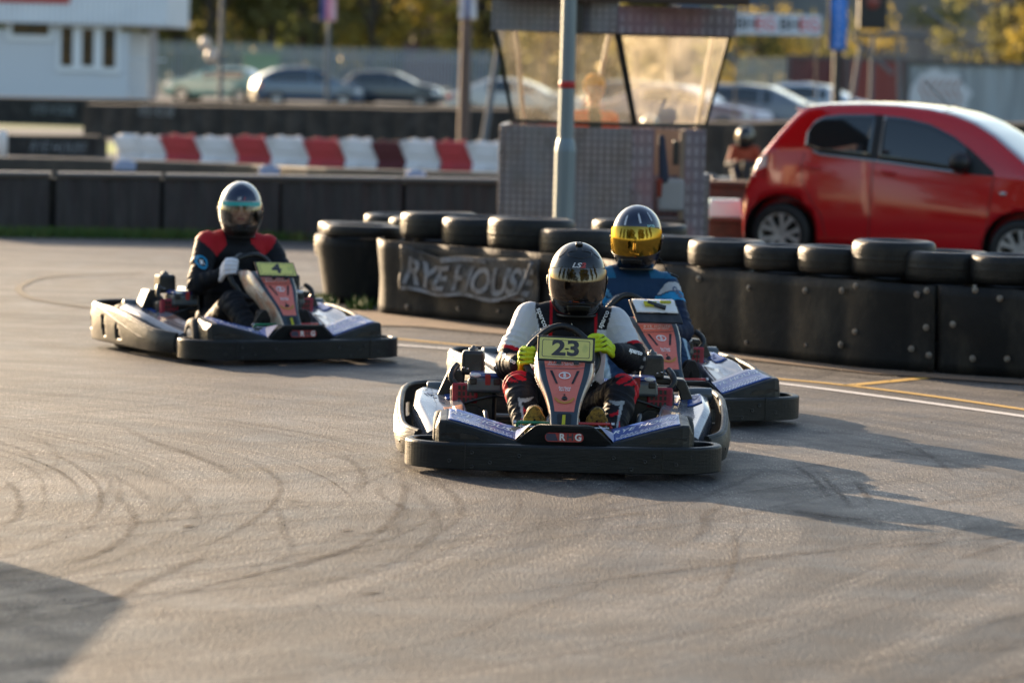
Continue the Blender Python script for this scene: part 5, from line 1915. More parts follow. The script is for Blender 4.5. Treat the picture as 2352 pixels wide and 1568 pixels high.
    mb.prism([(-.030, .232), (.030, .232), (.033, .268), (.026, .274), (-.026, .274), (-.033, .268)], lambda u, v, d: fp(u, v, .0015 + .001 * d), 0, 1)
    mb.build('fairing_opening', M_smooth, fair)
    mb = MB(); mb.prism([(-.012, .222), (.004, .222), (.006, .268), (-.008, .268)], lambda u, v, d: fp(u, v, .004 + .002 * d), 0, 1)
    mb.build('strap', M_strap, fair)
    for s in (-1, 1):
        mb = MB(); mb.prism([(s * .068, .452), (s * .056, .452), (s * .030, .398), (s * .040, .398)], lambda u, v, d: fp(u, v, .0015 + .0015 * d), 0, 1)
        mb.build('vent', M_smooth, fair)
    mb = MB()
    ring = [2 * math.pi * i / 28 for i in range(28)]
    def torus(cx, cz, rx, rz, w):
        vs = [fp(cx + rx * math.cos(a), cz + rz * math.sin(a)) for a in ring] + [fp(cx + (rx - w) * math.cos(a), cz + (rz - w) * math.sin(a)) for a in ring]
        return vs, [(i, (i + 1) % 28, 28 + (i + 1) % 28, 28 + i) for i in range(28)]
    mb.add(*torus(0, .432, .0275, .0145, .0045))
    mb.text('B', lambda a, b: fp(a, .432 + b), .022, 0, .04)
    mb.build('round_logo', M_wtext, fair)
    mb = MB()
    for i, ln in enumerate(('Rye House', 'Kart Club')):
        mb.text(ln, lambda a, b: fp(a, .381 - i * .0095 + b), .0125, .2, .015)
    mb.text('RYE HOUSE', lambda a, b: fp(a, .487 + b * .62), .026, .35, 0.0, space=1.15)
    mb.text('KART RACEWAY', lambda a, b: fp(a + .032, .477 + b), .0085, .2, .01)
    for i in range(16):
        for j in range(2):
            if (i + j) % 2: continue
            x, z = -.078 + i * .0045, .474 + j * .0028
            mb.add([fp(x, z), fp(x + .0042, z), fp(x + .0042, z + .0027), fp(x, z + .0027)], [(0, 1, 2, 3)])
    mb.build('lettering', M_wtext, fair)
    mb = MB()
    arc = [(-.096, .462), (-.07, .459), (-.03, .460), (.03, .460), (.07, .4615), (.095, .466)]
    for i in range(5):
        (x0, z0), (x1, z1) = arc[i], arc[i + 1]
        mb.add([fp(x0, z0), fp(x1, z1), fp(x1, z1 + .002), fp(x0, z0 + .002)], [(0, 1, 2, 3)])
    mb.build('pinstripe', M_edge, fair)
    mb = MB()
    for s in (-1, 1):
        mb.prism([(0, .322), (s * .022, .328), (s * .043, .343), (s * .046, .335), (s * .030, .320), (0, .314)], lambda u, v, d: fp(u, v, .002 + .001 * d), 0, 1)
    mb.build('wing_emblem', pm('emblem_gold', (.55, .25, .05), .4), fair)
    for x, z, r in ((0, .334, .013), (0, .352, .004)):
        mb = MB(); mb.lathe([(.001, -.007), (r * .45, -.007), (r * .5, -.004), (r, -.002), (r * 1.05, .002)], 14, ax='y', cap=False)
        o = mb.build('bolt', M_smooth, fair); o.location = fp(x, z, .001)
    # printing on the flanks
    for s, body in ((-1, 'HOUSE'), (1, 'RYE H')):
        mb = MB()
        def flank(a, b):
            z = .50 - a * 1.0; zz = min(.57, max(.22, z))
            i0 = interp(zz, zs, wf) + .012; i1 = interp(zz, zs, wo)
            t = .55 + b * 5
            x = i0 + (i1 - i0) * (.35 + .65 * t); y = fy(zz) + .022 + .063 * t
            return Vector((s * (x + .004), y, zz - .003))
        mb.text(body, lambda a, b: flank(a * .8 + .06, b), .05, 0, .01)
        mb.build('lettering', M_wtext, fair)
    # number plate
    pt = thing('number_plate', None, None, (0.004, .462, .545)); pt.parent = K
    tilt = R(-18 if number == 23 else -44) if not plate_folded else R(-50)
    pt.rotation_euler = (tilt, R(1.5), R(0))
    if plate_folded: pt.location = (0.004, .475, .562)
    hgt = .118 if not plate_folded else .17
    mb = MB(); mb.box((0, 0, 0), (.262, .012, hgt)); mb.build('plate_frame', M_smooth, pt, bevel=.004)
    if not plate_folded:
        mb = MB(); mb.prism(rrect(.243, .100, .006), lambda u, v, d: Vector((u, -.0065 - .001 * d, v)), 0, 1); mb.build('plate_face', M_ylw, pt)
        mb = MB()
        a = rrect(.218, .082, .008, 3); b = rrect(.213, .077, .007, 3); n = len(a)
        mb.add([Vector((x, -.0081, z)) for x, z in a] + [Vector((x, -.0081, z)) for x, z in b], [(i, (i + 1) % n, n + (i + 1) % n, n + i) for i in range(n)])
        mb.text(str(number), lambda u, v: Vector((u * 1.30, -.0083, v)), .098, 0, .035, space=1.04)
        mb.build('numeral', M_dtext, pt)
        mb = MB(); mb.ball((0.004, -.009, 0), (.010, .003, .0035)); mb.box((-.03, .0, -.062), (.022, .02, .014)); mb.box((.05, .0, -.062), (.022, .02, .014)); mb.each('plate_clip', M_smooth, pt)
    else:
        mb = MB()
        mb.grid(lambda u, v: Vector((-.118 + .236 * u, -.012 - .012 * abs(noise.noise(Vector((u * 5, v * 4, 2)))), -.02 + .1 * v)), lin(0, 1, 14), lin(0, 1, 8))
        mb.build('crumpled_sheet', M_wtext, pt, solid=.002)
        mb = MB(); mb.box((-.03, -.028, .03), (.07, .01, .03)); mb.box((.06, -.026, .05), (.06, .008, .012)); mb.build('clip', M_strap, pt)
        mb = MB(); mb.box((.0, -.03, .02), (.10, .012, .022), rot=Matrix.Rotation(.4, 3, 'Y')); mb.build('plate_clip', M_smooth, pt)
    # ---- steering wheel
    sw = thing('steering_wheel', None, None, (-.012, .765, .476)); sw.parent = K
    sw.rotation_euler = (R(-28), 0, 0)
    turn = wheelturn
    ring_ = []
    for i in range(48):
        a = 2 * math.pi * i / 48
        r = .160 + .008 * math.cos(4 * a)
        if math.sin(a) < -.75: r *= .93
        ring_.append(Vector((r * math.cos(a + turn), 0, r * math.sin(a + turn))))
    mb = MB(); mb.tube(ring_, .0165, 12, closed=True, up=(0, 1, 0)); mb.build('rim', pm('wheel_rim_rubber', (.014, .015, .016), .38, rvar=.2, bump=.3, bscale=90), sw)
    mb = MB()
    for a in (0, math.pi, -math.pi / 2):
        a += turn
        mb.sweep([(0, 0, 0), (.155 * math.cos(a), 0, .155 * math.sin(a))], [(-.016, -.003), (.016, -.003), (.016, .003), (-.016, .003)], up=Vector((0, 1, 0)), smooth=False)
    mb.lathe([(.001, -.02), (.035, -.02), (.035, .01), (.001, .01)], 16, ax='y')
    mb.build('spoke', M_smooth, sw)
    mb = MB()
    def rimp(a, b):
        th = math.pi / 2 + .62 - a / .168 + turn * 0
        r = .165
        ph = .5 + b / .0165
        return Vector(((r + .0172 * math.sin(ph)) * math.cos(th), -.0172 * math.cos(ph), (r + .0172 * math.sin(ph)) * math.sin(th)))
    mb.text('BIZKARTS', lambda a, b: rimp(a, b * .8), .021, 0, .03, space=1.08)
    mb.build('lettering', pm('grey_print', (.3, .3, .31), .5), sw)
    mb = MB(); mb.tube([(-.008, .76, .48), (0, .45, .28), (0, .22, .12)], .012, 10); mb.build('steering_column', M_covg, K)

    # ---- floor, frame, pedals, tank
    mb = MB(); mb.box((0, .72, .045), (.56, .95, .012)); mb.build('floor_tray', M_smooth, K)
    mb = MB()
    for s in (-1, 1):
        mb.tube(smoothpoly([(s * .22, .12, .07), (s * .30, .30, .06), (s * .33, .7, .06), (s * .32, 1.2, .06), (s * .30, 1.6, .08)], 4), .016, 8)
        mb.tube([(s * .30, .62, .07), (s * .60, .68, .08), (s * .62, 1.2, .08), (s * .32, 1.28, .07)], .012, 8)
        mb.tube(smoothpoly([(s * .33, .95, .08), (s * .36, .88, .16), (s * .36, .80, .22), (s * .34, .70, .15), (s * .30, .60, .07)], 4), .011, 8)
    mb.tube([(-.30, .32, .07), (.30, .32, .07)], .014, 8)
    mb.tube([(-.52, 1.42, .14), (.52, 1.42, .14)], .018, 10)
    mb.tube([(-.5, .38, .12), (.5, .38, .12)], .012, 8)
    mb.build('chassis_frame', M_covg, K)
    mb = MB(); mb.box((0, .55, .12), (.17, .22, .22), taper=.9); mb.build('fuel_tank', M_tank, K, bevel=.02)
    for s, m in ((-1, M_green), (1, M_redp)):
        pd = thing('pedal', None, None, (s * .125, .285, .205)); pd.parent = K
        mb = MB(); mb.tube([(-s * .085, 0, .018), (s * .085, 0, .018)], .0075, 8); mb.tube([(s * .085, 0, .018), (s * .10, 0, -.04), (s * .10, .02, -.14)], .007, 8); mb.box((0, .01, -.105), (.16, .012, .025)); mb.build('pedal_bar', m, pd)
        mb = MB(); mb.tube([(-s * .08, -.006, .0), (s * .08, -.006, .0)], .006, 8); mb.tube([(s * .066, 0, .03), (s * .066, -.0, -.14)], .004, 6); mb.build('pedal_rod', M_chrome, pd)
        mb = MB(); mb.tube([(s * .09, -.005, .018), (s * .104, -.005, .018)], .009, 8); mb.build('end_nut', M_chrome, pd)

    # ---- seat
    mb = MB()
    pr = [(.80, .10), (.88, .075), (1.05, .075), (1.20, .11), (1.30, .22), (1.35, .36), (1.38, .47)]
    pr = [(p.x, p.y) for p in smoothpoly([Vector((a, b, 0)) for a, b in pr], 3)]
    def seatp(i, v):
        y, z = pr[int(i)]; k = int(i) / (len(pr) - 1)
        w = .19 + .03 * math.sin(k * 3)
        side = abs(v) ** 2.5
        return Vector((w * v * (1 - .1 * side), y - (side * .12 * (k > .4) * min(1, (k - .4) * 3)), z + side * .16 * (1 - k * .6)))
    mb.grid(seatp, list(range(len(pr))), lin(-1, 1, 15)); mb.build('seat', M_smooth, K, solid=.012)

    # ---- wheels
    def kwheel(x, y, r, w, turn=0.0):
        o = bpy.data.objects.new('wheel', None); C.objects.link(o); o.parent = K; o.location = (x, y, r)
        o.rotation_euler = (0, 0, turn)
        mb = MB(); mb.lathe([(r * .52, -w / 2 + .01), (r * .7, -w / 2), (r * .93, -w * .44), (r, -w * .3), (r, w * .3), (r * .93, w * .44), (r * .7, w / 2), (r * .52, w / 2 - .01), (r * .5, 0)], 36, ax='x', closed=True); mb.build('tyre', M_kt, o)
        mb = MB(); mb.lathe([(r * .51, -w * .46), (r * .46, -w * .3), (r * .2, -w * .12), (r * .2, w * .12), (r * .46, w * .3), (r * .51, w * .46)], 20, ax='x', cap=True); mb.build('rim', M_covg, o)
    kwheel(-.53, .40, .13, .125, wheelturn * .25); kwheel(.53, .40, .13, .125, wheelturn * .25)
    kwheel(-.565, 1.42, .14, .20); kwheel(.565, 1.42, .14, .20)

    # ---- side protection walls with slots, running round to the rear bumper
    for s in (-1, 1):
        pl = smoothpoly([Vector(p) for p in ((.66, .43, 0), (.725, .55, 0), (.752, .75, 0), (.762, 1.0, 0), (.762, 1.3, 0), (.752, 1.50, 0), (.72, 1.63, 0), (.62, 1.70, 0), (.45, 1.71, 0))], 12)
        n = len(pl)

        def wt(i):
            y = pl[i].y
            return interp(y, [.43, .62, .95, 1.2, 1.7], [.155, .175, .235, .262, .275]) if i < n * .8 else .275

        def wall(i, v):
            p = pl[int(i)]; i = int(i)
            top = wt(i)
            z = .05 + (top - .05) * v
            out = .012 * math.sin(math.pi * v) + .004
            d = (pl[min(i + 1, n - 1)] - pl[max(i - 1, 0)]).normalized()
            q = Vector((p.x + d.y * out, p.y - d.x * out, z))
            return Vector((q.x * s, q.y, q.z))

        def keep(i, v):
            y = pl[int(i)].y; z = .05 + (wt(int(i)) - .05) * v
            if int(i) > n * .62: return not (.6 > v > .32 and n * .66 < i < n * .74)
            # leaning slot and triangle
            a = y - (1.28 - (z - .09) * -.35)
            if .085 < z < .215 and abs(a) < .024: return False
            if .085 < z < .185 and 0 < (1.10 - (z - .085) * .1) - y < (.185 - z) * .9 + .01 and y > .98 : return False
            return True
        vs_ = lin(0, 1, 17)
        mb = MB(); mb.grid(wall, list(range(n)), vs_ if s > 0 else vs_[::-1], keep=keep)
        w = mb.build('side_wall', M_plast2, K, solid=.022)
        mb = MB()
        mb.tube([wall(i, 1.0) + Vector((-s * .008, 0, 0)) for i in range(0, n, 2)], .014, 8)
        mb.tube([wall(i, v) + Vector((s * .004, 0, 0)) for i, v in ((int(n * .60), .97), (int(n * .5), .86), (int(n * .38), .66), (int(n * .25), .50), (int(n * .12), .44))], .011, 8)
        mb.build('wall_rib', M_plast2, w)
        # pod
        ys = lin(.50, 1.27, 12); rs = []
        for k, y in enumerate(ys):
            t = k / 11
            xo = .625 + .075 * min(1, t * 1.8); xi = .40 + .11 * t
            zt_ = interp(t, [0, .25, .6, 1], [.165, .205, .262, .290])
            e = .02 if 0 < k < 11 else .03
            rs.append([Vector((xo * s, y, .07)), Vector(((xo + .005) * s, y, zt_ - .06)), Vector(((xo - .004) * s, y, zt_ - .02)), Vector(((xo - e - .012) * s, y, zt_)), Vector(((xo * .62 + xi * .38) * s, y, zt_ - .006 - .022 * math.sin(t * math.pi))),
                       Vector(((xo * .3 + xi * .7) * s, y, zt_ - .012 - .02 * math.sin(t * math.pi))), Vector((xi * s, y, zt_ - .012)), Vector(((xi - .01) * s, y, zt_ - .03)), Vector(((xi - .01) * s, y, .07))])
        if s > 0: rs = [r[::-1] for r in rs]
        mb = MB()
        mb.rings(rs, 0, True, loop=True)
        pod = mb.build('side_pod', [M_podw], K, bevel=0)
        md = pod.modifiers.new('b', 'BEVEL'); md.width = .008; md.segments = 3; md.limit_method = 'ANGLE'
        def podp(u, v, off=.0035):
            t = max(0, min(1, u)); k = t * 11
            i = min(10, int(k)); f = k - i
            row = rs[i]; row2 = rs[i + 1]
            seq = [6, 5, 4, 3] if s < 0 else [2, 3, 4, 5]
            j = max(0, min(2, int(v * 3))); g = v * 3 - j
            a = row[seq[j]].lerp(row[seq[j + 1]], g); b = row2[seq[j]].lerp(row2[seq[j + 1]], g)
            q = a.lerp(b, f); q.z += off; return q
        def patch(u0, u1, v0, v1, m, nm):
            mb = MB(); mb.grid(lambda u, v: podp(u, v), lin(u0, u1, 6), lin(v0, v1, 9) if s < 0 else lin(v1, v0, 9))
            return mb.build(nm, m, pod, solid=.001)
        patch(.74, .93, .10, .34, M_blue, 'sticker')
        patch(.10, .55, .05, .45, pm('faded_orange', (.36, .20, .15), .3, coat=.6, col2=(.3, .28, .27), vscale=8), 'sticker')
        if s > 0: patch(.70, .95, .55, .95, M_blue, 'sticker')
        mb = MB()
        for i in range(9):
            u = .8 + rr.uniform(0, .12); v = .4 + i * .055
            q = podp(u, v, .005); mb.box(q, (.018, .010, .001))
        mb.build('lettering', M_blue, pod)
        # ---- engine group
        eg = thing('engine', None, None, (0, 0, 0)); eg.parent = K
        X = lambda x: s * x
        mb = MB(); mb.box((X(.42), 1.16, .21), (.22, .22, .22)); mb.tube([(X(.42), 1.0, .17), (X(.42), 1.3, .17)], .06, 14); mb.build('crankcase', M_smooth, eg, bevel=.02)
        mb = MB(); mb.box((X(.46), 1.045, .285), (.12, .03, .095)); mb.build('cooling_shroud', M_redeng, eg, bevel=.008)
        mb = MB()
        for i in range(4):
            for j in range(3): mb.box((X(.485) - s * i * .021, 1.027, .255 + j * .028), (.012, .006, .019))
        mb.each('shroud_slot', M_smooth, eg)
        mb = MB(); mb.box((X(.365), 1.08, .325), (.175, .16, .072), taper=.92); cv = mb.build('engine_cover', M_covg, eg, bevel=.016, seg=3)
        mb = MB(); mb.box((X(.365), 1.085, .372), (.155, .135, .022), taper=.9); mb.build('cover_top', M_cover, cv, bevel=.008)
        mb = MB(); mb.box((X(.352), 1.003, .345), (.026, .004, .07), rot=Matrix.Rotation(R(8), 3, 'X')); mb.build('cover_stripe', M_crash, cv, bevel=.002)
        mb = MB()
        for dx in (-.045, .045): mb.box((X(.365) + dx * 1.25, .999, .345), (.034, .008, .03))
        mb.each('cover_recess', M_smooth, cv, bevel=.004)
        mb = MB(); mb.lathe([(.001, -.002), (.02, -.002), (.022, .001)], 14, ax='y', cap=False); o = mb.build('cover_badge', M_wtext, cv); o.location = (X(.41), 1.003, .374); o.scale = (1.2, 1, .5); o.rotation_euler = (R(-30), 0, 0)
        mb = MB(); mb.box((X(.425), 1.20, .418), (.115, .11, .115), taper=.93); tk = mb.build('fuel_canister', M_smooth, eg, bevel=.016, seg=3)
        mb = MB(); mb.lathe([(.022, .475), (.022, .487), (.010, .49), (.008, .498), (.001, .499)], 12, (X(.425), 1.20, 0)); mb.build('filler_cap', M_covg, tk)
        mb = MB(); mb.tube(smoothpoly([(X(.50), 1.12, .41), (X(.52), 1.08, .385), (X(.525), 1.06, .35), (X(.50), 1.05, .32)], 4), .016, 8); mb.tube(smoothpoly([(X(.48), 1.02, .23), (X(.40), .99, .26), (X(.33), 1.0, .275), (X(.28), 1.05, .27)], 4), .007, 6); mb.build('hose', M_smooth, eg)
        g = [(.60, .245), (.545, .372), (.535, .384), (.47, .380), (.462, .36), (.475, .23), (.53, .20), (.60, .20)] if s < 0 else [(.435, .367), (.445, .372), (.575, .362), (.588, .352), (.635, .24), (.57, .235), (.555, .30), (.53, .335), (.44, .338)]
        mb = MB(); mb.prism(g, lambda u, v, d: Vector((X(u), 1.17 + .13 * d, v)), 0, 1); mb.build('engine_guard', M_smooth, eg, bevel=.008)
        mb = MB(); mb.lathe([(.001, 0), (.035, 0), (.04, .006), (.04, .12), (.035, .126), (.001, .126)], 20, (X(.615), 1.34, .272), ax='x'); o = mb.build('silencer', M_covg, eg)
        o.location = (0, 0, 0) if s < 0 else (-.02, 0, 0)
        if s < 0: o.location = (-.03, 0, .0)
        mb = MB()
        for i in range(3): mb.ball((X(.49 - .02 * i), 1.15, .39 + .005 * (i % 2)), .007, n=8, k=6)
        mb.each('fastener', M_chrome, eg)
    # ---- rear bumper bar
    mb = MB(); mb.sweep(smoothpoly([(-.46, 1.715, .16), (-.2, 1.73, .16), (.2, 1.73, .16), (.46, 1.715, .16)], 4), rrect(.03, .2, .012), smooth=False); mb.build('rear_bumper', M_plast2, K)
    mb = MB(); mb.box((0, 1.52, .30), (.40, .16, .16), taper=.9); mb.build('battery_box', M_smooth, K, bevel=.02)
    return K


X0 = .243
K1 = kart((X0, 17.0, 0), 0.0, 'kart with number plate 23 leading in the middle of the photo', 23)
K2 = kart((P(700, 838, 23.1).x, 23.1, 0), R(27.5), 'kart with number plate 4 at the left, turned towards the right', 4, wheelturn=-.5)
K3 = kart((P(1578, 985, 19.6).x, 19.6, 0), R(20), 'kart with a folded number plate behind the number 23 kart', 7, plate_folded=True)
# ================================================================ people
M_suit = pm('suit_cloth', (0, 0, 0), .62, attr=True, bump=.25, bscale=120, spec=.2)
M_skin = pm('skin', (.42, .24, .17), .5, attr=True)
M_glove = pm('glove_cloth', (0, 0, 0), .6, attr=True, bump=.3, bscale=160)
M_helm_b = pm('helmet_black', (.006, .007, .009), .2, coat=.35, rvar=.12)
M_helm_blue = pm('helmet_navy', (.003, .009, .04), .08, coat=.7, spec=.6)
M_helm_dark = pm('helmet_matt', (.012, .012, .013), .45)
M_helm_w = pm('helmet_pearl', (.36, .35, .33), .25, coat=1.0)
M_rubtrim = pm('rubber_trim', (.01, .01, .01), .5)
M_eye = pm('eye_white', (.6, .58, .55), .3)
M_iris = pm('iris', (.03, .02, .015), .2)
M_bala = pm('balaclava', (.02, .02, .022), .9)


def visor_mat(name, tint, refl, fac, rough=.03):
    m, t, b = nt(name)
    t.nodes.remove(b); out = t.nodes['Material Output']
    tr = t.nodes.new('ShaderNodeBsdfTransparent'); tr.inputs[0].default_value = (*tint, 1)
    gl = t.nodes.new('ShaderNodeBsdfGlossy'); gl.inputs['Roughness'].default_value = rough; gl.inputs[0].default_value = (*refl, 1)
    lw = t.nodes.new('ShaderNodeLayerWeight'); lw.inputs[0].default_value = .35
    f = math_n(t, 'ADD', math_n(t, 'MULTIPLY', lw.outputs['Facing'], 1 - fac), fac, True)
    mx = t.nodes.new('ShaderNodeMixShader'); t.links.new(f, mx.inputs[0]); t.links.new(tr.outputs[0], mx.inputs[1]); t.links.new(gl.outputs[0], mx.inputs[2]); t.links.new(mx.outputs[0], out.inputs[0])
    return m


V_smoke = visor_mat('smoke_visor', (.20, .15, .12), (.40, .36, .33), .20, .015)
V_clear = visor_mat('clear_visor', (.9, .9, .9), (.8, .8, .8), .05)
V_gold = visor_mat('gold_visor', (.03, .02, .01), (.46, .29, .05), .85, .015)

# helmet silhouettes by height: (h, half width, front, back)
HH = [(.158, .0, .0, .0), (.156, .028, .03, .03), (.148, .055, .062, .062), (.13, .082, .095, .095), (.10, .107, .125, .125), (.06, .124, .148, .145), (.02, .1325, .160, .153), (-.02, .134, .163, .154), (-.06, .132, .162, .150),
      (-.10, .126, .162, .140), (-.135, .116, .156, .120), (-.165, .103, .140, .098), (-.185, .09, .118, .08), (-.19, .08, .10, .07)]
hh = [p[0] for p in HH][::-1]; hw_ = [p[1] for p in HH][::-1]; hf = [p[2] for p in HH][::-1]; hb = [p[3] for p in HH][::-1]


def hp(phi, h, off=0.0):
    """phi 0 = front (-y), positive towards +x"""
    if h > .02:
        k = math.sqrt(max(0, 1 - ((h - .0) / .158) ** 2)); w, f, b = .1335 * k, .162 * k, .1545 * k
    else:
        w, f, b = interp(h, hh, hw_), interp(h, hh, hf), interp(h, hh, hb)
    s, c = math.sin(phi), math.cos(phi)
    e = .93
    x = w * math.copysign(abs(s) ** e, s); y = -(f if c > 0 else b) * math.copysign(abs(c) ** e, c)
    v = Vector((x, y, h))
    if off:
        n = Vector((x / max(w, .02) ** 2, y / max(f, .02) ** 2, (h / .158 ** 2 if h > 0 else h * 8))).normalized()
        v += n * off
    return v


def helmet(parent, c, rot, shell, visor, style):
    H = bpy.data.objects.new('helmet', None)
    mb = MB()
    hs = [.158 * math.sin(math.pi / 2 * t) for t in lin(1, .13, 18)] + lin(.0, -.19, 22)
    phis = lin(-math.pi, math.pi, 97)
    P0 = R(78)
    vt, vb = .036, -.108

    def inport(phi, h):
        if abs(phi) > P0: return False
        k = (abs(phi) / P0) ** 4
        return vb + .012 * (1 - math.cos(phi)) * 1.5 + .02 * k < h < vt - .025 * k
    mb.grid(lambda p, h: hp(p, h), phis, hs[::-1], keep=lambda p, h: not inport(p, h))
    o = mb.build('helmet', shell, parent, solid=-.006)
    md = o.modifiers[0]; md.offset = -1; md.thickness = .008
    o.location = c; o.rotation_euler = rot
    # liner
    mb = MB(); mb.grid(lambda p, h: hp(p, h) * .93, lin(-math.pi, math.pi, 33), lin(.155, -.185, 16), keep=lambda p, h: not (abs(p) < R(70) and vb < h < vt)); mb.build('liner', M_bala, o)
    # eye port trim
    mb = MB()
    loop = [hp(a, vt - .025 * (abs(a) / P0) ** 4, .001) for a in lin(-P0, P0, 30)] + [hp(a, vb + .018 * (1 - math.cos(a)) + .02 * (abs(a) / P0) ** 4, .001) for a in lin(P0, -P0, 30)]
    mb.tube(loop, .0045, 8, closed=True); mb.build('port_trim', M_rubtrim, o)
    # visor
    mb = MB()
    v0 = R(84)
    mb.grid(lambda a, t: hp(a, (vb - .008 + .018 * (1 - math.cos(a)) + .022 * (abs(a) / v0) ** 3) * (1 - t) + (vt + .008 - .018 * (abs(a) / v0) ** 3) * t, .0060 + .005 * (1 - (2 * t - 1) ** 2) * max(0, math.cos(a * .9))), lin(-v0, v0, 48), lin(0, 1, 10))
    mb.build('visor', visor, o)
    mb = MB()
    for s in (-1, 1):
        q = hp(s * R(88), -.02, .004); mb.ball(q, (.008, .022, .024), n=14, k=8)
    mb.build('visor_pivot', shell if style != 'pearl' else M_helm_dark, o)
    mb = MB()
    mb.tube([hp(a, vb - .012 + .018 * (1 - math.cos(a)) + .02 * (abs(a) / v0) ** 3, .004) for a in lin(-R(80), R(80), 30)], .003, 6)
    mb.tube([hp(a, -.185, .0) for a in lin(-math.pi, math.pi, 40)], .006, 8)
    mb.build('edge_trim', M_rubtrim, o)
    # chin vent
    mb = MB(); mb.grid(lambda a, h: hp(a, h - .01 * abs(a), .006), lin(-R(26), R(26), 10), [-.155, -.148, -.135, -.128]); mb.build('chin_vent', M_rubtrim, o, solid=.002)
    return o


def helm_text(o, body, size, h0, m, a0=0.0, shear=.3, bold=.03, off=.003, nm='lettering'):
    mb = MB()
    mb.text(body, lambda x, y: hp(a0 + x / .15, h0 + y, off), size, shear, bold)
    return mb.build(nm, m, o)


def head(parent, c, rot, skin=(.42, .24, .17)):
    """head with brow, nose, mouth, eye sockets and ears, inside the helmet"""
    mb = MB()
    mb.ball((0, .005, .02), (.076, .092, .098)); mb.ball((0, -.035, -.05), (.058, .055, .062)); mb.ball((0, -.055, -.095), (.03, .032, .022))
    mb.limb((0, -.094, .012), (0, -.112, -.034), .009, .015); mb.ball((-.012, -.103, -.038), .009); mb.ball((.012, -.103, -.038), .009)
    mb.limb((-.045, -.080, .026), (-.012, -.090, .022), .010, .010); mb.limb((.045, -.080, .026), (.012, -.090, .022), .010, .010)
    mb.limb((-.022, -.090, -.066), (.022, -.090, -.066), .007, .007); mb.limb((-.018, -.088, -.075), (.018, -.088, -.075), .0075, .0075)
    mb.ball((-.042, -.066, -.028), (.022, .02, .02)); mb.ball((.042, -.066, -.028), (.022, .02, .02))
    for s in (-1, 1): mb.ball((s * .078, .01, -.01), (.008, .018, .028))
    mb.limb((0, .02, -.06), (0, .03, -.14), .052, .054)
    me = remeshed(mb, .0045, 3)
    def col(v, n):
        if -.072 < v.z < -.058 and abs(v.x) < .024 and v.y < -.085: return (.30, .10, .09)
        if v.z > .03 and abs(v.x) < .05 and v.y < -.07 and .028 < v.z < .036: return (.12, .07, .04)
        if v.z < -.125: return (.02, .02, .02)
        return skin
    paint(me, col)
    o = link_mesh('head', me, [M_skin], parent); o.location = c; o.rotation_euler = rot
    for s in (-1, 1):
        mb = MB(); mb.ball((s * .031, -.0815, .004), .0125, n=12, k=8); e = mb.build('eye', M_eye, o)
        mb = MB(); mb.ball((s * .031, -.0915, .003), (.0055, .003, .0055), n=10, k=6); mb.build('iris', M_iris, o)
    return o


def glove(parent, grip, T, Nn, B, wrist, colf, forearm=None, thumb_side=1, big=1.0):
    """fist closed on a bar. T along the bar, Nn outward (palm side), B towards the finger backs"""
    T, Nn, B = Vector(T).normalized(), Vector(Nn).normalized(), Vector(B).normalized()
    g = Vector(grip); w = Vector(wrist)
    mb = MB()
    kn = []
    for i in range(4):
        t = T * ((1.5 - i) * .0215)
        L = (1.0, 1.06, 1.0, .84)[i]; r = (.0105, .011, .0105, .0092)[i]
        k = g + t + Nn * .036 * L + B * (.020 + .004 * (i in (1, 2)))
        p1 = g + t * .98 + Nn * .014 * L + B * .038 * L
        p2 = g + t * .95 - Nn * .016 + B * .032
        p3 = g + t * .93 - Nn * .026 + B * .010
        mb.limb(k, p1, r * 1.12, r); mb.limb(p1, p2, r, r * .95); mb.limb(p2, p3, r * .95, r * .82)
        kn.append(k)
        mb.limb(k, w + (t * .75) + (k - w) * .12, r * 1.2, .016)
        mb.ball(k + B * .002, r * 1.2)
    # palm pad and wrist
    mb.limb(g + Nn * .030 - B * .004 + T * .02, w + (g - w) * .15, .022, .024); mb.limb(g + Nn * .030 - B * .006 - T * .022, w + (g - w) * .15, .020, .024)
    fa = Vector(forearm) if forearm is not None else w + (w - g)
    d = (fa - w).normalized()
    mb.limb(w, w + d * .045, .030, .036)
    # thumb leaves the side of the palm near its base
    tb = w + (g - w) * .35 + T * .022 * thumb_side
    t1 = g + T * .046 * thumb_side + Nn * .026 - B * .006
    t2 = g + T * .050 * thumb_side - Nn * .002 - B * .008
    t3 = g + T * .044 * thumb_side - Nn * .020 - B * .002
    mb.limb(tb, t1, .016, .013); mb.limb(t1, t2, .0125, .0115); mb.limb(t2, t3, .0115, .0095)
    me = remeshed(mb, .0028, 2)
    ctx = dict(g=g, T=T, N=Nn, B=B, w=w, d=d, kn=kn)
    paint(me, lambda v, n: colf(v, n, ctx))
    for v in me.vertices: v.co = g + (v.co - g) * big
    return link_mesh('glove', me, [M_glove], parent)


def lime(v, n, c):
    q = v - c['g']; t = q.dot(c['T']); nn = q.dot(c['N']); b = q.dot(c['B'])
    lime_c, dark, cuff = (.56, .72, .012), (.012, .014, .01), (.45, .62, .02)
    # dark slits between the fingers on the back
    for k in (-.0215, 0, .0215):
        if abs(t - k - (nn - .02) * .18) < .0032 * (1 - abs(nn - .028) / .030) and -.006 < nn < .056 and b > .016: return dark
    s = (v - c['w']).dot(c['d'])
    if .012 < s < .016 or .040 < s: return (.30, .42, .01)
    if -.012 < s < .03 and abs(math.sin(t * 190 + s * 60)) < .12 and b > 0: return dark
    return lime_c


def white_g(v, n, c):
    s = (v - c['w']).dot(c['d'])
    if s > .022: return (.45, .03, .03)
    return (.80, .80, .86)


def black_g(v, n, c):
    return (.02, .02, .025)


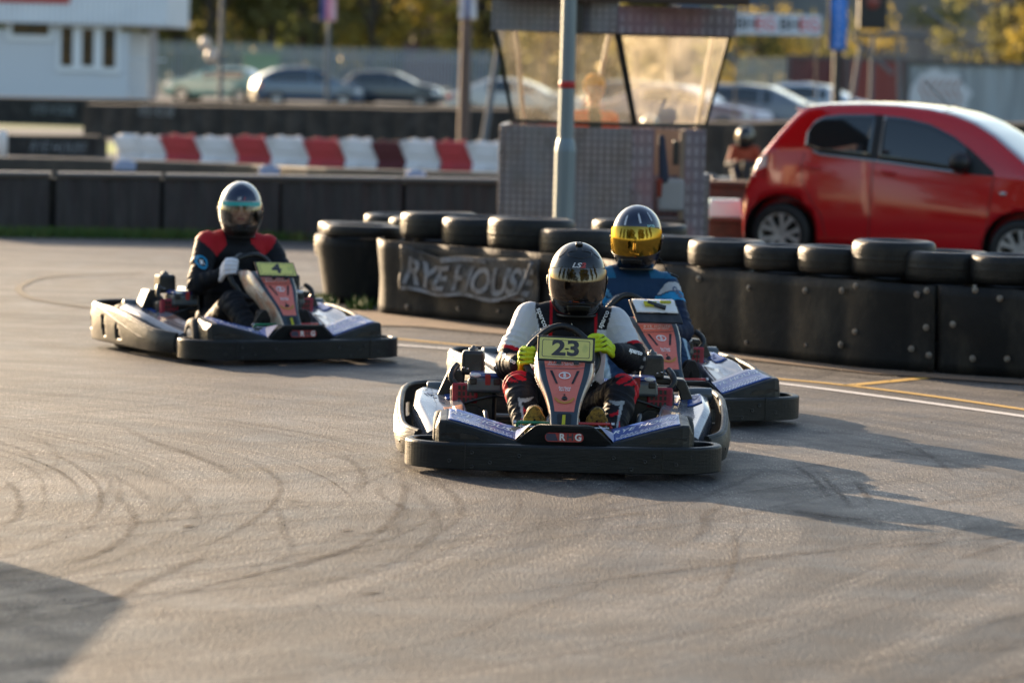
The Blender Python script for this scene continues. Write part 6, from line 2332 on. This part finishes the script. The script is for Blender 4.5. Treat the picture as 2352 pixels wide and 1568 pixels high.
def shoe(parent, heel, toe, up, upper, sole, side=1):
    """shoe from heel to toe; sole faces the camera"""
    heel, toe = Vector(heel), Vector(toe)
    ax = (toe - heel); L = ax.length; ax.normalize()
    U = Vector(up); U = (U - ax * U.dot(ax)).normalized()
    S = ax.cross(U)
    mb = MB()
    mb.limb(heel + U * .035, heel + ax * L * .55 + U * .035, .038, .040, wide=S, k=1.0)
    mb.limb(heel + ax * L * .5 + U * .032, toe - ax * .03 + U * .028, .042, .034, wide=S, k=1.15)
    mb.limb(heel + ax * .01 + U * .05, heel + U * .12 + ax * .01, .038, .038)
    me = remeshed(mb, .005, 3); paint(me, lambda v, n: upper)
    o = link_mesh('shoe', me, [M_suit], parent)
    out = []
    for i in range(40):
        a = 2 * math.pi * i / 40
        x = math.cos(a); y = math.sin(a)
        l = L * .5 + x * (L * .5 + .012)
        wd = (.050 + .012 * (1 if x > 0 else .3) * abs(x) ** .5 - .010 * math.exp(-((x + .15) / .35) ** 2)) * (1 - .12 * (x > .6))
        out.append((l, y * wd))
    mb = MB(); mb.prism(out, lambda u, v, d: heel + ax * u + S * v + U * (-.006 + .014 * d), 0, 1)
    mb.build('sole', sole, o, bevel=.004)
    return o


M_sole = pm('gum_sole', (.42, .26, .05), .75, col2=(.10, .07, .03), vscale=60, vlo=.45, vhi=.62, bump=.6, bscale=160)
M_sole_b = pm('black_sole', (.018, .018, .02), .6, bump=.5, bscale=150)


def driver(K, label, pose, colf, voxel=.0062, wr=.006):
    mb = MB(); bones = []
    def L(name, a, b, r0, r1, wide=None, k=1.0):
        a, b = Vector(a), Vector(b); mb.limb(a, b, r0, r1, wide, k); bones.append((name, a, b))
    p = pose; X = Vector((1, 0, 0))
    L('pelvis', p['pelvis'] + Vector((-.09, 0, 0)), p['pelvis'] + Vector((.09, 0, 0)), .125, .125)
    L('belly', p['pelvis'] + Vector((0, -.01, .06)), p['belly'], .135, .14, X, 1.22)
    L('chest', p['belly'], p['chest'], .14, .135, X, 1.32)
    ls, rs_ = p['sl'], p['sr']
    L('yoke', ls, rs_, .074, .074)
    L('yoke2', p['chest'] + (ls - p['chest']) * .55 + Vector((0, 0, -.02)), p['chest'] + (rs_ - p['chest']) * .55 + Vector((0, 0, -.02)), .11, .11)
    L('neck', p['chest'] + Vector((0, 0, .08)), p['neck'], .075, .062)
    L('trap', ls + (p['neck'] - ls) * .25, p['neck'] + Vector((0, .02, -.02)), .055, .05)
    L('trap', rs_ + (p['neck'] - rs_) * .25, p['neck'] + Vector((0, .02, -.02)), .055, .05)
    for s in ('l', 'r'):
        sh, el, wr_ = p['s' + s], p['e' + s], p['w' + s]
        L('upper_' + s, sh, el, .080, .068); L('fore_' + s, el, wr_, .066, .044)
        L('cuff_' + s, el + (wr_ - el) * .75, wr_, .046, .044)
        hip, kn, an = p['h' + s], p['k' + s], p['a' + s]
        L('thigh_' + s, hip, kn, .098, .074); L('shin_' + s, kn, an, .074, .058)
        L('calf_' + s, kn + (an - kn) * .2 + Vector((0, .02, -.01)), kn + (an - kn) * .6 + Vector((0, .02, 0)), .062, .06)
        mb.limb(hip + Vector((0, .05, 0)), hip + Vector((0, -.05, .02)), .105, .105)
    me = remeshed(mb, voxel, 5)
    # cloth folds: ridges across each limb, deeper at the bends
    import numpy as np
    nv = len(me.vertices)
    co = np.empty(nv * 3); me.vertices.foreach_get('co', co); co = co.reshape(-1, 3)
    no = np.empty(nv * 3); me.vertex_normals.foreach_get('vector', no); no = no.reshape(-1, 3)
    best = np.full(nv, 1e9); bi = np.zeros(nv, int); bt = np.zeros(nv)
    best2 = np.full(nv, 1e9); ci = np.zeros(nv, int); ct = np.zeros(nv)
    for i, (nm, A, B) in enumerate(bones):
        A = np.array(A); ab = np.array(B) - A
        t = np.clip(((co - A) @ ab) / max(ab @ ab, 1e-6), 0, 1)
        d = np.linalg.norm(co - (A + t[:, None] * ab), axis=1)
        m = d < best; best[m] = d[m]; bi[m] = i; bt[m] = t[m]
        d2 = d + (.02 if nm.startswith(('cuff', 'calf', 'trap', 'yoke2')) else 0)
        m = d2 < best2; best2[m] = d2[m]; ci[m] = i; ct[m] = t[m]
    ns = noise.noise; out = co.copy()
    axs = [(B - A).normalized() for _, A, B in bones]
    for k in range(nv):
        nm = bones[bi[k]][0]; t = bt[k]; c = Vector(co[k])
        al = c.dot(axs[bi[k]]) * 26
        f = 1 - abs(ns(Vector((al, c.x * 7 + c.z * 5, c.y * 7)))) * 3.0
        g_ = ns(c * 9)
        bend = 1.0
        if nm.startswith(('upper', 'thigh')): bend = .5 + 1.3 * t
        elif nm.startswith(('fore', 'shin')): bend = 1.7 - .9 * t
        elif nm in ('belly',): bend = 1.1
        elif nm in ('chest', 'yoke', 'yoke2', 'trap', 'neck'): bend = .35
        out[k] = co[k] + no[k] * (wr * bend * (f * .6 + g_ * .9))
    me.vertices.foreach_set('co', out.ravel())
    me.update()
    at = me.color_attributes.new('col', 'FLOAT_COLOR', 'POINT')
    buf = []
    for k in range(nv):
        c = colf(Vector(co[k]), Vector(no[k]), bones[ci[k]][0], ct[k], p)
        buf += [c[0], c[1], c[2], 1.0]
    at.data.foreach_set('color', buf)
    o = link_mesh('person', me, [M_suit])
    o.matrix_world = K.matrix_basis.copy()
    o.location = K.location; o.rotation_euler = K.rotation_euler
    tag(o, label, 'person')
    return o


V3 = Vector
# ---------------------------------------------------------------- driver of kart 23
WHT, BLK, RED, GRY = (.62, .64, .69), (.011, .012, .017), (.52, .008, .02), (.36, .40, .44)


def suit23(v, n, nm, t, p):
    cx = p['chest'].x
    if not nm.startswith(('thigh', 'shin', 'calf', 'fore', 'cuff', 'pelvis', 'belly', 'neck')):
        dd = abs(v.x - cx - .01)
        if .112 < dd < .180 - .25 * max(0, .69 - v.z) and v.z > .600 and n.y < .35: return BLK
        if .098 < dd <= .112 and v.z > .56: return RED
        if dd <= .098: return BLK
    if nm in ('chest', 'belly', 'yoke', 'yoke2', 'neck', 'trap', 'pelvis'):
        dx = v.x - cx - .01
        ax = abs(dx)
        if v.z < .40:
            return WHT if (ax > .05 and v.z > .30) else BLK
        edge = .100 + .02 * max(0, (v.z - .60)) * 3
        if nm == 'neck' and v.z > p['neck'].z - .01: return BLK
        if ax < edge: return BLK
        if ax < edge + .014 and v.z < .70: return RED
        return WHT
    if nm.startswith('upper'):
        s = -1 if nm.endswith('l') else 1
        if t > .80: return BLK
        if t > .72: return RED
        return WHT
    if nm.startswith(('fore', 'cuff')):
        if nm.startswith('fore') and .02 < t < .12 and math.sin(v.z * 130 + v.x * 90) > .35: return (.3, .3, .32)
        return BLK
    if nm.startswith(('thigh', 'shin', 'calf')):
        s = -1 if nm.endswith('l') else 1
        k = p['kl'] if s < 0 else p['kr']
        q = v - k
        out = q.x * s
        # red flash over the knee and down the outside with black pinstripes
        a = math.atan2(q.z, out)
        if v.y < k.y + .13:
            if q.z > .030 + .25 * max(0, -out) and out > -.030:
                w = (q.z * .8 - out * .35) * 100
                if (w % 2.4) < .75 and q.z < .068: return BLK
                return RED
            if out > .050 and q.z > -.16 and out > .050 + .12 * max(0, -q.z - .03):
                return RED if ((out * 120) % 3) > .6 else BLK
            # white zig-zag on the shin
            if -.20 < q.z < -.035 and n.y < .2:
                d = out - (-.002 - (-.035 - q.z) * .22)
                if abs(d) < .0085 * (1 + (q.z + .035) * 4.5): return GRY
                if q.z > -.055 - (0) and -.062 < out < .005 and abs(q.z + .045 - .25 * (out + .03) * (1 if out > -.03 else -1.5)) < .008: return GRY
                if -.105 < q.z < -.075 and -.058 < out < -.018 and abs(q.z + .09 - .35 * (out + .04)) < .006: return RED
                if -.15 < q.z < -.07 and abs(out + .020 + (q.z + .07) * .05) < .0045: return RED
        return BLK
    return BLK


pose1 = dict(pelvis=V3((.0, 1.20, .17)), belly=V3((.015, 1.18, .36)), chest=V3((.032, 1.12, .56)), neck=V3((.045, 1.08, .72)),
             sl=V3((-.160, 1.10, .640)), sr=V3((.232, 1.09, .628)), el=V3((-.252, .99, .425)), er=V3((.328, .98, .465)), wl=V3((-.215, .83, .445)), wr=V3((.243, .815, .510)),
             hl=V3((-.10, 1.12, .16)), hr=V3((.10, 1.12, .16)), kl=V3((-.205, .70, .345)), kr=V3((.272, .69, .340)), al=V3((-.150, .44, .125)), ar=V3((.215, .46, .125)))
D1 = driver(K1, 'person in white, black and red race suit and black helmet driving kart 23', pose1, suit23)
h1 = helmet(D1, V3((.056, 1.04, .852)), (R(1), 0, R(4)), M_helm_b, V_smoke, 'black')
mb = MB(); 
mb.text('LS', lambda x, y: hp((x * 1.5 - .020) / .15, .056 + y, .003), .030, .3, .03); mb.build('lettering', pm('helmet_white', (.7, .7, .72), .3), h1)
mb = MB(); mb.text('2', lambda x, y: hp((x * 1.5 + .013) / .15, .056 + y, .003), .030, .3, .06); mb.build('lettering', M_crash, h1)
# crown vents
mb = MB(); q = hp(0, .150, .004); mb.box(q + V3((0, -.004, .0)), (.034, .034, .012), rot=Matrix.Rotation(R(12), 3, 'X')); mb.build('top_vent', M_rubtrim, h1, bevel=.004)
mb = MB()
for s in (-1, 1):
    mb.tube([hp(s * a, h, .001) for a, h in ((.12, .140), (.16, .122), (.42, .118), (.60, .112), (.50, .098), (.20, .092), (.0, .088))], .0022, 6)
    mb.tube([hp(s * a, h, .001) for a, h in ((.75, .128), (.80, .105), (.98, .088))], .0022, 6)
mb.build('crown_ridge', M_helm_b, h1)
head(D1, V3((.056, 1.06, .835)), (R(6), 0, 0), (.30, .17, .12))
c23 = V3((-.012, .765, .485))
glove(D1, (-.166, .77, .480), (.10, .25, .95), (-1, .15, -.05), (.10, -.92, .30), (-.200, .835, .430), lime, pose1['el'])
glove(D1, (.150, .755, .545), (-.35, .20, .90), (.93, .25, .15), (.05, -.92, .35), (.222, .80, .522), lime, pose1['er'])
for s, k in ((-1, 'al'), (1, 'ar')):
    a = pose1[k]
    shoe(D1, (s * .140 + .004, .385, .055), (s * .142 + .010, .315, .285), (0, 1, .35), (.015, .015, .02), M_sole)
# sparco shoulder print, zip puller
mb = MB()
def shp(s, x, y):
    o_ = V3((-.145, 1.06, .70)) if s < 0 else V3((.225, 1.05, .685))
    d = V3((-.55 * 1, -.20, -.78)) if s < 0 else V3((.60, -.2, -.75))
    return o_, d
from mathutils.bvhtree import BVHTree


def project(obj, pts, off=.003, dirv=V3((0, 1, 0))):
    me = obj.data
    bv = BVHTree.FromPolygons([v.co for v in me.vertices], [tuple(p.vertices) for p in me.polygons])
    out = []
    for q in pts:
        h = bv.ray_cast(q - dirv * 1.0, dirv)
        if h[0] is None:
            h = bv.find_nearest(q)
        out.append(h[0] + h[1] * off if h[1].dot(dirv) < 0 else h[0] - h[1] * off)
    return out


def cloth_text(obj, body, c, size, ang, m, bold=.02, shear=0.0, sy=1.0, dirv=V3((0, 1, 0)), fine=.2, off=.003):
    vs, fs = text_mesh(body, shear, bold, 'CENTER', 1.0); vs, fs = finely(vs, fs, fine)
    ca, sa = math.cos(ang), math.sin(ang)
    mb = MB(); mb.add(project(obj, [V3((c[0] + (x * ca - y * sy * sa) * size, c[1], c[2] + (x * sa + y * sy * ca) * size)) for x, y in vs], off, dirv), fs)
    return mb.build('lettering', m, obj)


cloth_text(D1, 'sparco', (-.104, 1.0, .650), .034, R(-66), M_wtext, .03)
cloth_text(D1, 'sparco', (.185, 1.0, .648), .032, R(64), M_wtext, .03)
cloth_text(D1, 'sparco', (-.255, .9, .468), .026, R(-25), M_wtext, .05)
cloth_text(D1, 'sparco', (.335, .9, .510), .026, R(-22), M_wtext, .05)
mb = MB(); mb.limb((.040, .965, .60), (.055, .962, .575), .0035, .0045); mb.tube([(.034, .97, .63), (.038, .967, .605)], .0025, 6); mb.build('zip_pull', M_chrome, D1)

# ---------------------------------------------------------------- driver of kart 4
def suit4(v, n, nm, t, p):
    K_ = (.009, .010, .014)
    if nm in ('yoke', 'trap', 'yoke2', 'chest', 'neck', 'upper_l', 'upper_r'):
        dx = abs(v.x - p['chest'].x)
        if .085 < dx < .27 and .59 + abs(dx - .16) * 1.1 < v.z < .82 and nm != 'neck': return (.42, .012, .02)
    return K_


pose2 = dict(pelvis=V3((.0, 1.20, .17)), belly=V3((.0, 1.20, .37)), chest=V3((.02, 1.17, .58)), neck=V3((.035, 1.15, .75)),
             sl=V3((-.165, 1.15, .672)), sr=V3((.245, 1.14, .650)), el=V3((-.285, 1.00, .43)), er=V3((.31, .98, .44)), wl=V3((-.17, .86, .50)), wr=V3((.19, .84, .46)),
             hl=V3((-.10, 1.12, .16)), hr=V3((.10, 1.12, .16)), kl=V3((-.18, .70, .33)), kr=V3((.20, .70, .33)), al=V3((-.135, .44, .125)), ar=V3((.15, .45, .125)))
D2 = driver(K2, 'person in black suit with red shoulders driving the left kart in a pearl helmet', pose2, suit4, voxel=.0085)
h2 = helmet(D2, V3((.045, 1.12, .905)), (R(2), 0, R(-22)), M_helm_w, V_clear, 'pearl')
mb = MB(); mb.grid(lambda a, h: hp(a * (1.0 if h < .06 else max(.05, 1 - ((h - .06) / .085) ** 2) ** .5), h, .002), lin(-R(46), R(46), 17), lin(.045, .143, 10)); mb.build('front_panel', M_helm_blue, h2)
mb = MB(); mb.grid(lambda a, h: hp(a, h, .009), lin(-R(55), R(55), 17), lin(.012, .036, 4)); mb.build('teal_strip', pm('teal', (.02, .42, .42), .3), h2)
mb = MB(); mb.grid(lambda a, h: hp(a, h, .003), lin(-R(62), R(62), 25), lin(-.188, -.098, 8)); mb.grid(lambda a, h: hp(a, h, .003), lin(R(50), R(62), 4), lin(-.10, .03, 6)); mb.grid(lambda a, h: hp(a, h, .003), lin(-R(62), -R(50), 4), lin(-.10, .03, 6)); mb.build('chin_bar', M_helm_dark, h2)
helm_text(h2, 'LS', .024, .058, M_wtext, -.10); helm_text(h2, '2', .024, .058, M_crash, .12)
head(D2, V3((.045, 1.12, .895)), (R(0), 0, R(-22)), (.52, .30, .22))
glove(D2, (-.150, .80, .535), (.25, .25, .90), (-1, .2, 0), (-.1, -.93, .3), (-.18, .865, .495), white_g, pose2['el'], big=1.2)
glove(D2, (.135, .79, .51), (-.25, .25, .90), (1, .2, 0), (.0, -.93, .3), (.185, .85, .465), white_g, pose2['er'])
for s in (-1, 1): shoe(D2, (s * .135, .385, .06), (s * .135, .315, .30), (0, 1, .35), (.015, .015, .018), M_sole_b)
mb = MB()
bd_ = [(.034 * math.cos(a), .042 * math.sin(a)) for a in [2 * math.pi * i / 24 for i in range(24)]]
cb = (-.262, 0, .56)
mb.add(project(D2, [V3((cb[0] + x, 1, cb[2] + z)) for x, z in bd_] + [V3((cb[0] + x * .62, 1, cb[2] + z * .62)) for x, z in bd_], .005), [(i, (i + 1) % 24, 24 + (i + 1) % 24, 24 + i) for i in range(24)])
mb.build('round_badge', pm('badge_blue', (.0, .22, .42), .4), D2)
cloth_text(D2, 'R', (cb[0], 1, cb[2]), .038, 0, M_wtext, .05)
mb = MB(); mb.tube([V3((-.20, .62, .10)), V3((-.235, .82, .22)), V3((-.25, .98, .36))], .010, 8)

# ---------------------------------------------------------------- driver behind
def suit3(v, n, nm, t, p):
    B_ = (.012, .042, .105)
    dx = v.x - p['chest'].x
    if nm.startswith('upper'):
        if .28 < t < .46: return (.03, .30, .62)
        if .08 < t < .26 and n.y < .3: return (.50, .52, .56) if nm.endswith('r') else (.10, .30, .50)
        if t > .46: return (.010, .022, .06)
    if nm.startswith(('fore', 'cuff')): return (.012, .02, .05)
    if nm.startswith(('thigh', 'shin', 'calf')):
        s = -1 if nm.endswith('l') else 1
        k = p['kl'] if s < 0 else p['kr']
        q = v - k
        if abs(q.x * s - .03) < .010 and q.z > -.12: return (.35, .5, .62)
        return (.012, .04, .10)
    if nm in ('trap', 'yoke') and abs(dx) > .1 and v.z > .70: return (.02, .14, .28)
    if nm == 'neck' and v.z > p['neck'].z - .02: return (.01, .012, .02)
    if nm in ('chest', 'yoke2') and dx < -.12: return (.02, .15, .30)
    return B_


pose3 = dict(pelvis=V3((.0, 1.20, .17)), belly=V3((.06, 1.22, .37)), chest=V3((.125, 1.20, .58)), neck=V3((.15, 1.19, .77)),
             sl=V3((-.08, 1.17, .675)), sr=V3((.33, 1.16, .655)), el=V3((-.19, 1.00, .43)), er=V3((.365, .99, .42)), wl=V3((-.19, .85, .46)), wr=V3((.20, .84, .43)),
             hl=V3((-.10, 1.12, .16)), hr=V3((.10, 1.12, .16)), kl=V3((-.20, .70, .32)), kr=V3((.22, .70, .33)), al=V3((-.145, .44, .125)), ar=V3((.165, .45, .125)))
D3 = driver(K3, 'person in blue suit with navy helmet and gold visor driving behind the leader', pose3, suit3, voxel=.0075)
h3 = helmet(D3, V3((.165, 1.17, .935)), (R(-1), R(0), R(-32)), M_helm_blue, V_gold, 'navy')
mb = MB()
for a, w_, h0, h1_ in ((-.30, .085, .05, .105), (.28, .085, .062, .118), (.85, .07, .075, .125)):
    mb.grid(lambda u, v: hp(a + w_ * (u - .5) * (1 if v < .8 else (1 - v) * 5) + .10 * (.5 - v) * (a > 0), h0 + (h1_ - h0) * v, .002), lin(0, 1, 5), [0, .3, .6, .8, 1])
mb.each('white_arrow', pm('helmet_silver', (.62, .66, .72), .2, coat=1), h3)
helm_text(h3, 'KR', .05, .035, pm('helmet_cyan', (.25, .55, .55), .3, coat=1), .75, .3, .03)
mb = MB(); mb.grid(lambda a, h: hp(a, h, .003), lin(-R(60), R(60), 20), lin(-.188, -.12, 6)); mb.build('chin_bar', M_helm_b, h3)
mb = MB(); q = hp(R(92), -.12, .004); mb.tube(smoothpoly([q, q + V3((.03, -.03, -.035)), q + V3((.06, -.055, -.075)), q + V3((.085, -.075, -.088))], 4), .0025, 6); mb.limb(q + V3((.085, -.075, -.088)), q + V3((.118, -.09, -.10)), .0075, .0075); mb.build('microphone', M_rubtrim, h3)
head(D3, V3((.165, 1.17, .92)), (R(0), 0, R(-32)))
glove(D3, (-.165, .79, .50), (.25, .25, .90), (-1, .2, 0), (0, -.93, .3), (-.20, .85, .46), black_g, pose3['el'])
glove(D3, (.145, .79, .50), (-.25, .25, .90), (1, .2, 0), (0, -.93, .3), (.20, .85, .45), black_g, pose3['er'])
for s in (-1, 1): 
    o = shoe(D3, (s * .150, .385, .07), (s * .150, .315, .31), (0, 1, .35), (.012, .012, .014), M_sole_b)
cloth_text(D3, 'OMP', (.36, 1, .625), .036, R(-50), pm('patch_print', (.10, .14, .25), .6), .04)

# ---------------------------------------------------------------- standing people
def standing(label, loc, rotz, H, colf, pose_arm=(.10, .35), helmeted=None, hair=(.25, .12, .04), cap=None):
    mb = MB(); k = H / 1.75
    def L(a, b, r0, r1, wide=None, kk=1.0): mb.limb(V3(a) * k, V3(b) * k, r0 * k, r1 * k, wide, kk)
    L((0, 0, .98), (0, 0, 1.18), .12, .125, V3((1, 0, 0)), 1.25); L((0, 0, 1.15), (0, 0, 1.34), .125, .12, V3((1, 0, 0)), 1.4)
    L((-.17, 0, 1.40), (.17, 0, 1.40), .065, .065); L((0, 0, 1.40), (0, -.01, 1.52), .06, .055)
    L((0, -.01, 1.50), (0, -.012, 1.56), .05, .05)
    for s in (-1, 1):
        L((s * .18, 0, 1.38), (s * .25, .0, 1.10), .055, .045); L((s * .25, 0, 1.10), (s * pose_arm[0] * 1.8, -pose_arm[1] * .7, 1.12), .043, .032)
        L((s * pose_arm[0] * 1.8, -pose_arm[1] * .7, 1.12), (s * pose_arm[0] * 1.5, -pose_arm[1] * .7 - .08, 1.12), .03, .024)
        L((s * .09, 0, .95), (s * .11, -.02, .50), .095, .065); L((s * .11, -.02, .50), (s * .11, .02, .10), .062, .042)
        L((s * .11, .03, .06), (s * .12, -.12, .04), .045, .038)
    me = remeshed(mb, .012, 4); paint(me, lambda v, n: colf(v / k, n))
    o = link_mesh('person', me, [M_suit]); o.location = loc; o.rotation_euler = (0, 0, rotz); tag(o, label, 'person')
    c = V3((0, -.015, 1.655)) * k
    hd = head(o, c, (R(12), 0, 0), (.65, .38, .27)); hd.scale = (1.12, 1.12, 1.12)
    if helmeted:
        helmet(o, c + V3((0, .01, .01)), (0, 0, 0), helmeted, V_smoke, 'x')
    else:
        mb = MB(); mb.ball(c + V3((0, .012, .045)), (.104, .118, .105)); me = remeshed(mb, .01, 1)
        hm = link_mesh('beanie' if cap else 'hair', me, [cap or M_bala], o)
        # keep the face clear
        for v in me.vertices:
            if v.co.z < c.z + .03 and v.co.y < c.y - .02: v.co.y = c.y - .02; v.co.z = max(v.co.z, c.z + .0)
    return o


def marshal(v, n):
    if v.z > 1.49: return (.6, .36, .26)
    if v.z < .95: return (.02, .025, .03)
    if 1.0 < v.z and abs(v.x) > .055 and v.z < 1.47: return (.85, .14, .03)
    return (.06, .07, .04)


M_beanie = pm('orange_beanie', (.80, .36, .04), .9, bump=.5, bscale=90)
pmz = P(1366, 176, 34.9)
standing('marshal in orange vest and orange beanie looking down inside the booth', (pmz.x, 34.95, 0), R(8), pmz.z / 1.0 * .985, marshal, (.05, .40), None, cap=M_beanie)
def far_driver(px, py, y, hel, suit, lab, klab):
    pz = P(px, py, y)
    mb = MB()
    for a, b, r0, r1 in (((0, .1, .30), (0, .05, .55), .15, .15), ((-.17, .05, .66), (.17, .05, .66), .07, .07), ((0, .05, .6), (0, .04, .76), .1, .06), ((-.18, .05, .64), (-.26, -.12, .42), .06, .05), ((.18, .05, .64), (.26, -.12, .42), .06, .05),
                         ((-.26, -.12, .42), (-.13, -.35, .48), .05, .04), ((.26, -.12, .42), (.13, -.35, .48), .05, .04), ((-.1, .0, .22), (-.18, -.45, .36), .09, .07), ((.1, .0, .22), (.18, -.45, .36), .09, .07), ((-.18, -.45, .36), (-.15, -.75, .14), .065, .05), ((.18, -.45, .36), (.15, -.75, .14), .065, .05)):
        mb.limb(a, b, r0, r1)
    me = remeshed(mb, .014, 4); paint(me, lambda v, n: suit if v.z > .5 else (.03, .03, .04))
    o = link_mesh('person', me, [M_suit]); o.location = (pz.x, y, pz.z - 1.04); tag(o, lab, 'person')
    helmet(o, V3((0, .04, .88)), (0, 0, R(-20)), hel, V_smoke, 'x'); head(o, V3((0, .04, .87)), (0, 0, 0))
    mb = MB(); mb.box((0, -.1, .12), (1.1, 1.3, .2)); mb.box((0, -.7, .32), (.16, .2, .34)); mb.tube([(0, -.35, .5), (0, -.75, .15)], .03)
    for sx in (-.5, .5):
        for sy in (-.6, .45): mb.lathe([(.001, -.06), (.13, -.06), (.13, .06), (.001, .06)], 16, (sx, sy, .13), ax='x')
    o2 = mb.build('distant_kart', M_smooth, bevel=.02); o2.location = (pz.x, y + .1, pz.z - 1.04); tag(o2, klab, 'kart')


far_driver(1713, 289, 60, M_helm_b, (.42, .07, .03), 'distant person in orange with a dark helmet beyond the booth', 'distant kart under the orange suited person beyond the booth')
far_driver(1494, 262, 60, M_helm_w, (.03, .03, .05), 'distant person whose white helmet shows above the booth sill', 'distant kart hidden behind the booth, under the white helmet')
# ---- no nesting deeper than thing > part > sub-part
bpy.context.view_layer.update()


def depth(o):
    d = 0
    while o.parent: o = o.parent; d += 1
    return d


for _ in range(4):
    deep = [o for o in C.objects if depth(o) > 2]
    if not deep: break
    for o in deep:
        mw = o.matrix_world.copy(); o.parent = o.parent.parent
        o.matrix_parent_inverse = Matrix(); bpy.context.view_layer.update()
        o.matrix_basis = o.parent.matrix_world.inverted() @ mw
    bpy.context.view_layer.update()
